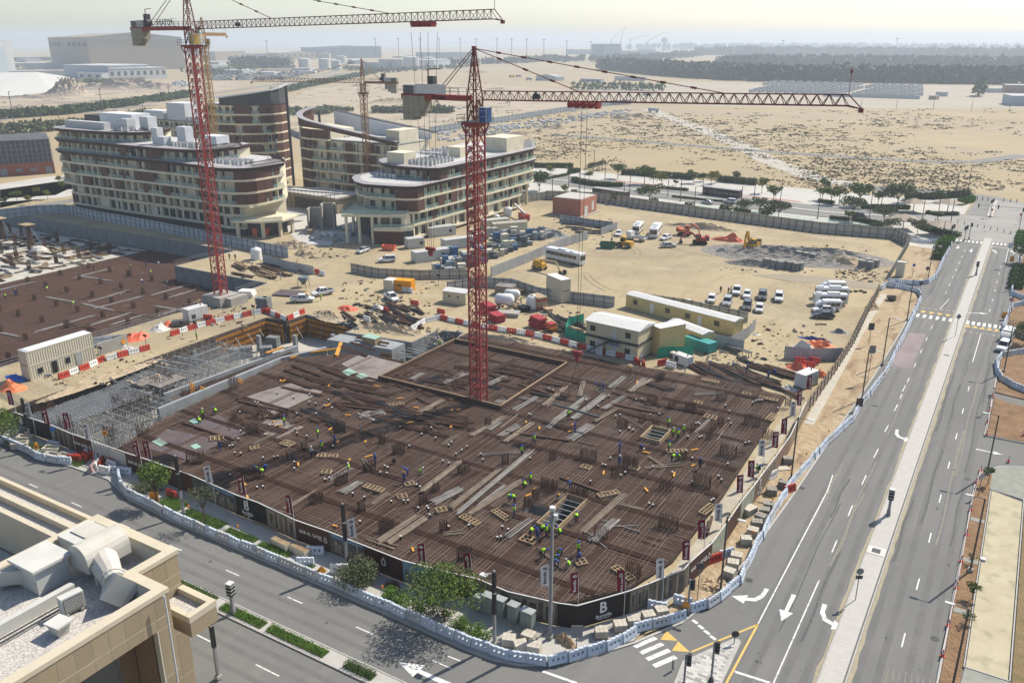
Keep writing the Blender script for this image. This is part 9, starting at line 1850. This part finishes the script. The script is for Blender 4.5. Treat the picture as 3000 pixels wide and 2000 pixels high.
bX((P4[1]+P4[2]).x/2,(P4[1]+P4[2]).y/2,hz-7,(P4[2]-P4[1]).length,1.5,3,rz=mat2((P4[2]-P4[1]).y,(P4[2]-P4[1]).x)).bd('wall_band',fg,t)
shed((-120,225),(49,218),121,120,fw,'tall pale hangar cut by the left edge',5,'hangar','hangar');shed((-30,222),(28,219),135,3,fb,'pale door front of the hangar at the left edge',0,'hangar_door','door')
shed((322,237),(491,231),201,60,fw,'white low terminal with tall dark windows behind the sand bank',0,'far_building','building',9,fw);shed((192,233),(322,237),193,70,fb,'long pale side wing left of the low terminal',0,roofm=fw);
for i in rg(34):
 x=ru(20,1230);y=rnd.choice((160,172,186,205,215))+ru(-4,4)
 if 120<x<560 and y>195:continue
 wd_=ru(18,70);shed((x,y),(x+wd_,y+ru(-1,1)),y-ru(5,13),ru(20,60),rnd.choice((fw,fw,ft,fg,fb)),'',rnd.choice((0,0,3)),wins=rnd.choice((0,0,5)));rep(LASTS[-1],'low shed in the scattered airport rows near the left horizon, {o} from the left','scattered airport sheds')
sn=shed((303,199),(460,196),163,60,fb,'pale blue building with lettering above the low terminal',0,'far_building','building',0,fw);dm=sn.location
sd_=V3(PX((dm.x,dm.y,10)))
a,b=G(303,199),G(460,196);L=(b-a).length;tx('Sanad',L*.11,M('letter_navy',(.02,.04,.10),.6),sn,(-L*.02,-31,zat((a+b)/2,180)),0,ext=.3)
for i in rg(12):bX(-L*.42+i*L*.077,-30.2,zat((a+b)/2,174),L*.02,.5,4).bd('window',fd,sn)
for l,r,top,dep,m_,lab,gb,wn in(((195,190),(320,192),169,40,ft,'tan shed between the white sheds by the hangar',0,8),((158,190),(195,191),167,40,fw,'small white gabled shed before the tan hangar',3,0),((30,225),(225,222),208,40,fw,'long low white shed at the far left',0,0),((-20,240),(110,238),225,20,fb,'low pale shed with vehicles at the far left',0,6),((230,236),(300,238),214,25,fw,'white cube building left of the low terminal',0,3),((50,205),(190,203),186,60,fb,'pale blue low shed behind the left white shed',0,0),((50,180),(150,178),168,30,fd,'dark low shed with silos at the far left',0,0),((632,178),(720,176),152,60,ft,'flat tan shed right of the yellow crane',0,0),((625,215),(668,213),192,20,fb,'pale blue office beside the car park',0,5),((820,176),(925,174),155,70,ft,'tan gabled shed behind the dark trees',5,6),((738,175),(822,174),158,50,fw,'white low shed left of the tan gabled shed',0,0),((925,172),(965,172),158,40,ft,'small tan shed right of the tan gabled shed',3,0),((905,172),(1118,170),139,90,fg,'wide grey hangar with pale roof beyond the tanks',6,0),((1025,170),(1118,170),137,3,fb,'pale front wall of the wide grey hangar',0,0),((1110,206),(1180,208),176,2,fw,'white billboard wall with a blue letter, left one',0,0),((1230,202),(1272,201),179,2,fw,'white billboard wall with a blue letter, right one',0,0),((1060,205),(1112,207),184,2,fb,'pale wall left of the billboards',0,0),((1245,172),(1400,170),154,60,fg,'long grey shed on the far apron',0,0),((1270,200),(1320,196),176,60,fb,'pale grey block right of the billboards',0,0),((1735,172),(1818,172),131,40,fg,'grey many storey terminal block on the horizon',0,0),((1770,174),(1820,174),140,20,fb,'pale terminal front with bands of windows',0,0),((1660,160),(1735,160),146,40,fg,'low dark terminal wing on the horizon',0,0),((1870,162),(1920,162),146,30,fb,'pale low terminal right of the main block',0,0),((1820,165),(1870,165),150,30,fg,'grey low link beside the main terminal',0,0),((2280,146),(2390,146),132,60,fb,'faint low building on the right horizon',0,0),((2530,146),(2620,146),132,60,fb,'faint building on the far right horizon',0,0),((1275,128),(1420,128),121,90,fb,'faint long building on the middle horizon',0,0),((227,242),(425,236),229,2,ft,'long tan wall before the low terminal',0,0),((2945,272),(3060,274),251,25,M('far_pink',(.36,.25,.2),.85),'pinkish shed at the right edge beyond the desert',0,0),((2900,272),(2935,272),260,15,fw,'white hut left of the pinkish shed',0,0),((2740,282),(2775,283),270,12,fw,'white hut right of the far camp',0,0),((2720,292),(2742,293),281,8,ft,'tan hut beside the camp edge',0,0),((2960,310),(3080,312),283,30,fb,'pale framed shed at the right edge',0,0),((1570,235),(1630,238),224,15,fw,'white tent like shed on the sand beyond the middle crane',3,0),((1800,236),(1890,238),225,12,fw,'white flat shed behind the crane jib',0,0),((1882,280),(1905,281),272,8,fw,'small white hut near the desert track',0,0),((1700,240),(1760,242),232,8,fb,'pale low hut row behind the jib',0,4)):
 s_=shed(l,r,top,dep,m_,lab,gb,wins=wn)
 if 'billboard' in lab:a,b=G(*l),G(*r);tx('A',zat((a+b)/2,top)*.6,M('letter_navy'),s_,(0,-1.3,zat((a+b)/2,top)*.55),0,ext=.1)
for p,r,top,lab in(((893,200),17,173,'white storage tank, left of the pair by the tan shed'),((952,202),17,173,'white storage tank, right of the pair by the tan shed'),((985,205),14,178,'white storage tank partly hidden by the brown crane'),((1205,205),23,168,'white storage tank between the billboards'),((1255,195),20,169,'white storage tank behind the right billboard'),((1000,185),16,165,'far white tank behind the brown crane')):
 g=G(*p);h=zat(g,top);R_=(G(p[0]+r,p[1])-g).length;tag(MB().lathe([(R_,0),(R_,h),(R_*.5,h*1.06),(.1,h*1.08)],24).bd('storage_tank',fw,loc=g),lab,'tank')
g=G(1945,150);h=zat(g,110);W_=(G(1951,150)-g).length;ct=th('control_tower','grey airport control tower on the horizon','tower',g);MB().lathe([(W_*1.2,0),(W_*.8,h*.5),(W_*.8,h*.6),(W_*1.7,h*.72),(W_*1.7,h*.85),(W_*.8,h),(.1,h*1.03)],12).bd('shaft',fg,ct)
g=scaled((436,170),.75);tw=th('tail_fin','pale blue tail shaped tower behind the tan hangar','tower',g);W_=16;tag(tw,'pale blue tower behind the tan hangar','tower');mb=MB();mb.add([(-W_*1.3,0,0),(W_*1.3,0,0),(W_*.45,0,104),(-W_*.45,0,104),(0,14,0),(0,8,104)],[(0,1,2,3),(1,4,5,2),(4,0,3,5),(3,2,5)]);mb.bd('shaft',fb,tw)
for px_,tp,tipx,tipy in((1790,118,1822,80),(1818,112,1828,78),(1845,115,1893,103),(1897,120,1945,94)):
 g=G(px_,152);k=g.length;t=rep(th('luffing_crane','','crane',g),'thin luffing crane on the horizon above the terminal, {o} from the left','luffing cranes on the horizon');z0=zat(g,tp);u=(k/2650);rr=V3((_ca,_sa,0));MB().bar((0,0,0),(0,0,z0),u*1.6).bd('mast',fd,t);e=rr*(tipx-px_)*u+V3((0,0,zat(g,tipy)));MB().bar((0,0,z0-2),e,u*1.1).bd('boom',fd,t)
for px_,tp in((1102,115),(1169,115),(1232,115),(1288,115),(1349,115),(1395,116),(1456,115),(1499,116),(1543,116),(1593,117),(1660,122),(1730,124),(2622,115),(2290,120),(785,122),(1805,170)):
 py=175 if px_<1700 else 170;g=G(px_,py);h=zat(g,tp if px_!=1805 else 150);W_=g.length/2650*1.2;t=rep(th('light_mast','','mast',g),'thin light mast on the far apron, {o} from the left','light masts on the far apron');MB().bar((0,0,0),(0,0,h),W_).bd('pole',fd,t);bX(0,0,h,W_*6,W_*3,W_*1.5).bd('lamp_ring',fd,t)
CB=[]
for m_ in(fw,fw,fd,fg,fb):mb=MB();mb.box(0,0,.2,4.4,1.8,.75);mb.box(-.2,0,.95,2.4,1.6,.5,tx=.75,ty=.85);CB.append(mb.mesh('parked_car',m_))
k=0
for j in rg(13):
 y=236-j*2.9;x0,x1=618+max(0,j-3)*4,840+j*12
 for i in rg(int((x1-x0)/8.6)):
  if rnd.random()<.18 or k>290:continue
  g=G(x0+i*8.6+ru(-2,2),y);k+=1;o=link('parked_car',rnd.choice(CB),loc=g,rz=.9+ru(-.1,.1));o.scale=(1.5,1.5,1.5);tag(o,'tiny car among the rows of the far airport car park','car','cars in the far car park')
for i in rg(12):
 g=G(500+ru(0,50),242+ru(0,14));o=link('parked_bus',CB[0],loc=g,rz=.3);o.scale=(2.6,1.6,2.2);rep(tag(o,'','bus'),'white coach parked on the sand before the car park, {o} from the left','coaches before the car park')
cmp=MB();cmp.box(0,0,0,9,3.4,2.8,mi=0);cmp.box(0,0,2.82,9.3,3.7,.4,mi=1);CMP=cmp.mesh('camp_cabin',[fw,fg])
for j in rg(9):
 for i in rg(20):
  px_=2205+i*25+j*13-(40 if j>5 else 0);py=271-j*3.6+i*.75
  if px_>2700 or(i==11):continue
  tag(link('camp_cabin',CMP,loc=G(px_,py),rz=1.2),'white flat cabin in the rows of the far camp','cabin','cabins of the far camp')
for i in rg(16):tag(link('camp_cabin',CMP,loc=G(2425+i*17,283+i*.5),rz=.1),'white flat cabin in the rows of the far camp','cabin','cabins of the far camp')
blkm=bX(0,0,0,2.4,1.6,1.1).mesh('concrete_block',fw)
for i in rg(230):
 u=rnd.random();px_=1285+u*560;py=392-u*72+rnd.choice((3,9,15,22,30))*(.4+.5*(1-u))+ru(-1,1);tag(link('concrete_block',blkm,loc=G(px_,py),rz=ru(0,3)),'pale concrete block set out on the levelled sand','block','blocks on the levelled sand')
for i in rg(46):tag(link('concrete_block',blkm,loc=G(1090+i*7.4,317+ru(-3,4)),rz=ru(0,3)),'pale concrete block on the green strip behind the crane','block','blocks on the green strip')
fence([(1259,392),(1400,371),(1550,346),(1700,322),(1787,310),(1850,306)],4.2,'long bluish site wall crossing the sand behind the middle crane',M('far_wall',(.34,.38,.40),.8,var=.08,scale=.1),5.5,-1)
fence([(1180,398),(1262,408)],3,'short dark fence behind the wedge block',fg,4,1);fence([(800,375),(830,385),(890,408)],3,'grey site wall right of the curved block',fg,3,1)
for i,(p,r,h) in en((((1465,398),(9,6),3),((1530,397),(12,7),3.5),((1570,395),(10,6),3.5),((1620,378),(14,7),3.5),((1820,350),(12,6),4),((1860,344),(12,6),3.5),((1150,300),(24,10),5),((1060,255),(20,10),6),((1160,265),(24,10),5),((1700,270),(60,10),2.5),((1480,265),(40,12),3),((1380,215),(60,14),4))):
 bank('sand_mound',(p,r,.2),h,sandh,ordw(i+1)+' sand mound of those on the plain beyond the middle crane','sand mound',200+i,res=16)
wl=M('white_lining',(.55,.54,.50),.85,var=.05,scale=.1);a=G(-60,292);b=G(150,270);c=G(110,236);d=G(-60,240)
mb=MB();mb.add([a,b,c+V3((0,0,12)),d+V3((0,0,12)),c+V3((30,60,0)),d+V3((0,80,0))],[(0,1,2,3),(1,4,2),(3,2,4,5)]);tag(mb.bd('lined_bank',wl),'white lined earth bank at the left edge below the airport sheds','bank')
for i,(p,r,h) in en((((195,280),(30,24),14),((330,262),(70,26),12),((440,262),(60,24),12),((110,320),(80,14),3),((300,305),(90,14),4),((60,290),(60,12),3))):bank('sand_mound',(p,r,.5),h,M('far_sand',(.42,.35,.27),.95,var=.18,scale=.03,de=8),ordw(i+1)+' sand mound of those on the waste ground at the left','sand mound',240+i,res=30,rough=.3)
st_('gravel_plain',M('gravel_plain',(.36,.315,.245),.95,k2=(.42,.375,.30),scale=.01,de=7),[tuple(G(*p).xy) for p in((1650,262),(2000,240),(2400,246),(3150,252),(3150,322),(2600,318),(2100,312),(1800,300))],(),.03)
wst=M('waste_ground',(.36,.30,.215),.95,k2=(.47,.40,.29),scale=.06,de=9,bump=.5,bs_=.5);layer(wst,(.25,.21,.155),.52,.68,.03,de=9,am_=.8)
for q_ in(((-60,345),(0,335),(300,310),(560,276),(700,258),(700,240),(500,238),(200,252),(-60,262)),((830,400),(1000,390),(1250,380),(1500,340),(1760,300),(1700,265),(1300,240),(1060,245),(900,262),(840,300))):st_('waste_ground',wst,[tuple(G(*p).xy) for p in q_],(),.032)
WD=leafm('wood_dark',(.020,.036,.018),(.045,.068,.030),.08);SCR=M('scrub',(.25,.215,.115),.95,k2=(.35,.295,.17),scale=.15)
def wood(pts,hgt_,wd,n,lab,s=3.2,m_=WD,name='wood'):
 P_=[G(*p).xy for p in pts];L=sum((b-a).length for a,b in zip(P_,P_[1:]));mb=MB()
 for x,y,h in along(P_,L/n):
  k=V3((-msin(h),mcos(h)))*ru(-.5,.5)*wd;r=hgt_*ru(.34,.5);cx,cy=x+k.x,y+k.y
  leaves(mb,(cx,cy,hgt_*ru(.35,.75)),r,16,s,1.25,.3)
 return tag(mb.bd(name,m_,kind='stuff'),lab,'trees')
wood([(1790,203),(2000,224),(2200,236),(2400,238),(2700,243),(3050,247)],19,60,1500,'dense dark tree belt across the plain at the right',4.2);wood([(2140,196),(2300,192),(2600,196),(3050,203)],20,90,700,'second blue tree belt behind the dark one',6);wood([(2120,163),(2300,160),(2600,165),(3050,172)],26,300,700,'hazy woods near the right horizon',11);wood([(1600,180),(1800,184),(1950,172),(2150,150)],16,120,420,'hazy trees around the far terminal',6);wood([(1900,146),(2300,142),(2700,146),(3050,148)],30,500,320,'faint woods on the right horizon',16);wood([(1300,190),(1500,186),(1620,176)],12,50,160,'hazy tree line on the far apron',5)
wood([(700,196),(770,200),(850,200)],20,50,160,'dark trees by the car park beyond the yellow crane',3.5);wood([(560,212),(640,222),(760,192)],10,60,70,'scattered trees round the car park edge',2.6,LD,'tree_row');wood([(100,238),(200,243),(420,246)],5,30,60,'low green shrubs before the airport sheds',2,LO,'shrubbery');wood([(1000,205),(1130,214),(1400,196)],8,25,90,'trees along the road by the billboards',2.4,LD,'tree_row');wood([(480,200),(530,198)],20,30,70,'dark tree clump right of the tan hangar',3.5);wood([(-40,352),(200,335),(400,308),(560,284)],6,5,700,'dark green hedge along the far left road',1.4,LD,'hedge_row');wood([(800,278),(900,256),(1000,236),(1100,214)],6,8,400,'dark green hedge along the road beyond the curved block',1.8,LD,'hedge_row');wood([(0,392),(80,388),(170,380),(330,372),(440,345)],6,16,260,'shrubs and trees along the near side of the far left road',1.4,LO,'shrubbery');wood([(820,330),(900,335),(1000,325)],4,30,160,'green scrub between the two rear blocks',1.2,LO,'shrubbery');wood([(1090,330),(1200,330),(1330,330)],4.5,20,160,'green scrub patch behind the middle crane',1.2,LO,'shrubbery');wood([(1680,262),(1800,264),(1950,268)],9,14,40,'loose trees on the sand behind the jib',2.2,LD,'tree_row');wood([(2865,283),(2870,283)],16,8,10,'single dark tree on the plain at the right',2.5,LD,'plain_tree')
mb=MB()
def tuft(g,s):
 for _ in rg(5 if s>.3 else 3):
  a=ru(0,6.28);p=V3((g.x+rnd.gauss(0,.3)*s,g.y+rnd.gauss(0,.3)*s,0));q=V3((mcos(a),msin(a),0))*s*.55;mb.v+=[tuple(p-q),tuple(p+q),tuple(p+q*.6+V3((0,0,s*.5))),tuple(p-q*.6+V3((0,0,s*.5)))];k=len(mb.v)-4;mb.f.append((k,k+1,k+2,k+3));mb.m.append(0)
n=0
while n<20000:
 px_,py=ru(1500,3080),318+(rnd.random()**.8)*245
 if n>17500:px_,py=rnd.choice(((ru(820,1500),ru(235,400)),(ru(0,600),ru(255,335))))
 g=G(px_,py);v_=NZ.noise(V3((g.x*.012,g.y*.006,3.1)))+.5*NZ.noise(V3((g.x*.045,g.y*.03,9.0)));n+=.15
 if(g.y<352 and g.x<-5) or v_<ru(-.2,.5) or py>580-(2600-px_)*.05 and px_<2900:continue
 k_=rnd.choice((1,1,2,3,6,12))
 for _ in rg(k_):tuft(g+V3((rnd.gauss(0,1.6),rnd.gauss(0,1.6),0))*(k_>1),rnd.choice((.2,.28,.36,.5,.5,.75))*(1 if py>400 else 1.3));n+=1
tag(mb.bd('desert_scrub',SCR,kind='stuff'),'low olive scrub dotted over the sandy plain','scrub')
nb=th('netted_building','low red walled building under dark scaffold netting at the left edge','building',(*G(60,512).xy,0));a,b=G(-150,528),G(163,508);d=b-a;rz=mat2(d.y,d.x);n_=V3((-d.y,d.x,0)).normalized();c0=V3(nb.location);L=d.length;c=(a+b)/2-c0
redw=M('red_wall',(.34,.12,.075),.85,var=.08,scale=.2);net=M('dark_net',(.075,.08,.085),.8,k2=(.13,.135,.14),scale=.5,de=7)
q=c+n_*16;bX(q.x,q.y,0,L,32,5.2,rz=rz).bd('base_wall',redw,nb);bX(q.x,q.y,5.21,L-.6,31.4,9.6,rz=rz).bd('netting',net,nb);fr2=MB()
for i in rg(22):p=c+d*(i/21-.5)-n_*.5+V3((0,0,0));fr2.bar((p.x,p.y,5),(p.x,p.y,16),.12)
for z in(7,9,11,13,15,16):p0,p1=c-d*.5-n_*.5,c+d*.5-n_*.5;fr2.bar((p0.x,p0.y,z),(p1.x,p1.y,z),.1)
fr2.bd('scaffold_frame',fg,nb)
for i in rg(7):p=c+d*((i+.6)/7-.5)-n_*.05;bX(p.x,p.y,1.6 if i%3 else .2,2.6,.2,1.3 if i%3 else 3,rz=rz).bd('window' if i%3 else 'door',fg,nb)
for p in((122,330,345),(43,270,356),(303,260,330),(175,320,350),(420,285,318),(500,245,300)):
 g=G(p[0],p[2]+12);h=zat(g,p[1]);t=rep(th('street_lamp','','street lamp',g),'tall thin lamp along the far left road, {o} from the left','lamps along the far left road');MB().bar((0,0,0),(0,0,h),.35).bd('pole',dg,t);bX(1,0,h,2.6,.5,.25).bd('lamp_head',dg,t)
for p in((2522,290,322),(2625,292,322),(2733,296,322),(2845,296,328),(2955,300,330)):
 g=G(p[0],p[2]);h=zat(g,p[1]);rep(tag(MB().bar((0,0,0),(0,0,h),.3).bd('power_pole',dg,loc=g),'','pole'),'thin pole on the plain before the camp, {o} from the left','poles on the plain')
for px_,m_,lab in(((1500,228),vyel,'yellow dump truck on the sand beyond the middle crane'),((1520,227),ft,'tan dump truck beside the yellow one'),((1550,236),fg,'grey truck right of the dump trucks'),((1580,237),fg,'grey truck near the white tent'),((1915,330),fw,'white truck near the desert road')):
 g=G(*px_);t=th('dump_truck',lab,'truck',g,.3);bX(-1.5,0,1.2,6,3,2.6,tx=1.1).bd('tipper',m_,t);bX(3,0,.8,2.4,2.8,2.6).bd('cab',m_,t);wheels(t,(-3,2.5),1.2,.8,.5)
excav((1292,322),R(170),fd,'dark excavator on the green strip behind the middle crane',(3.0,3.6,5.2,.8),1.6);excav((1405,395),R(200),vora,'orange excavator among the sand mounds behind the middle crane',(3.0,3.6,5.2,.8),1.2)
nbr=th('corner_building','beige corner building right of the frame throwing shade over the side road','building',(22,150,0));bX(0,0,0,20,26,12).bd('wall',beige,nbr);bX(0,0,12.01,20.6,26.6,.5).bd('coping',capm,nbr)
for i in rg(5):
 for z in(1.5,5,8.5):w_=bX(-10.04,-10+i*5,z,.12,2.4,1.9).bd('window',frm,nbr);bX(-10.09,-10+i*5,z+.1,.06,2.2,1.7).bd('pane',winm,w_)
hz_=bpy.data.materials.new('haze');hz_.use_nodes=True;t=hz_.node_tree;t.nodes.clear();o_=t.nodes.new('ShaderNodeOutputMaterial');pv=t.nodes.new('ShaderNodeVolumePrincipled')
pv.inputs['Color'].default_value=(.84,.92,1.0,1);pv.inputs['Density'].default_value=HAZE;pv.inputs['Anisotropy'].default_value=.15
t.links.new(pv.outputs[0],o_.inputs[1])
hb_=bX(-1500,4000,-6,14000,15000,126).bd('haze',hz_);hb_['kind']='stuff';tag(hb_,'thin pale haze over the plain fading the far buildings to blue','haze')
finish_labels()
